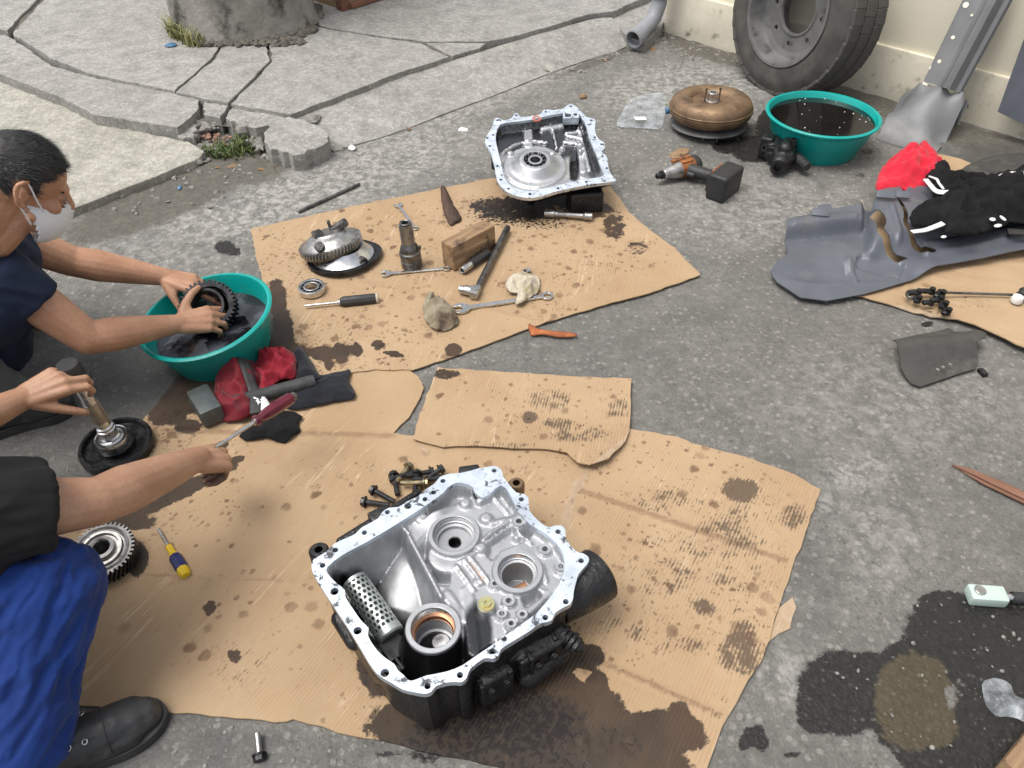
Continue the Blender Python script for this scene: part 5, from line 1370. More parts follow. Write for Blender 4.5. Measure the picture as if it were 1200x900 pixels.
# --- sheet metal leaning by the wall
def WP(px, py, off=0.0):
    r = ray(px, py); p0 = WA + WN * off
    return CAMP + r * ((p0 - CAMP).dot(WN) / r.dot(WN))
def channel():
    bl, br = WP(1082, 95, .20), WP(1126, 109, .20)
    tl, tr_ = WP(1132, -8, .07), WP(1190, -8, .07)
    ext = 1.25
    tl, tr_ = bl + (tl - bl) * ext, br + (tr_ - br) * ext
    o0 = (G(1027, 163) + G(1095, 181)) / 2
    t = thing('mudguard', 'bent grey steel mudguard with a flap propped on the cream wall behind the red cloth', 'mudguard', o0)
    nrm = (br - bl).cross(tl - bl).normalized()
    if nrm.y > 0: nrm = -nrm
    prof = [(0, .0), (.06, .004), (.42, .0), (.50, .010), (.60, .052), (.68, .060), (.76, .052), (.86, .006), (.96, 0), (1.0, -.02)]
    v, f = [], []
    m = 14
    for j in range(m):
        s = j / (m - 1)
        a, b = bl.lerp(tl, s), br.lerp(tr_, s)
        for u, h in prof: v.append(tuple(a.lerp(b, u) + nrm * h - o0))
    k = len(prof)
    for j in range(m - 1):
        for i in range(k - 1): f.append((j * k + i, j * k + i + 1, (j + 1) * k + i + 1, (j + 1) * k + i))
    obj('channel', (v, f), MT['panel'], t, smooth=30, solid=.004)
    for (x, y, r) in ((1132, 6, .012), (1117, 44, .008), (1101, 72, .008), (1092, 80, .010), (1139, 18, .005), (1084, 99, .012)):
        p = WP(x, y, .20 - .13 * (100 - y) / 108) + nrm * .003 - o0
        obj('punched_hole', M().add(cyl(r, .002, 14), Matrix.Translation(p) @ nrm.to_track_quat('Z', 'Y').to_matrix().to_4x4()), MT['wall'], t)
    # flap
    pts = [(1083, 97), (1072, 103), (1060, 112), (1042, 138), (1027, 163), (1045, 169), (1070, 176), (1095, 182), (1106, 170), (1120, 150), (1135, 127), (1133, 116), (1128, 108), (1104, 103)]
    zs = [.20, .17, .14, .07, .006, .006, .006, .006, .03, .09, .14, .17, .20, .205]
    W = []
    for (x, y), zz in zip(pts, zs):
        fr = zz / .205
        W.append(G(x, y, .006) .lerp(WP(x, y, .20), fr) if 0 < fr < 1 else (WP(x, y, .20) if fr >= 1 else G(x, y, .006)))
    # smooth surface through the outline
    P2 = [(p.x, p.y) for p in W]
    zz = np.array([p.z for p in W]); A = np.array(P2)
    P, tr = sheet(ccw(dense(P2, .02)), .016, 2)
    dd = np.linalg.norm(P[:, None, :] - A[None], axis=2) + 1e-4
    wt = 1 / dd ** 3
    Z = (wt * zz).sum(1) / wt.sum(1)
    Q = proj(P[:, 0], P[:, 1], Z)
    Z = Z + .005 * np.sin((P[:, 0] * 18 + P[:, 1] * 9)) * sstep(0, .05, poly_d(P, P2)) + .010 * np.exp(-((P[:, 0] - A[:, 0].mean()) ** 2 + (P[:, 1] - A[:, 1].mean()) ** 2) / .006)
    V = np.column_stack([P, Z]) - np.array(o0)
    obj('flap', (V, tr), MT['panel'], t, smooth=50, solid=.005)
channel()
def side_panel():
    a, b, c, d = WP(1169, 131, .10), WP(1262, 176, .10), WP(1330, -60, .02), WP(1238, -60, .02)
    o0 = (a + b) / 2
    n = (b - a).cross(d - a).normalized()
    if n.y > 0: n = -n
    v = [a, b, c, d]
    V = [tuple(p - o0) for p in v] + [tuple(p - o0 - n * .006) for p in v]
    t = obj('steel_plate', (V, [(0, 1, 2, 3), (7, 6, 5, 4), (0, 4, 5, 1), (1, 5, 6, 2), (2, 6, 7, 3), (3, 7, 4, 0)]), MT['greypaint'], None, smooth=0, loc=o0)
    tag(t, 'flat grey steel plate leaning on the wall at the right edge', 'steel plate')
side_panel()

# --- basins
def basin(c, r, h, label, tilt=(0, 0, 0)):
    t = thing('plastic_basin', label, 'basin', c, tilt, 'teal plastic basins')
    rb = r * .74
    pr = [(0, .006), (rb * .6, .003), (rb * .9, .0), (rb, .002), (rb + .006, .012), (rb + (r - rb) * .45, h * .45), (rb + (r - rb) * .50, h * .47), (r * .955, h - .018), (r * .965, h - .012), (r, h - .014), (r + .006, h - .010), (r + .007, h - .004), (r + .001, h), (r * .97, h - .001), (r * .945, h - .012), (rb + (r - rb) * .45 - .002, h * .45), (rb - .002, .010), (0, .009)]
    obj('shell', lathe(pr, 64), MT['teal'], t, smooth=40)
    return t
bR = G(965, 132, .165); bR.z = 0
tb = basin(bR, .240, .165, 'teal basin full of bubbly black oil in front of the truck wheel')
obj('oil', lathe([(0, .140), (.2285, .140)], 48), MT['oilfluid'], tb)
rnd = random.Random(5)
bm_ = M()
for _ in range(22):
    a, r = rnd.uniform(0, 6.28), .2 * math.sqrt(rnd.random())
    s = rnd.uniform(.0012, .0038)
    bm_.add(ball(s, 6), T(r * math.cos(a) + .02, r * math.sin(a) + .02, .1405))
o = obj('oil_bubbles', bm_, MT['paper'], tb, smooth=180); tag(o, kind='stuff')
bL = G(249, 368, .15); bL.z = .004
tl_ = basin(bL, .198, .155, 'teal basin of grey wash fluid under the masked man\'s hands', (R(3), R(-7), 0))
obj('wash_fluid', lathe([(0, .092), (.06, .094), (.12, .091), (.176, .093)], 48), MT['wash'], tl_, smooth=180)

def ring_gear(parent, r, n, h, ri, m, mat='darksteel', twist=.0, name='toothed_ring'):
    o = obj(name, M().add(gear(r * .90, r, n, h, ri, twist)), MT[mat], parent, smooth=25)
    o.matrix_local = m
    return o
gp = G(246, 362, .132)
t = thing('cluster_gear', 'black double gear being washed in the teal basin by the masked man', 'gear', gp, (R(38), R(14), 0))
ring_gear(t, .088, 36, .028, .060, T(0, 0, 0), 'blackmetal')
ring_gear(t, .074, 34, .022, .055, T(.012, .004, .040), 'blackmetal')
obj('gear_hub', lathe([(.058, .0), (.062, .01), (.050, .03), (.052, .058), (.044, .058), (.042, 0)], 40), MT['blackmetal'], t, smooth=40)

# --- torque converter
def converter():
    c = G(833, 160, .0)
    t = thing('torque_converter', 'bronze coloured torque converter resting on studs beside the clear plastic bag', 'torque converter', c + Vector((0, .08, 0)), (R(-2), R(-1), 0))
    obj('shell', lathe([(0, .045), (.13, .045), (.165, .058), (.186, .078), (.190, .090), (.190, .096), (.193, .0965), (.193, .103), (.189, .104), (.187, .122), (.178, .140), (.160, .153), (.135, .158), (.112, .155), (.096, .146), (.090, .136), (.05, .132), (0, .132)], 64), MT['bronze'], t, smooth=40)
    obj('weld_seam', lathe([(.189, .104), (.1925, .1065), (.1925, .110), (.189, .112)], 64), MT['bronze'], t, smooth=60)
    for k in range(30):
        a = 2 * math.pi * k / 30
        if k == 0:
            d0 = obj('blade_dimple', M().add(box(.014, .004, .003, .001, 1)), MT['bronze'], t)
            d = d0
        else:
            d = d0.copy(); COL.objects.link(d); d.parent = t
        d.matrix_local = Matrix.Rotation(a, 4, 'Z') @ Matrix.Translation((.176, 0, .141)) @ Matrix.Rotation(R(55), 4, 'Y') @ Matrix.Rotation(R(90), 4, 'Z')
    obj('hub', lathe([(0, .13), (.030, .13), (.032, .137), (.024, .138), (.023, .172), (.021, .175), (.015, .175), (.015, .15), (0, .15)], 32), MT['bright'], t, smooth=30)
    for x in (-.034, .030):
        obj('stud', M().add(cyl(.0035, .055, 8), T(x, -.006, .135)).add(cyl(.0055, .006, 6), T(x, -.006, .188)), MT['darksteel'], t, smooth=30)
    obj('drive_plate', lathe([(.03, .032), (.165, .031), (.178, .028), (.181, .031), (.168, .037), (.03, .038)], 56), MT['rim'], t, smooth=30)
    for a in (200, 250, 275, 320, 40, 120):
        obj('foot_stud', cyl(.006, .030, 10), MT['darksteel'], t, loc=(.15 * math.cos(R(a)), .15 * math.sin(R(a)), .0))
    obj('blue_cap', cyl(.016, .03, 16, .003), MT['bluepaint'], t, loc=(-.20, .05, .07), rot=(0, R(80), 0))
converter()
o, _ = heap('flat_scrap', 'small flat brown scrap under the left edge of the bronze converter', 'scrap', [(784, 182), (797, 174), (808, 177), (800, 184), (792, 187)], 0, .005, 'wood', seed=3, sp=.007, rough=.003)

# --- clear bag
V, tr = patch([(723, 149), (726, 138), (738, 119), (757, 111), (779, 110), (780, 126), (777, 147), (771, 152), (745, 151)], 0.003, .022, .05, 8, .009, 1.2, 12, .003)
c = V.mean(0); c[2] = 0
bag = tag(obj('plastic_bag', (V - c, tr), MT['film'], None, smooth=180, loc=c), 'crumpled clear plastic bag lying flat beside the bronze converter', 'plastic bag')
p = G(750, 142, .02) - Vector(c)
obj('paper_label', M().add(box(.055, .03, .0012), T(p.x, p.y, .034, 4, 3, 10)), MT['paper'], bag)

# --- impact driver lying on its side
def driver():
    a, b = G(769, 217, .036), G(826, 199, .036)
    t, L = put('impact_driver', 'orange and black cordless impact driver lying on its side on the bare concrete', 'power tool', (769, 217), (826, 199), 0.0)
    t.scale = (1.12,) * 3
    z = .037
    obj('chuck', M().add(lathe([(.004, 0), (.009, 0), (.011, .004), (.011, .018), (.0155, .020), (.0155, .030), (.012, .034), (0, .034)], 20), T(-.004, 0, z) @ RX), MT['blackmetal'], t, smooth=30)
    obj('gear_housing', M().add(lathe([(.014, 0), (.018, .004), (.024, .03), (.032, .052), (.034, .075), (.0, .075)], 28), T(.026, 0, z) @ RX), MT['steel'], t, smooth=30)
    bd = M().add(lathe([(.034, 0), (.036, .004), (.036, .035), (.0345, .078), (.030, .088), (.0, .089)], 28), T(.098, 0, z) @ RX)
    obj('motor_body', bd, MT['orange'], t, smooth=40)
    obj('rear_cover', M().add(lathe([(.0365, 0), (.0375, .002), (.0365, .022), (.031, .030), (0, .031)], 28), T(.162, 0, z) @ RX), MT['black'], t, smooth=40)
    obj('top_trim', M().add(box(.085, .016, .010, .003), T(.115, .012, z + .035)).add(box(.05, .012, .009, .003), T(.125, -.014, z + .033, 10)), MT['orange'], t, smooth=30)
    h = fuse(M().add(cap((.135, -.02, z), .027, (.165, -.085, z), .023)).add(cap((.165, -.085, z), .023, (.185, -.130, z + .003), .026)), .004, 2)
    obj('grip', (h[0], h[1]), MT['black'], t, smooth=180)
    obj('trigger', M().add(cap((.112, -.045, z), .010, (.118, -.062, z), .009)), MT['black'], t, smooth=180)
    mb = T(.168, -.178, .050, 0, 0, 20)
    bt = obj('battery', M().add(box(.138, .074, .098, .012, 3)), MT['black'], t, smooth=40)
    bt.matrix_local = mb
    for k in range(5): obj('battery_groove', M().add(box(.002, .076, .006, .0008, 1), T(-.045 + k * 0, 0, -.028 + k * .014).copy()), MT['sole'], bt, loc=(-.0155, 0, 0))
    obj('battery_top', M().add(box(.10, .020, .07, .006, 2), T(.0, .040, 0)), MT['black'], bt, smooth=40)
    obj('orange_band', M().add(box(.07, .010, .010, .003), T(.005, .040, .038)), MT['orange'], bt)
driver()

# --- black valve block
def valve():
    p = G(915, 196, 0)
    t = thing('valve_block', 'black oily valve block with round ports in front of the teal oil basin', 'valve', p, (0, 0, R(-28)))
    m = M().add(box(.085, .17, .075, .008), T(0, .05, .05)).add(cap((-.05, .08, .05), .042, (-.05, .02, .045), .036)).add(cap((.0, -.06, .045), .040, (.01, -.01, .05), .045)).add(box(.11, .05, .06, .006), T(-.02, .10, .06)).add(cap((.06, .02, .05), .022, (.085, -.01, .045), .02)).add(cap((.0, .13, .08), .026, (.0, -.02, .095), .028)).add(box(.05, .06, .10, .005), T(-.09, .06, .05))
    v, f, _ = fuse(m, .005, 2)
    obj('block', (v, f), MT['greasy'], t, smooth=180)
    for (x, y, z, r, dx, dy, dz) in ((.0, -.105, .045, .030, 0, -1, .1), (-.055, -.01, .05, .028, -.5, -1, .2), (.02, .02, .122, .016, 0, 0, 1), (-.09, .02, .06, .018, -.7, -.7, .3)):
        a = Vector((x, y, z)); d = Vector((dx, dy, dz)).normalized()
        obj('port', M().add(lathe([(r * .5, -.02), (r * .5, .004), (r, .004), (r, -.03)], 20), along(a, a + d)), MT['blackmetal'], t, smooth=30)
    obj('solenoid', M().add(lathe([(0, 0), (.022, 0), (.022, .045), (.017, .05), (.017, .06), (0, .06)], 20), along((.07, .0, .05), (.12, -.05, .045))), MT['black'], t, smooth=30)
valve()

# --- tools on the far cardboard
def spanner(L, w, label, pts, z, group='spanners on the far cardboard', open_r=.0, mat='chrome'):
    t, LL = put('spanner', label, 'spanner', pts[0], pts[1], z, group)
    L = LL; r1 = w * 1.25; r2 = w * 1.05
    ol = []
    # open jaw at x=0, ring at x=L
    for a in range(35, 146, 18): ol.append((r1 + r1 * 1.05 * math.cos(R(a + 55)), r1 * 1.12 * math.sin(R(a + 55)) * 0 + r1 * 1.1 * math.sin(R(a)) * 1.0)) if False else None
    jaw = [(2.0 * r1, w * .42), (1.55 * r1, .90 * r1), (1.0 * r1, 1.12 * r1), (.35 * r1, 1.0 * r1), (-.15 * r1, .72 * r1), (-.10 * r1, .46 * r1), (.75 * r1, .50 * r1), (1.02 * r1, .22 * r1), (1.05 * r1, -.18 * r1), (.80 * r1, -.46 * r1), (.05 * r1, -.62 * r1), (.10 * r1, -.90 * r1), (.6 * r1, -1.05 * r1), (1.15 * r1, -1.0 * r1), (1.65 * r1, -.75 * r1), (2.1 * r1, -w * .42)]
    tail = [(L - 1.9 * r2, -w * .36)] + [(L - r2 + r2 * math.cos(a), r2 * math.sin(a)) for a in np.linspace(-2.6, 2.6, 16)] + [(L - 1.9 * r2, w * .36)]
    ol = jaw[::-1][::-1] + tail
    ol = ccw(jaw + tail)
    h = w * .42
    obj('forged_body', prism(ol, 0, h, [circle((L - r2, 0), r2 * .58, 12)]), MT[mat], t, smooth=30, bev=h * .28)
    return t
spanner(0, .020, 'large combination spanner half covered by the white rag', ((533, 364), (648, 347)), ZA)
spanner(0, .0135, 'mid sized combination spanner lying below the upright splined shaft', ((447, 322), (528, 315)), ZA)
spanner(0, .0125, 'small short spanner behind the upright splined shaft', ((465, 239), (488, 270)), ZA)

def turned(name, label, cat, a, b, z, prof, mat, group=None, parts=(), n=20):
    """turned tool lying on the ground: profile runs from a to b (fractions of length)"""
    t, L = put(name, label, cat, a, b, z, group)
    rm = max(r for r, x in prof)
    obj('shank', M().add(lathe([(r, x * L) for r, x in prof], n), T(0, 0, rm) @ RX), MT[mat], t, smooth=30)
    for nm, pr, mt, nn in parts:
        obj(nm, M().add(lathe([(r, x * L) for r, x in pr], nn), T(0, 0, rm) @ RX), MT[mt], t, smooth=30)
    return t
turned('screwdriver', 'screwdriver with a black handle lying beside the bearing', 'screwdriver', (357, 361), (444, 352), ZA, [(0, .0), (.003, .0), (.0045, .06), (.0045, .44), (.009, .45), (.009, .49), (0, .49)], 'chrome', 'screwdrivers',
       [('handle', [(0, .48), (.013, .48), (.0185, .52), (.0185, .93), (.016, .97), (0, .975)], 'black', 10), ('end_cap', [(.0165, .965), (.0165, .99), (.012, 1.0), (0, 1.0)], 'rag', 16)])
turned('screwdriver', 'yellow screwdriver with a blue grip lying near the helical gear', 'screwdriver', (186, 621), (219, 676), ZB, [(0, 0), (.0035, .0), (.004, .03), (.004, .42), (0, .42)], 'steel', 'screwdrivers',
       [('handle', [(0, .38), (.008, .38), (.0095, .44), (.0075, .50), (.0125, .60), (.014, .75), (.0145, .92), (.011, 1.0), (0, 1.0)], 'yellow', 8), ('grip_band', [(.0142, .60), (.0152, .62), (.0152, .84), (.0142, .86)], 'bluegrip', 8)])
def breaker():
    t, L = put('breaker_bar', 'long steel breaker bar with a chrome socket lying across the far cardboard', 'breaker bar', (556, 349), (595, 271), ZA)
    r = .011
    obj('bar', M().add(lathe([(0, .03), (.009, .03), (r, .06), (r, L * .62), (.0125, L * .64), (.0125, L * .97), (.011, L), (0, L)], 16), T(0, 0, .016) @ RX), MT['darksteel'], t, smooth=30)
    obj('pivot_head', M().add(box(.05, .030, .028, .005), T(.012, 0, .016)).add(cyl(.011, .034, 12), T(.012, -.0, .0)), MT['steel'], t, smooth=30)
    obj('socket', M().add(lathe([(.009, .0), (.015, 0), (.0165, .004), (.0165, .026), (.014, .030), (.014, .044), (.010, .046), (.009, .03)], 20), T(.012, .012, .0175) @ Matrix.Rotation(R(-90), 4, 'X') ), MT['chrome'], t, smooth=30)
breaker()
turned('socket', 'black deep socket with a chrome drive end leaning by the wooden block', 'socket', (541, 321), (572, 300), ZA, [(.008, .02), (.0125, .0), (.0145, .04), (.0145, .32), (.013, .36), (0, .36)], 'chrome', None,
       [('black_sleeve', [(.013, .33), (.0165, .35), (.0165, .97), (.014, 1.0), (.010, 1.0), (.010, .9)], 'black', 20)])
turned('extension_bar', 'short steel socket extension lying in front of the tilted housing', 'extension bar', (638, 254), (694, 258), ZA, [(.008, .0), (.0145, .0), (.0155, .03), (.0155, .20), (.012, .23), (.013, .27), (.010, .30), (.010, .80), (.015, .84), (.015, .98), (.012, 1.0), (0, 1.0)], 'steel')
turned('steel_rod', 'thin dark steel rod lying on the concrete above the far cardboard', 'rod', (350, 250), (422, 217), .002, [(0, 0), (.005, .0), (.0065, .02), (.0065, .98), (.005, 1), (0, 1)], 'darksteel')
# bearing
p = G(366, 341, ZA)
t = thing('ball_bearing', 'open ball bearing lying flat beside the black handled screwdriver', 'bearing', p, (0, 0, 0))
obj('outer_race', ring(.036, .046, .022, 40, .0015), MT['bright'], t, smooth=30)
obj('inner_race', ring(.020, .027, .022, 36, .0015), MT['bright'], t, smooth=30)
obj('cage', lathe([(.026, .014), (.037, .014)], 36), MT['greasy'], t)
for k in range(10):
    a = 2 * math.pi * k / 10
    if k == 0: b0 = b = obj('ball', ball(.0062, 10), MT['blackmetal'], t, smooth=180)
    else: b = b0.copy(); COL.objects.link(b); b.parent = t
    b.location = (.0315 * math.cos(a), .0315 * math.sin(a), .013)
# wooden block
a, b = G(529, 317, ZA), G(579, 290, ZA)
d = (b - a); ang = math.atan2(d.y, d.x)
t = thing('wooden_block', 'oil stained wooden block standing on edge on the far cardboard', 'wooden block', (a + b) / 2 + Vector((-.012, .015, 0)), (0, 0, ang))
V = box(d.length * .98, .062, .098, .006, 2)
o = obj('timber', (([(x, y + (.0 if z < 0 else .004), z + .049 + (0.006 * math.sin(x * 30) if z > 0 else 0)) for x, y, z in V[0]]), V[1]), MT['wood'], t, smooth=30)
obj('split_face', M().add(box(d.length * .6, .004, .03, .0015), T(.01, -.031, .05, 0, 0, 1)), MT['wood'], t)
# splined shaft
p = G(483, 311, ZA)
t = thing('splined_shaft', 'short splined shaft standing upright on the far cardboard', 'shaft', p, (0, R(-3), 0))
obj('base', lathe([(0, 0), (.036, 0), (.038, .003), (.038, .026), (.035, .030), (.035, .034), (.0385, .037), (.0385, .060), (.034, .064), (.034, .070), (.030, .085), (.024, .092), (.022, .1)], 40), MT['darksteel'], t, smooth=30)
obj('spline', M().add(gear(.0215, .0245, 22, .075, .012), T(0, 0, .095)), MT['steel'], t, smooth=20)
obj('tip', lathe([(.012, .12), (.012, .178), (.016, .180), (.0205, .178), (.0205, .168)], 28), MT['darksteel'], t, smooth=30)
obj('key', M().add(box(.02, .012, .012, .002), T(.033, 0, .074)), MT['darksteel'], t)
# differential carrier
def diff():
    p = G(403, 303, ZA)
    t = thing('differential_carrier', 'domed differential carrier with a toothed ring gear on the far cardboard', 'differential', p, (R(-4), R(-3), 0))
    obj('flange_plate', prism([(r * math.cos(a), r * math.sin(a)) for a, r in [(2 * math.pi * k / 64, .126 + .016 * max(0, math.cos(2 * math.pi * k / 64 * 1 - .3)) ** 8 + .006 * max(0, math.cos(2 * math.pi * k / 64 - 3.6)) ** 6) for k in range(64)]], 0, .014), MT['blackmetal'], t, smooth=30, bev=.003)
    obj('cone', lathe([(.112, .012), (.112, .016), (.106, .019), (.086, .042), (.080, .052), (.0, .052)], 56), MT['bright'], t, smooth=30)
    rg = obj('ring_gear', gear(.106, .116, 54, .020, .08, .06), MT['steel'], t, smooth=25)
    rg.matrix_local = T(-.038, .008, .050, -5, -9, 0)
    obj('gear_back', lathe([(.108, -.012), (.112, .0), (.0, .0)], 48), MT['darksteel'], rg, smooth=30)
    obj('dome', lathe([(.100, .018), (.097, .022), (.086, .034), (.066, .046), (.048, .050), (.044, .054), (.020, .055), (0, .055)], 48), MT['steel'], rg, smooth=40)
    obj('window_notch', M().add(lathe([(0, 0), (.018, 0), (.018, .03), (0, .03)], 20), T(-.01, -.074, .020, 40)), MT['greasy'], rg)
    obj('yoke', M().add(box(.035, .05, .030, .006), T(-.030, -.01, .052, 0, 0, 30)).add(cyl(.016, .06, 16, .002), T(.02, .02, .050, 0, 70, 0)), MT['darksteel'], rg, smooth=30)
    obj('pin', cyl(.006, .04, 12, .001), MT['darksteel'], rg, loc=(.015, .015, .050))
    q = G(428, 315, ZA) - p
    obj('spigot', M().add(lathe([(.010, .045), (.010, -.001), (.017, -.001), (.017, .03), (.013, .05), (0, .06)], 20), along((q.x, q.y, .018), (q.x - .05, q.y + .05, .022))), MT['darksteel'], t, smooth=30)
diff()
MT['wetwood'] = wood('oil_soaked_fibre', (0.085, 0.045, 0.028), (0.04, 0.024, 0.017), None, 1)
# rags and scraps
o, V = heap('white_rag', 'crumpled white rag lying over the large spanner', 'rag', [(592, 336), (598, 325), (612, 320), (628, 324), (633, 334), (630, 344), (620, 352), (611, 359), (604, 357), (606, 346), (597, 345)], ZA + .004, .034, 'rag', seed=4, sp=.0042, edge=.018, folds=2.6, fs=15, dome=.28)
o, V = heap('dirty_rag', 'filthy crumpled rag at the open end of the large spanner', 'rag', [(496, 364), (503, 345), (514, 352), (527, 360), (536, 372), (537, 380), (524, 388), (512, 389), (500, 380)], ZA, .044, 'dirtyrag', seed=6, sp=.0042, edge=.018, folds=2.6, fs=16, dome=.30)
o, V = heap('orange_strap', 'twisted orange strap end at the lower edge of the far cardboard', 'strap', [(619, 382), (622, 381), (634, 387), (655, 389), (674, 392), (675, 395), (655, 396), (636, 393), (624, 394), (621, 391)], .010, .014, 'strap', seed=5, sp=.006, edge=.012, rough=.002)
o, V = heap('torn_strip', 'dark torn strip curling up behind the wooden block', 'strip', [(516, 222), (522, 220), (530, 238), (541, 256), (534, 262), (527, 264), (520, 250)], ZA, .03, 'wetwood', seed=7, sp=.007, edge=.015, rough=.003)
o, V = heap('paper_scrap', 'small torn brown paper scrap by the chrome socket', 'scrap', [(537, 337), (548, 335), (560, 338), (556, 342), (541, 342)], ZA, .010, 'wood', seed=8, sp=.006, edge=.01, rough=.002)
t = obj('small_nut', M().add(prism(circle((0, 0), .012, 6), 0, .012, [circle((0, 0), .006, 10)])).add(cyl(.010, .01, 16), T(.015, .004, 0)), MT['steel'], None, smooth=30, bev=.001, loc=G(615, 320, ZA), rot=(R(10), 0, .4))
tag(t, 'small steel nut behind the white rag', 'nut')

# --- bundle beside the hammer
def bundle():
    t, L = put('sledge_hammer', 'heavy grey hammer head lying beside the dark red cloth bundle', 'hammer', (246, 490), (372, 457), ZB)
    ang = t.rotation_euler.z
    obj('head', M().add(box(.064, .118, .060, .009, 2), T(0, .02, .033, 0, 0, 14)), MT['head'], t, smooth=40)
    obj('handle', M().add(lathe([(0, .02), (.016, .02), (.018, L * .5), (.021, L * .95), (.018, L * 1.0), (0, L)], 16), T(0, .02, .024, 0, 0, -1) @ RX), MT['greyhandle'], t, smooth=40)
MT['head'] = surf('hammer_head_steel', (0.10, 0.115, 0.115), (0.06, 0.068, 0.07), 20, (0.4, 0.6), 0.4, 0.3, 80, .002, grime=(.16, .165, .16), gsc=20, glo=.52, ghi=.75)
MT['greyhandle'] = surf('dark_grey_handle', (0.055, 0.056, 0.058), (0.035, 0.036, 0.038), 30, (0.6, 0.8), 0.0, 0.4, 60, .002)
bundle()
MT['red2'] = cloth('washed_red_nylon', (0.36, 0.014, 0.032), (0.26, 0.010, 0.024), rough=0.7)
red = thing('red_cloth_bundle', 'dark red quilted cloth bundle with black knit cuffs lying by the hammer head', 'cloth', G(310, 470, ZB))
ro = np.array(red.location)
V, tr = patch([(250, 490), (251, 462), (255, 440), (262, 427), (280, 421), (296, 418), (304, 421), (309, 440), (312, 462), (303, 478), (296, 492), (275, 497)], ZB, .085, .035, 12, .006, 1.2, 11, .004)
V_body = V
obj('padded_body', (V - ro, tr), MT['crimson'], red, smooth=180, solid=.003)
V, tr = patch([(299, 424), (310, 417), (325, 415), (345, 417), (349, 430), (346, 444), (330, 450), (312, 464), (304, 455)], ZB + .01, .070, .03, 14, .0055, 2.0, 17, .004)
obj('ruffled_sleeve', (V - ro, tr), MT['red2'], red, smooth=180, solid=.003)
V, tr = patch([(344, 416), (352, 408), (358, 414), (374, 440), (372, 446), (346, 446), (350, 432)], ZB + .01, .05, .03, 15, .007, .4, 9, .003)
obj('cuff', (V - ro, tr), MT['darkcuff'], red, smooth=180, solid=.003)
def on_surface(name, pts, w, zref, V, org, mat, parent, lift=.004, z=None):
    """cloth band laid on a crumpled surface"""
    P = spline([Vector((*G(x, y, zref).xy, 0)) for x, y in pts], 8)
    v, f = [], []
    for i, p in enumerate(P):
        d = (P[min(i + 1, len(P) - 1)] - P[max(i - 1, 0)]).normalized(); n = Vector((-d.y, d.x, 0))
        for s in (-.5, -.17, .17, .5):
            q = p + n * w * s
            dd = ((V[:, :2] - np.array((q.x, q.y))) ** 2).sum(1)
            k = np.argsort(dd)[:70]; wt = 1 / (dd[k] + 2e-4)
            v.append((q.x - org[0], q.y - org[1], (V[k, 2] * wt).sum() / wt.sum() + lift - org[2]))
    for i in range(len(P) - 1):
        for s in (0, 1, 2): f.append((i * 4 + s, i * 4 + s + 1, (i + 1) * 4 + s + 1, (i + 1) * 4 + s))
    return obj(name, (v, f), MT[mat], parent, smooth=180, solid=.003)
V0 = V_body
on_surface('webbing_band', [(285, 422), (291, 438), (296, 455), (296, 474)], .030, ZB + .07, V0, ro, 'greyhandle', red)
on_surface('white_lining', [(300, 458), (306, 466), (311, 475)], .030, ZB + .05, V0, ro, 'mask', red)
o, V = heap('black_leggings', 'black ribbed knit cuff spread flat right of the dark red bundle', 'cloth', [(330, 466), (345, 446), (374, 441), (400, 436), (411, 434), (409, 448), (416, 459), (414, 468), (390, 472), (346, 481), (334, 478)], ZB + .004, .018, 'darkcuff', seed=18, sp=.006, folds=1.6, fs=14)
o, V = heap('black_rag', 'crumpled black rag in front of the dark red bundle', 'rag', [(281, 513), (288, 502), (300, 494), (320, 486), (340, 482), (354, 490), (350, 498), (352, 507), (340, 516), (328, 520), (310, 515), (292, 518)], ZB, .035, 'blackcloth', seed=19, sp=.006, folds=1.8, fs=12, dome=.3)

# --- screwdriver in the near man's hand
a, b = D(246, 529, 1.83), D(346, 463, 2.02)
t = thing('screwdriver', 'maroon handled screwdriver gripped by its blade in the near man\'s hand', 'screwdriver', a, (b - a).to_track_quat('X', 'Z').to_euler(), 'screwdrivers')
Ls = (b - a).length
obj('blade', M().add(lathe([(0, 0), (.004, 0), (.0045, .02), (.0045, Ls * .48), (.009, Ls * .49), (.009, Ls * .52), (0, Ls * .52)], 14), RX), MT['chrome'], t, smooth=30)
obj('handle', M().add(lathe([(0, Ls * .50), (.014, Ls * .50), (.0155, Ls * .53), (.0115, Ls * .57), (.016, Ls * .66), (.0175, Ls * .80), (.0165, Ls * .94), (.012, Ls * .96), (0, Ls * .96)], 8), RX), MT['maroon'], t, smooth=25)
obj('pommel', M().add(lathe([(.011, Ls * .95), (.012, Ls * .96), (.012, Ls * .99), (.009, Ls), (0, Ls)], 12), RX), MT['darksteel'], t, smooth=30)

# --- shaft being held upright
base = G(140, 528, .004)
t = thing('clutch_shaft', 'polished shaft standing in a black clutch drum under the near man\'s far hand', 'shaft', base, (R(2), R(-2), 0))
obj('drum', lathe([(0, .004), (.088, .0), (.096, .004), (.098, .010), (.098, .030), (.094, .036), (.086, .036), (.083, .022), (.050, .020), (.050, .034), (0, .034)], 56), MT['blackmetal'], t, smooth=30)
obj('bearing', lathe([(.026, .034), (.026, .058), (.030, .060), (.034, .057), (.040, .057), (.043, .060), (.044, .058), (.044, .034)], 44), MT['bright'], t, smooth=30)
obj('bearing_seal', lathe([(.029, .0585), (.041, .0585)], 40), MT['darksteel'], t)
obj('shaft', lathe([(.027, .05), (.027, .066), (.024, .070), (.0245, .094), (.021, .096), (.0225, .098), (.0225, .104), (.0185, .107), (.0185, .21), (.0165, .215), (.0165, .30), (0, .30)], 36), MT['bright'], t, smooth=30)
obj('spline', M().add(gear(.0185, .0198, 24, .07, .01), T(0, 0, .125)), MT['steel'], t, smooth=20)
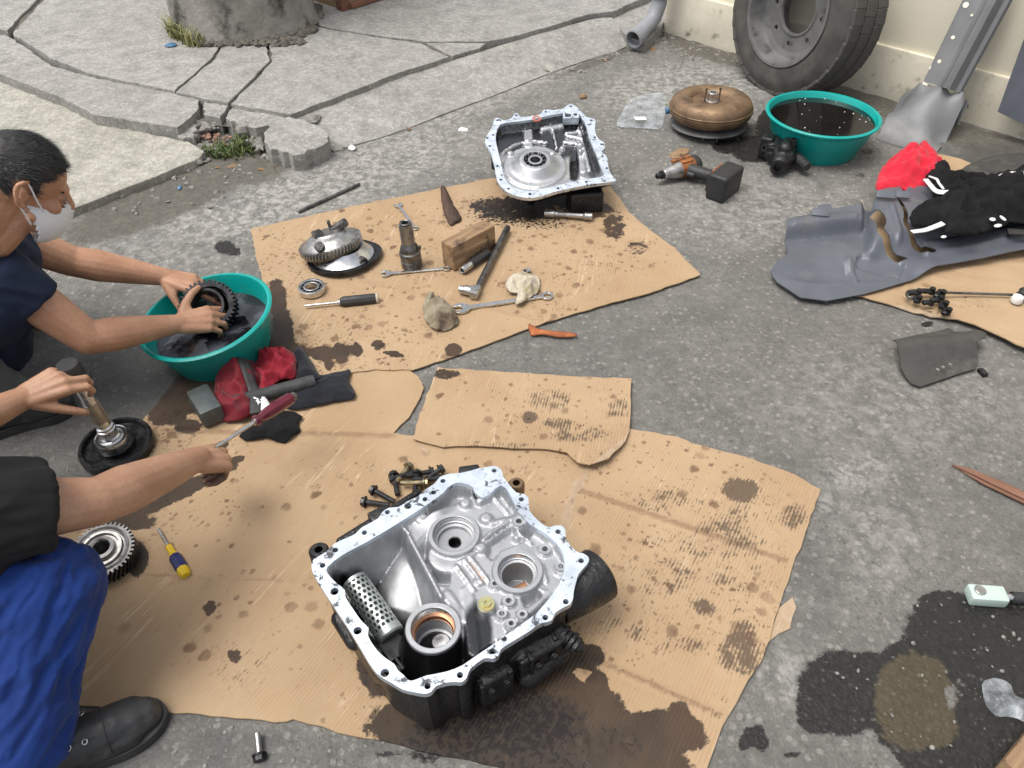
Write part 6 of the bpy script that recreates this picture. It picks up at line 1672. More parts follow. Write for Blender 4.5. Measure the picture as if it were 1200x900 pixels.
obj('top_collar', lathe([(.017, .262), (.034, .264), (.036, .270), (.036, .285), (.030, .292), (.0295, .325), (.026, .332), (0, .332)], 32), MT['black'], t, smooth=30)
# --- helical gear on the cardboard
p = G(128, 655, ZB)
t = thing('helical_gear', 'thick helical gear lying on the cardboard at the near man\'s knee', 'gear', p, (R(8), R(4), 0))
ring_gear(t, .073, 40, .052, .05, T(), 'darksteel', .35, 'toothed_body')
obj('web', lathe([(.060, .0), (.060, .054), (.056, .056), (.052, .050), (.048, .050), (.046, .058), (.040, .058), (.038, .050), (.032, .050), (.030, .062), (.022, .064), (.019, .060), (.019, 0)], 44), MT['steel'], t, smooth=30)
obj('bore', lathe([(.0, .002), (.019, .002)], 20), MT['greasy'], t)

# --- bolts
def bolt_proto(L=.05, r=.0055, flange=True, mat='zincbolt'):
    m = M().add(cyl(r, L, 12)).add(prism(circle((0, 0), r * 1.75, 6), L, L + r * 1.5))
    if flange: m.add(cyl(r * 2.2, .003, 16), T(0, 0, L - .002))
    return m
MT['zincbolt'] = surf('yellow_zinc_bolt', (0.36, 0.30, 0.17), (0.20, 0.17, 0.11), 40, (0.3, 0.45), 0.9, 0.1, 150, .0006, grime=(.02, .018, .016), gsc=45, glo=.48, ghi=.62)
rnd = random.Random(12)
spots = [(462, 567, 60, .012, 0), (476, 558, 15, .016, 0), (484, 562, 4, .026, 1), (470, 566, -5, .018, 0), (492, 566, 35, .012, 1), (466, 580, 105, .010, 1), (462, 588, 150, .012, 1), (486, 577, 90, .02, 1), (474, 590, 20, .010, 0), (456, 592, 170, .010, 1), (488, 553, 200, .014, 1), (480, 586, 65, .012, 0)]
bp = None
names = ['brass coloured', 'dark oily']
for i, (x, y, a, z, k) in enumerate(spots):
    p = G(x, y, ZB + z)
    if i < 2:
        t = thing('flange_bolt', 'x', 'bolt', p, group='bolts piled behind the casing')
        obj('shank', M().add(cyl(.0055, .052, 12)), MT['zincbolt' if i == 0 else 'blackmetal'], t, smooth=30)
        obj('hex_head', M().add(prism(circle((0, 0), .0098, 6), .052, .060)).add(cyl(.0125, .003, 16), T(0, 0, .050)), MT['zincbolt' if i == 0 else 'blackmetal'], t, smooth=30, bev=.0008)
        if i == 0: bpz = t
        else: bpd = t
    else: t = copy_tree(bpz if k == 0 else bpd); t.location = p
    t['label'] = 'brass coloured flange bolt in the pile behind the big casing' if (k == 0 and i != 1) else 'dark oily flange bolt in the pile behind the big casing'
    t.rotation_euler = (0, R(rnd.uniform(80, 97)), R(a)); t.scale = (1.25,) * 3
p = G(304, 884, .010)
t = thing('loose_bolt', 'lone black hex bolt lying on the concrete below the front cardboard', 'bolt', p, (R(-82), 0, R(18)))
obj('shank', cyl(.0065, .042, 14, .001), MT['steel'], t, smooth=30)
obj('hex_head', M().add(prism(circle((0, 0), .0135, 6), -.013, 0)).add(cyl(.015, .004, 18), T(0, 0, -.003)), MT['blackmetal'], t, smooth=30, bev=.001)

# --- undertray with clothes on it
def undertray():
    zt = .07
    ol = [(906, 307), (912, 301), (925, 291), (921, 278), (919, 266), (954, 258), (956, 249), (971, 247), (973, 253), (1000, 248), (1013, 243), (1020, 250), (1025, 231), (1036, 228), (1052, 226), (1056, 233), (1064, 224), (1100, 227), (1160, 215), (1240, 215), (1290, 260), (1260, 290), (1200, 291), (1155, 299), (1100, 306), (1073, 316), (1018, 332), (973, 340), (942, 336), (914, 318)]
    s1 = [(1018, 253), (1028, 254), (1034, 260), (1036, 268), (1034, 276), (1048, 291), (1066, 297), (1056, 300), (1042, 295), (1026, 280), (1024, 268)]
    s2 = [(1049, 240), (1055, 244), (1061, 257), (1062, 270), (1076, 283), (1098, 291), (1090, 294), (1070, 286), (1056, 270), (1056, 256)]
    w = ccw([(p.x, p.y) for p in (G(x, y, zt) for x, y in ol)])
    W1, W2 = ([(p.x, p.y) for p in (G(x, y, zt) for x, y in s)] for s in (s1, s2))
    P, tr = sheet(dense(w, .012), .006, 6, (dense(rounded(W1, 3), .006), dense(rounded(W2, 3), .006)))
    Q = proj(P[:, 0], P[:, 1], zt)
    def H(Q):
        x, y = Q[:, 0], Q[:, 1]
        z = 0.052 + 0 * x
        ridge = 275 + (x - 920) * -.10
        back = sstep(ridge + 4, ridge - 2, y)
        z += back * .050 * sstep(1016, 1006, x)
        z += .046 * sstep(292, 276, y + (x - 1060) * .25) * sstep(1012, 1026, x)
        def emb(a, b, wd, h): return h * sstep(wd + 2.2, wd - 1.5, seg_d(Q, a, b))
        z += emb((996, 300), (1006, 318), 3.0, .010) - emb((1012, 300), (1056, 306), 6, .016)
        z += emb((1042, 250), (1052, 284), 3, .010) + emb((1090, 288), (1230, 268), 7, .014) + emb((930, 268), (998, 262), 4, .008)
        z -= .026 * sstep(26, 0, poly_d(Q, [(906, 307), (914, 318), (942, 336), (973, 340), (1018, 332), (1073, 316)])) * sstep(300, 312, y)
        z += .015 * sstep(1100, 1200, x)
        return z
    Z = H(Q)
    c = np.array([*P.mean(0), 0])
    t = thing('undertray', 'long moulded grey plastic undertray lying on the right hand cardboard', 'undertray', c)
    obj('tray', (np.column_stack([P, Z]) - c, tr), MT['greypaint'], t, smooth=38, solid=.004)
    for (x, y, L) in ((962, 249, .06), (1038, 228, .07), (1058, 228, .05)):
        p = G(x, y, .12) - Vector(c)
        obj('fixing_tab', M().add(box(L, .03, .006, .0015), T(p.x, p.y, p.z, 30, 0, -10)), MT['greypaint'], t, smooth=30)
    p = G(1194, 276, .09) - Vector(c)
    obj('moulded_slot', M().add(box(.09, .03, .01, .003), T(p.x, p.y, p.z + .012, 8, 0, -8)), MT['black'], t)
    return H
undertray()
o, V = heap('red_cloth', 'bright red crumpled cloth on the back edge of the grey undertray', 'cloth', [(1027, 226), (1027, 210), (1036, 196), (1046, 186), (1066, 183), (1078, 170), (1086, 174), (1096, 188), (1106, 198), (1112, 215), (1100, 229), (1085, 226), (1070, 230), (1050, 226)], .07, .115, 'red', seed=25, sp=.008, edge=.05, folds=1.0, fs=11)
jk = thing('black_jacket', 'black sports jacket with white stripes thrown over the grey undertray', 'jacket', G(1140, 250, .12))
jo = np.array(jk.location)
V, tr = patch([(1064, 262), (1070, 248), (1088, 240), (1094, 228), (1084, 208), (1092, 195), (1098, 193), (1112, 199), (1130, 214), (1160, 210), (1190, 203), (1230, 202), (1260, 220), (1250, 262), (1190, 262), (1172, 268), (1135, 279), (1104, 277), (1105, 270), (1088, 271), (1070, 269)], .12, .080, .035, 27, .008, 1.5, 11, .004)
obj('body', (V - jo, tr), MT['blackcloth'], jk, smooth=180, solid=.004)
def stripe(pts, w): on_surface('white_stripe', pts, w, .17, V, jo, 'white', jk, .005)
stripe([(1086, 206), (1092, 212), (1100, 219), (1110, 224)], .020)
stripe([(1090, 203), (1098, 207), (1102, 212), (1107, 220)], .008)
stripe([(1070, 268), (1085, 266), (1097, 262), (1107, 258)], .020)
stripe([(1178, 212), (1190, 207), (1206, 202)], .022)
stripe([(1169, 210), (1180, 207), (1190, 203)], .006)
for x, y, a, b in ((1167, 249, .024, .018), (1175, 253, .034, .016), (1179, 248, .014, .03), (1110, 268, .022, .012)):
    p = G(x, y, .19); k = np.argsort(((V[:, :2] - np.array((p.x, p.y))) ** 2).sum(1))[:6]
    obj('printed_mark', M().add(cyl(1, .002, 12), T(p.x - jo[0], p.y - jo[1], V[k, 2].max() + .004 - jo[2], 8, 0, 20, (a / 2, b / 2, 1))), MT['white'], jk)
# rubber mat and panel
o, V = heap('rubber_mat', 'flat dull black rubber mat behind the black jacket', 'mat', [(1106, 214), (1120, 203), (1145, 189), (1175, 182), (1240, 178), (1290, 190), (1280, 222), (1160, 216)], .002, .020, 'mat', seed=29, sp=.014, edge=.02, folds=.25, fs=4)
def panel():
    ol = [(1045, 401), (1060, 396), (1074, 391), (1096, 386), (1114, 380), (1117, 384), (1119, 389), (1130, 391), (1142, 387), (1147, 393), (1151, 399), (1151, 404), (1140, 408), (1143, 414), (1148, 421), (1145, 428), (1130, 432), (1105, 440), (1081, 448), (1070, 444), (1056, 429), (1048, 414)]
    w = ccw([(p.x, p.y) for p in (G(x, y, .03) for x, y in ol)])
    P, tr = sheet(dense(w, .015), .009, 2)
    Q = proj(P[:, 0], P[:, 1], .03)
    d = seg_d(Q, (1030, 415), (1160, 400))
    Z = .012 + .050 * np.exp(-(d / 16) ** 2) + .012 * sstep(425, 446, Q[:, 1] + (Q[:, 0] - 1080) * .3) * 0
    c = np.array([*P.mean(0), 0])
    t = thing('splash_shield', 'broken curved black plastic shield on the concrete below the right hand cardboard', 'panel', c)
    obj('shell', (np.column_stack([P, Z]) - c, tr), MT['mat'], t, smooth=40, solid=.004)
    p = G(1152, 436, .01) - Vector(c)
    obj('clip', M().add(box(.018, .03, .012, .002), T(p.x, p.y, .008, 0, 0, 10)), MT['blackmetal'], t)
    for (x, y) in ((1098, 435), (1104, 432), (1112, 429)):
        p = G(x, y, .03) - Vector(c)
        obj('rivet', M().add(cyl(.005, .004, 8), T(p.x, p.y, .034)), MT['steel'], t)
panel()
# linkage on the right hand cardboard
zE = .030
t, L = put('linkage_rod', 'thin rod with black clamps lying on the right hand cardboard', 'linkage', (1085, 345), (1180, 348), zE)
obj('rod', M().add(cyl(.0045, L * 1.05, 10), T(0, 0, .010) @ RX), MT['darksteel'], t, smooth=40)
for i, (x, y, a, s) in enumerate(((1070, 346, 10, .05), (1086, 344, 0, .045), (1072, 354, 80, .03), (1086, 357, 10, .04), (1098, 347, 50, .05), (1102, 360, 70, .04), (1106, 368, 60, .035), (1098, 354, 20, .03))):
    p = G(x, y, zE); q = Matrix.Rotation(-t.rotation_euler.z, 3, 'Z') @ (p - t.location)
    obj('clamp', M().add(box(s, .018, .016, .004, 1), T(q.x, q.y, .010, 0, 0, a)).add(cyl(.010, .024, 10), T(q.x + s * .3, q.y, .0)), MT['blackmetal'], t, smooth=30)
p = [Matrix.Rotation(-t.rotation_euler.z, 3, 'Z') @ (G(x, y, zE) - t.location) for x, y in ((1092, 344), (1072, 343), (1062, 345), (1064, 351), (1074, 352))]
obj('wire_loop', tube(spline([(q.x, q.y, .010) for q in p], 6), .005, 8), MT['darksteel'], t, smooth=180)
p = G(1192, 352, zE)
t = thing('ball_joint', 'black and white ball joint at the right end of the thin linkage rod', 'ball joint', p)
obj('boot', M().add(lathe([(0, 0), (.022, 0), (.024, .012), (.018, .022), (.021, .03), (.014, .040), (0, .042)], 20), T(.02, .01, 0)), MT['black'], t, smooth=40)
obj('white_cap', M().add(lathe([(0, 0), (.016, .002), (.020, .012), (.016, .026), (0, .030)], 18), T(-.012, -.012, 0)), MT['paper'], t, smooth=60)
obj('stem', M().add(cyl(.008, .08, 12), T(.02, .01, .02, 0, 80, 10)), MT['blackmetal'], t)
# stick, connector, debris by the puddle
a, b = G(1114, 546, .006), G(1215, 592, .006)
t = thing('wood_strip', 'split reddish brown wooden strip lying alone on the concrete at the right', 'wood strip', a, (0, 0, math.atan2((b - a).y, (b - a).x)))
Ls = (b - a).length
obj('splinter', prism([(0, 0), (Ls * .2, .016), (Ls * .6, .022), (Ls, .02), (Ls, -.006), (Ls * .5, -.004), (Ls * .15, .0)], 0, .008), MT['stick'], t, smooth=30, bev=.002)
obj('splinter', prism([(Ls * .12, -.003), (Ls * .5, -.008), (Ls, -.010), (Ls, -.020), (Ls * .4, -.016)], 0, .006), MT['stick'], t, smooth=30, bev=.002)
t, L = put('hose_connector', 'pale green metal connector block lying at the edge of the oil puddle', 'connector', (1131, 701), (1174, 704), .001)
obj('block', M().add(box(L, .042, .030, .006, 2), T(L / 2, 0, .016)), MT['mint'], t, smooth=40)
obj('bolt_head', M().add(cyl(.013, .006, 20, .002), T(L * .27, .003, .030)), MT['steel'], t, smooth=30)
obj('spigot', M().add(lathe([(.008, 0), (.009, .016), (.012, .018), (.012, .022), (0, .022)], 16), T(L, 0, .016) @ RX), MT['bright'], t, smooth=30)
obj('rubber_hose', M().add(lathe([(0, 0), (.014, 0), (.015, .3), (0, .3)], 18), T(L + .016, 0, .016) @ RX), MT['black'], t, smooth=30)
V, tr = patch([(1150, 803), (1164, 796), (1180, 800), (1190, 816), (1206, 824), (1204, 846), (1185, 842), (1166, 840), (1153, 826)], 0.004, .024, .03, 33, .005, 2.2, 16, .004, .25)
c = V.mean(0); c[2] = 0
tag(obj('plastic_wrapper', (V - c, tr), MT['film'], None, smooth=180, loc=c), 'crumpled clear wrapper lying in the black oil puddle', 'wrapper')
a, b = G(1166, 893, 0), G(1204, 846, 0)
t = thing('timber_offcut', 'brown timber offcut at the bottom right corner beside the oil puddle', 'timber', a, (0, 0, math.atan2((b - a).y, (b - a).x)))
obj('timber', M().add(box(.16, .10, .05, .004), T(.06, -.055, .026)), MT['wood'], t, smooth=30)
# small litter
def bit(name, label, cat, x, y, s, mat, z=0.0, seed=1, h=.4):
    rnd = random.Random(seed)
    v = [(q[0] * s * rnd.uniform(.7, 1.2), q[1] * s * rnd.uniform(.6, 1.1), q[2] * s * h * rnd.uniform(.8, 1.2)) for q in lathe([(0, -.8), (.8, -.5), (1, .1), (.6, .7), (0, .85)], 8)[0]]
    tag(obj(name, (v, lathe([(0, -.8), (.8, -.5), (1, .1), (.6, .7), (0, .85)], 8)[1]), MT[mat], None, smooth=30, loc=G(x, y, z) + Vector((0, 0, s * h * .5)), rot=(0, 0, seed)), label, cat)
bit('paper_scrap', 'small white paper scrap on the concrete left of the tilted housing', 'paper', 543, 152, .026, 'paper', .0, 3, .12)
bit('brick_chip', 'small brown brick chip on the concrete behind the tilted housing', 'brick', 683, 115, .022, 'wood', .0, 4, .8)
bit('white_stone', 'white stone at the lower end of the kerb ramp', 'stone', 412, 175, .022, 'paper', .0, 5, .6)
bit('blue_scrap', 'blue plastic scrap beside the grass at the grey trunk', 'plastic', 201, 54, .034, 'bluepaint', Z1, 6, .35)
bit('white_shell', 'white chip beside the dark moss of the grey trunk', 'stone', 320, 44, .045, 'paper', Z1, 7, .5)
bit('blue_pebble', 'bluish pebble in the dirt beside the pale slab', 'stone', 211, 221, .014, 'bluepaint', .004, 8, .6)
bit('grey_stone', 'grey stone in front of the pale slab corner', 'stone', 233, 193, .026, 'stone', .004, 9, .8)
bit('grey_stone', 'grey stone lying behind the dark weeds in the kerb gap', 'stone', 288, 158, .05, 'stone', .03, 10, .9)
bit('grey_stone', 'pale stone in the corner joint of the kerb ramp', 'stone', 365, 143, .05, 'stone', .06, 11, .5)
# crate corner at the top
a, b = G(402, 14, Z1), G(452, -2, Z1)
ang = math.atan2((b - a).y, (b - a).x)
t = thing('wooden_crate', 'wooden crate corner standing on the pavement at the top edge', 'crate', a, (0, 0, ang))
Lc = .8
for x, y in ((.03, .03), (Lc - .03, .03), (.03, Lc - .03), (Lc - .03, Lc - .03)): obj('post', M().add(box(.06, .06, .5, .004), T(x, y, .25)), MT['redwood'], t)
for zz in (.05, .19, .33, .46):
    obj('slat', M().add(box(Lc - .12, .018, .11, .003), T(Lc / 2, .03, zz)), MT['plywood'], t)
    obj('slat', M().add(box(.018, Lc - .12, .11, .003), T(.03, Lc / 2, zz)), MT['plywood'], t)
obj('bottom_rail', M().add(box(Lc - .12, .03, .03, .003), T(Lc / 2, -.0, .018)), MT['redwood'], t)
# ------------------------------------------------------------------ people
def chain(m, pts, n=16):
    for (a, ra), (b, rb) in zip(pts[:-1], pts[1:]): m.add(cap(a, ra, b, rb, n))
    return m
def hand(m, wrist, d, back, side, curls, spread=4, thumb=(55, 10, 25), s=1.0, tips=None):
    """palm, four bent fingers and a thumb; d = wrist to knuckles, back = back-of-hand normal"""
    wrist = Vector(wrist); x = Vector(d).normalized()
    z = (Vector(back) - x * Vector(back).dot(x)).normalized()
    y = z.cross(x) * side
    def W(p): return wrist + (x * p[0] + y * p[1] + z * p[2]) * s
    r = s
    kn = [(.093, .031, .002), (.096, .010, .005), (.091, -.011, .003), (.082, -.030, -.002)]
    base = [(.015, .016, 0), (.012, .006, .002), (.012, -.006, .002), (.014, -.015, 0)]
    for b, k in zip(base, kn): m.add(cap(W(b), .0165 * r, W(k), .0125 * r, 12))
    m.add(cap(W((.03, .0, -.002)), .020 * r, W((.075, -.004, -.003)), .018 * r, 12))
    m.add(cap(W((.02, -.018, -.006)), .015 * r, W((.07, -.026, -.006)), .013 * r, 12))
    lens = [(.043, .026, .021), (.047, .030, .022), (.044, .028, .021), (.035, .021, .019)]
    ends = []
    for i in range(4):
        p = Vector(kn[i]); ang = 0
        a0 = R((1.5 - i) * spread)
        rr = [.0098, .0090, .0082, .0072] if i < 3 else [.0088, .0080, .0073, .0065]
        q = [p]
        for j in range(3):
            ang += R(curls[i][j])
            dv = Vector((math.cos(ang) * math.cos(a0), math.cos(ang) * math.sin(a0), -math.sin(ang)))
            q.append(q[-1] + dv * lens[i][j])
        for j in range(3): m.add(cap(W(q[j]), rr[j] * 1.08 * r, W(q[j + 1]), rr[j + 1] * r, 12))
        ends.append(W(q[3]))
    a, dn, cu = thumb
    p = Vector((.022, .022, -.006)); ang = R(a); q = [p]; dd = R(dn)
    for L in (.044, .034, .027):
        q.append(q[-1] + Vector((math.cos(ang) * math.cos(dd), math.sin(ang) * math.cos(dd), -math.sin(dd))) * L)
        ang -= R(cu); dd += R(6)
    for j, (r0, r1) in enumerate(((.0165, .0125), (.0122, .0105), (.0108, .0085))): m.add(cap(W(q[j]), r0 * r, W(q[j + 1]), r1 * r, 12))
    m.add(cap(W((.04, .018, -.004)), .014 * r, W(q[1]), .012 * r, 12))
    return ends, q and [W(k) for k in q]
def wrinkle(v, n, amp, sc, seed=1, st=(1, 1, 1), fold=True, axis=None):
    p = v * np.array(st) * sc
    if axis is not None:
        a = np.array(axis, float); a /= np.linalg.norm(a)
        p = p - (p @ a)[:, None] * a * .68
    w = (np.column_stack([fbm(p * .6 + 9, 2, seed), fbm(p * .6 + 31, 2, seed + 2), fbm(p * .6 + 57, 2, seed + 4)]) - .5) * 1.6
    f = fbm(p + w, 3, seed)
    if fold: f = 1 - np.abs(2 * f - 1) * 1.6
    return v + n * (amp * (f - .45))[:, None]
def skinobj(name, m, vox, it, mat, parent, dirtpts=(), amp=None, **k):
    v, f, n = fuse(m, vox, it)
    if amp: v = wrinkle(v, n, *amp)
    at = None
    if dirtpts is not None and len(dirtpts):
        d = np.zeros(len(v))
        for c, r, s in dirtpts: d = np.maximum(d, s * np.exp(-(np.linalg.norm(v - np.array(c), axis=1) / r) ** 2))
        at = {'dirt': d}
    o0 = np.array(parent.location)
    return obj(name, (v - o0, f), mat, parent, smooth=180, attrs=at, **k)
def frustum(a, ra, b, rb, n=22):
    return M().add(cyl(ra, (Vector(b) - Vector(a)).length, n, 0, rb), along(a, b))
def shoe(parent, heel, toe, w, up_h, ankle, mat_u, seed=1, eyelets=False):
    heel, toe = Vector(heel), Vector(toe)
    o0 = Vector(parent.location)
    d = (toe - heel); L = d.length; d.normalize(); s = Vector((-d.y, d.x, 0))
    def W(x, y, z): return heel + d * (x * L) + s * (y * w) + Vector((0, 0, z))
    prof = [(-.03, 0), (-.01, .30), (.10, .40), (.30, .38), (.50, .42), (.70, .52), (.86, .46), (.96, .28), (1.0, 0)]
    ol = prof + [(x, -y * (.9 if x > .3 else 1)) for x, y in prof[::-1][1:-1]]
    pts = ccw([((heel + d * (x * L) + s * (y * w)).x - o0.x, (heel + d * (x * L) + s * (y * w)).y - o0.y) for x, y in rounded(ol, 3)])
    base = heel.z
    obj('sole', prism(pts, base - o0.z, base - o0.z + .026), MT['sole'], parent, smooth=30, bev=.004)
    m = M()
    m.add(cap(W(.80, .02, .045), .042, W(.55, .01, .055), .046)).add(cap(W(.86, .0, .040), .036, W(.70, .03, .045), .044)).add(cap(W(.55, .01, .055), .046, W(.30, 0, .075), .045))
    m.add(cap(W(.30, 0, .075), .045, W(.10, 0, .06), .040)).add(cap(W(.10, 0, .05), .038, W(.55, 0, .045), .040)).add(cap(W(.28, 0, .08), .046, Vector(ankle), .050)).add(cap(W(.08, 0, .07), .036, Vector(ankle) - d * .01, .046))
    m.add(cap(W(.75, .22, .038), .028, W(.5, .15, .04), .03)).add(cap(W(.75, -.2, .038), .028, W(.5, -.15, .04), .03))
    v, f, n = fuse(m, .005, 5)
    v = wrinkle(v, n, .003, 22, seed)
    v[:, 2] = np.maximum(v[:, 2], base + .012)
    obj('upper', (v - np.array(o0), f), mat_u, parent, smooth=180)
    W.uv = v - np.array(o0)
    return W

# --- masked man at the basin
def man_one():
    head = D(25, 215, 1.88)
    t = thing('person', 'man in navy shirt and white face mask washing a gear in the teal basin', 'person', Vector((-1.55, 1.70, .004)))
    f = (Vector((.80, .575, 0)).normalized() * math.cos(R(33)) + Vector((0, 0, -1)) * math.sin(R(33))).normalized()
    yl = Vector((0, 0, 1)).cross(f).normalized()
    up = f.cross(yl).normalized()
    up = (up + yl * .06).normalized(); yl = up.cross(f).normalized()
    def H(x, y, z): return head + f * x + yl * y + up * z
    rot = Matrix((f, yl, up)).transposed()
    S_n, S_f = D(2, 325, 1.96), D(-30, 262, 2.10)
    E_n, W_n = D(103, 396, 2.10), D(206, 380, 2.27)
    E_f, W_f = D(84, 306, 2.28), D(190, 324, 2.40)
    nb = H(-.075, 0, -.165)
    m = M()
    m.add(ell(H(-.006, 0, .030), (.099, .077, .090), rot, 26)).add(ell(H(.034, 0, -.042), (.060, .058, .074), rot, 20)).add(ell(H(-.035, 0, .0), (.068, .070, .078), rot, 20))
    chain(m, [(H(.070, -.018, -.098), .020), (H(.070, .018, -.098), .020)])
    chain(m, [(H(.082, -.034, .016), .014), (H(.089, 0, .014), .014), (H(.082, .034, .016), .014)])
    chain(m, [(H(.090, 0, .010), .010), (H(.112, 0, -.030), .015)])
    for s in (-1, 1):
        m.add(cap(H(.100, s * .011, -.034), .009, H(.092, s * .014, -.034), .009))
        m.add(ell(H(.062, s * .045, -.030), (.024, .020, .020), rot))
        m.add(ell(H(.078, s * .032, -.002), (.012, .015, .010), rot))
        m.add(cap(H(.020, s * .058, -.060), .014, H(.062, s * .026, -.098), .018))
        ear = [(-.008, .028), (-.020, .030), (-.030, .020), (-.031, .004), (-.024, -.014), (-.016, -.026), (-.008, -.030)]
        chain(m, [(H(x, s * (.083 + (.010 if i in (1, 2, 3, 4) else 0)), z), .0062 if i < 5 else .0075) for i, (x, z) in enumerate(ear)], 10)
        m.add(cap(H(-.012, s * .078, .006), .009, H(-.012, s * .076, -.016), .008))
        m.add(cap(H(-.002, s * .078, -.004), .006, H(-.004, s * .080, -.012), .006))
    m.add(cap(H(-.040, 0, -.03), .060, nb, .064)).add(cap(H(.01, 0, -.07), .045, H(-.035, 0, -.15), .055))
    m.add(cap(nb, .064, (S_n + S_f) / 2, .09)).add(cap(S_n, .062, S_f, .062))
    def arm(S, E, Wr, k=1.0):
        chain(m, [(S, .060 * k), (S.lerp(E, .5), .056 * k), (E, .046 * k)])
        q = E.lerp(Wr, .28)
        chain(m, [(E, .045 * k), (q, .049 * k), (E.lerp(Wr, .62), .040 * k), (Wr, .029 * k), (Wr + (Wr - E).normalized() * .02, .027 * k)])
    arm(S_n, E_n, W_n); arm(S_f, E_f, W_f)
    view_n = (CAMP - W_n).normalized()
    e1, th1 = hand(m, W_n, D(262, 371, 2.34) - W_n, view_n * .55 + Vector((0, .0, .75)), 1, [(22, 42, 30), (28, 44, 30), (30, 46, 34), (32, 46, 34)], 5, (62, -18, 14), 1.06)
    e2, th2 = hand(m, W_f, D(244, 337, 2.42) - W_f, (CAMP - W_f).normalized() * .45 + Vector((0, .25, .85)), -1, [(4, 8, 10), (14, 18, 14), (22, 26, 20), (30, 30, 24)], 5, (46, 22, 8), 1.06)
    dirt = [(e, .055, .95) for e in e1] + [(e, .04, .75) for e in e2] + [(W_n + (W_n - E_n).normalized() * .08, .05, .42), (H(.095, 0, -.02), .02, .0)]
    skinobj('body', m, .0036, 5, MT['skin1'], t, dirt)
    o0 = Vector(t.location)
    # hair cap
    v, fc = ball(1, 150)
    A = np.array(v)
    rr = np.array([.1045, .0815, .0955])
    nz = fbm(A * 7, 3, 4)
    A2 = A * rr * (1 + (nz - .5) * .05)[:, None] + np.array([-.008, 0, .031])
    x, y, z = A2.T
    line = np.where(x > .055, .058 + (x - .055) * .4, np.where(x > -.002, .020 + .55 * np.clip(x, 0, 1) , np.where(x > -.034, .034 - (-.002 - x) * .2, -.045 + (x + .06) * 1.2)))
    line = np.where((x > .004) & (x < .022), -.002, line)
    keepv = z > line + (nz - .5) * .012
    fc = [q for q in fc if all(keepv[i] for i in q)]
    hv = np.array([tuple(H(*p) - o0) for p in A2])
    hm = M().add((hv, fc))
    hm2 = M()
    used = sorted({i for q in fc for i in q})
    rnd = random.Random(3)
    fo = np.array(f)
    for _ in range(7500):
        i = rnd.choice(used)
        p = hv[i]; nn = Vector(p + np.array(o0) - np.array(head)).normalized()
        dv = (nn * .34 + f * rnd.uniform(.35, .8) - up * rnd.uniform(.0, .45) + yl * rnd.uniform(-.22, .22)).normalized()
        L = rnd.uniform(.010, .021); sd = dv.cross(nn).normalized() * .0009 if dv.cross(nn).length > .05 else yl * .0009
        a = Vector(p) - nn * .002
        hm2.add(([a - sd, a + sd, a + dv * L], [(0, 1, 2)]))
    hr = obj('hair', hm, MT['hair'], t, smooth=180, solid=.005)
    st = obj('hair_strands', hm2, MT['hair'], hr, smooth=0); tag(st, kind='stuff')
    # eye
    for s in (-1, 1):
        obj('eye', ell(H(.0845, s * .031, -.004) - o0, (.009, .011, .0045), rot, 14), MT['eye'], t, smooth=180)
        obj('eyebrow', chain(M(), [(H(.094, s * .014, .016) - o0, .0035), (H(.0915, s * .032, .021) - o0, .004), (H(.078, s * .047, .014) - o0, .003)], 8), MT['hair'], t, smooth=180)
    # mask
    v, fc = ball(1, 64)
    A = np.array(v)
    A2 = A * np.array([.078, .0685, .074]) + np.array([.042, 0, -.068])
    x, y, z = A2.T
    A2[:, 0] += .012 * np.exp(-((y / .02) ** 2 + ((z + .035) / .03) ** 2)) + .0022 * np.sin(z * 420)
    keepv = (x > .018 - (z + .06) * .45) & (z < -.010 - np.abs(y) * .35) & (z > -.150)
    fc = [q for q in fc if all(keepv[i] for i in q)]
    mk = obj('face_mask', (np.array([tuple(H(*p) - o0) for p in A2]), fc), MT['mask'], t, smooth=180, solid=.003)
    for s in (-1, 1):
        obj('ear_loop', tube(spline([H(.040, s * .072, -.036) - o0, H(.018, s * .080, -.008) - o0, H(-.006, s * .086, .026) - o0, H(-.022, s * .087, .024) - o0], 5), .0022, 8), MT['mask'], mk, smooth=180)
        obj('ear_loop', tube(spline([H(.022, s * .070, -.076) - o0, H(.004, s * .078, -.052) - o0, H(-.014, s * .086, -.030) - o0, H(-.024, s * .087, -.018) - o0], 5), .0022, 8), MT['mask'], mk, smooth=180)
    # shirt
    hip = Vector((-1.86, 1.60, .27))
    m = M().add(cap(S_n + Vector((-.02, 0, -.02)), .088, S_f + Vector((-.02, 0, 0)), .088)).add(cap((S_n + S_f) / 2 + Vector((-.05, 0, -.04)), .15, hip, .17)).add(cap(S_n + Vector((-.06, -.02, -.06)), .12, hip + Vector((0, -.1, .02)), .14))
    m.add(cap(D(4, 352, 2.02), .075, D(2, 412, 2.14), .07)).add(cap(D(-30, 330, 2.0), .13, D(-16, 400, 2.12), .095))
    m.add(frustum(S_n + (S_n - E_n).normalized() * .02, .084, S_n.lerp(E_n, .42), .072)).add(frustum(S_f, .082, S_f.lerp(E_f, .36), .07)).add(ell(S_n, (.084,) * 3)).add(ell(S_f, (.082,) * 3))
    m.add(cap(nb + Vector((-.02, 0, -.03)), .072, (S_n + S_f) / 2, .10))
    skinobj('shirt', m, .007, 3, MT['navy'], t, None, (.011, 13, 3, (1, 1, 1), True, (.5, .5, -.6)))
    # trousers
    kn, kf = Vector((-1.47, 1.53, .36)), Vector((-1.60, 1.98, .36))
    an, af = Vector((-1.44, 1.555, .10)), Vector((-1.60, 2.0, .10))
    m = M().add(cap(hip, .15, kn, .088)).add(cap(kn, .086, an, .070)).add(cap(hip + Vector((0, .2, 0)), .15, kf, .085)).add(cap(kf, .083, af, .065))
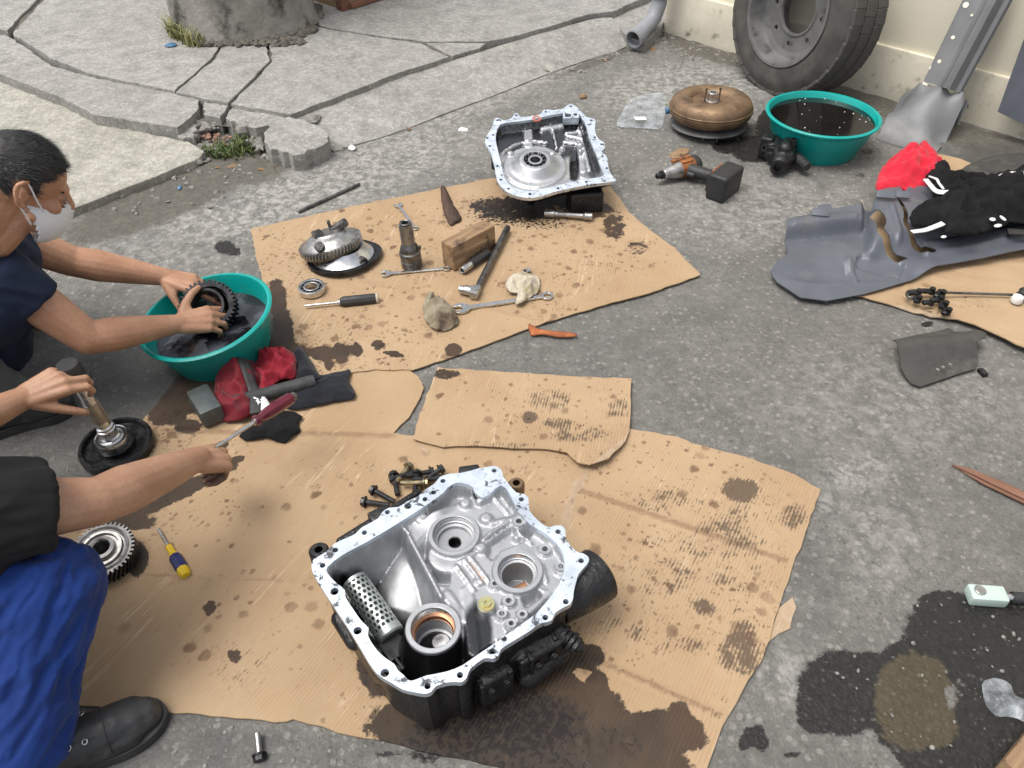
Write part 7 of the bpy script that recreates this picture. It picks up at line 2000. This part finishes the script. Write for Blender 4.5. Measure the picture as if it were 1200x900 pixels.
    skinobj('trousers', m, .008, 3, MT['greytrouser'], t, None, (.016, 10, 8))
    shoe(t, (-1.50, 1.50, .002), (-1.285, 1.615, .002), .10, .1, an, MT['leather'], 3)
    shoe(t, (-1.72, 1.98, .002), (-1.50, 2.06, .002), .10, .1, af, MT['leather'], 4)
MT['eye'] = surf('eye', (.35, .33, .30), (.02, .014, .01), 120, (.15, .2), 0, 0)
man_one()

# --- near man squatting at the lower left
def man_two():
    t = thing('person', 'squatting man in charcoal shirt and royal blue trousers holding a screwdriver by its blade', 'person', Vector((-1.05, .82, .004)))
    o0 = Vector(t.location)
    S_n, E_n, W_n = D(-52, 606, 1.34), D(112, 588, 1.50), D(226, 540, 1.76)
    S_f, E_f, W_f = Vector((-1.36, 1.02, .58)), D(-120, 535, 1.66), D(24, 468, 1.85)
    m = M()
    def arm(S, E, Wr, k=1.0):
        chain(m, [(S, .062 * k), (S.lerp(E, .5), .058 * k), (E, .047 * k)])
        chain(m, [(E, .046 * k), (E.lerp(Wr, .26), .050 * k), (E.lerp(Wr, .62), .042 * k), (Wr, .030 * k), (Wr + (Wr - E).normalized() * .02, .028 * k)])
    arm(S_n, E_n, W_n, 1.02); arm(S_f, E_f, W_f, .98)
    nb = (S_n + S_f) / 2 + Vector((.02, .02, .07))
    hc = nb + Vector((.06, .03, .17))
    m.add(cap(S_n, .065, S_f, .065)).add(cap((S_n + S_f) / 2, .09, nb, .062)).add(cap(nb, .06, hc, .06))
    fw = Vector((.86, .28, -.42)).normalized(); yl = Vector((0, 0, 1)).cross(fw).normalized(); up = fw.cross(yl)
    rot = Matrix((fw, yl, up)).transposed()
    def H(x, y, z): return hc + fw * x + yl * y + up * z
    m.add(ell(H(-.006, 0, .030), (.099, .077, .090), rot, 22)).add(ell(H(.034, 0, -.042), (.060, .058, .074), rot)).add(cap(H(.070, -.018, -.098), .020, H(.07, .018, -.098), .020))
    m.add(cap(H(.09, 0, .01), .010, H(.112, 0, -.03), .014)).add(cap(H(.082, -.034, .016), .014, H(.082, .034, .016), .014)).add(cap(H(.095, -.02, -.065), .009, H(.095, .02, -.065), .009))
    for s in (-1, 1): m.add(ell(H(-.015, s * .080, 0), (.018, .010, .032), rot))
    e1, q1 = hand(m, W_n, D(266, 535, 1.86) - W_n, (CAMP - W_n).normalized() * .55 + Vector((0, .1, .75)), 1, [(52, 62, 40), (62, 60, 40), (68, 58, 40), (70, 58, 40)], 3, (36, 34, 16), 1.04)
    e2, q2 = hand(m, W_f, D(92, 436, 1.90) - W_f, (CAMP - W_f).normalized() * .65 + Vector((0, .0, .65)), -1, [(30, 52, 38), (32, 54, 40), (38, 54, 40), (44, 54, 40)], 4, (40, 20, 6), 1.06)
    dirt = [(e, .055, 1.25) for e in e1] + [(e, .03, .6) for e in e2] + [(W_n + (W_n - E_n).normalized() * .09, .035, .62), (q2[-1], .02, .55), (W_n, .03, .28)]
    skinobj('body', m, .0036, 5, MT['skin2'], t, dirt)
    obj('hair', M().add(ell(H(-.014, 0, .042) - o0, (.100, .083, .090), rot, 26)), MT['hair'], t, smooth=180)
    hip = Vector((-1.42, .62, .32))
    # shirt
    hem = S_n.lerp(E_n, .60)
    ax = (E_n - S_n).normalized()
    m = M().add(ell(S_n, (.098,) * 3)).add(frustum(S_n - ax * .02, .100, hem, .088)).add(cap(S_n + Vector((-.05, 0, -.02)), .10, S_f, .10)).add(cap((S_n + S_f) / 2 + Vector((-.04, -.04, -.06)), .17, hip, .18))
    m.add(cap(S_n + Vector((-.04, -.02, -.06)), .115, hip + Vector((.12, .04, .06)), .12)).add(cap(S_n + Vector((-.0, -.04, -.09)), .07, S_n + Vector((-.12, -.10, -.16)), .10)).add(frustum(S_f, .095, S_f.lerp(E_f, .5), .085))
    m.add(cap(nb - Vector((0, 0, .05)), .075, (S_n + S_f) / 2, .1))
    skinobj('shirt', m, .0055, 4, MT['blackshirt'], t, None, (.016, 15, 6, (1, 1, 1), True, (.7, .5, -.4)))
    # trousers
    k1, a1 = D(52, 690, 1.46), Vector((-.93, .60, .135))
    k2, a2 = Vector((-1.33, 1.08, .36)), Vector((-1.36, .86, .10))
    m = M().add(cap(hip, .17, k1, .100)).add(cap(k1, .098, k1.lerp(a1, .5), .088)).add(cap(k1.lerp(a1, .5), .088, a1, .085)).add(cap(hip + Vector((0, .2, 0)), .15, k2, .09)).add(cap(k2, .09, a2, .08))
    m.add(cap(hip + Vector((.12, -.10, -.05)), .13, k1 + Vector((-.05, -.10, -.12)), .10)).add(frustum(k1.lerp(a1, .7), .090, a1 + (a1 - k1).normalized() * .03, .092))
    skinobj('trousers', m, .0055, 3, MT['blue'], t, None, (.017, 25, 11, (1, 1, 1), True, (-.25, -.9, -.5)))
    W = shoe(t, (-.975, .545, .002), (-.715, .705, .002), .112, .1, a1, MT['leather'], 5)
    for path in ([(.64, -.46), (.66, -.2), (.67, .1), (.66, .3), (.63, .50)], [(.60, .30), (.45, .26), (.34, .25)], [(.60, -.24), (.45, -.22), (.34, -.2)]):
        pp = []
        for x, y in spline([Vector((a, b, 0)) for a, b in path], 6) and [(q.x, q.y) for q in spline([Vector((a, b, 0)) for a, b in path], 6)]:
            q = W(x, y, .06) - o0
            k = np.argsort(((W.uv[:, :2] - np.array(q)[:2]) ** 2).sum(1))[:5]; q.z = W.uv[k, 2].max() + .0002
            pp.append(q)
        obj('stitched_seam', tube(pp, .0016, 6), MT['sole'], t, smooth=180)
    for y in (.30, -.26):
        for x in (.46, .55):
            p = W(x, y, .098) - o0
            k = np.argsort(((W.uv[:, :2] - np.array(p)[:2]) ** 2).sum(1))[:6]; p.z = W.uv[k, 2].max() + .001
            obj('eyelet', M().add(ring(.0035, .0062, .004, 14, .0008), Matrix.Translation(p) @ Matrix.Rotation(R(-25 if y > 0 else 25), 4, 'X')), MT['bright'], t, smooth=40)
    shoe(t, (-1.44, .82, .002), (-1.20, .98, .002), .11, .1, a2, MT['leather'], 6)
man_two()
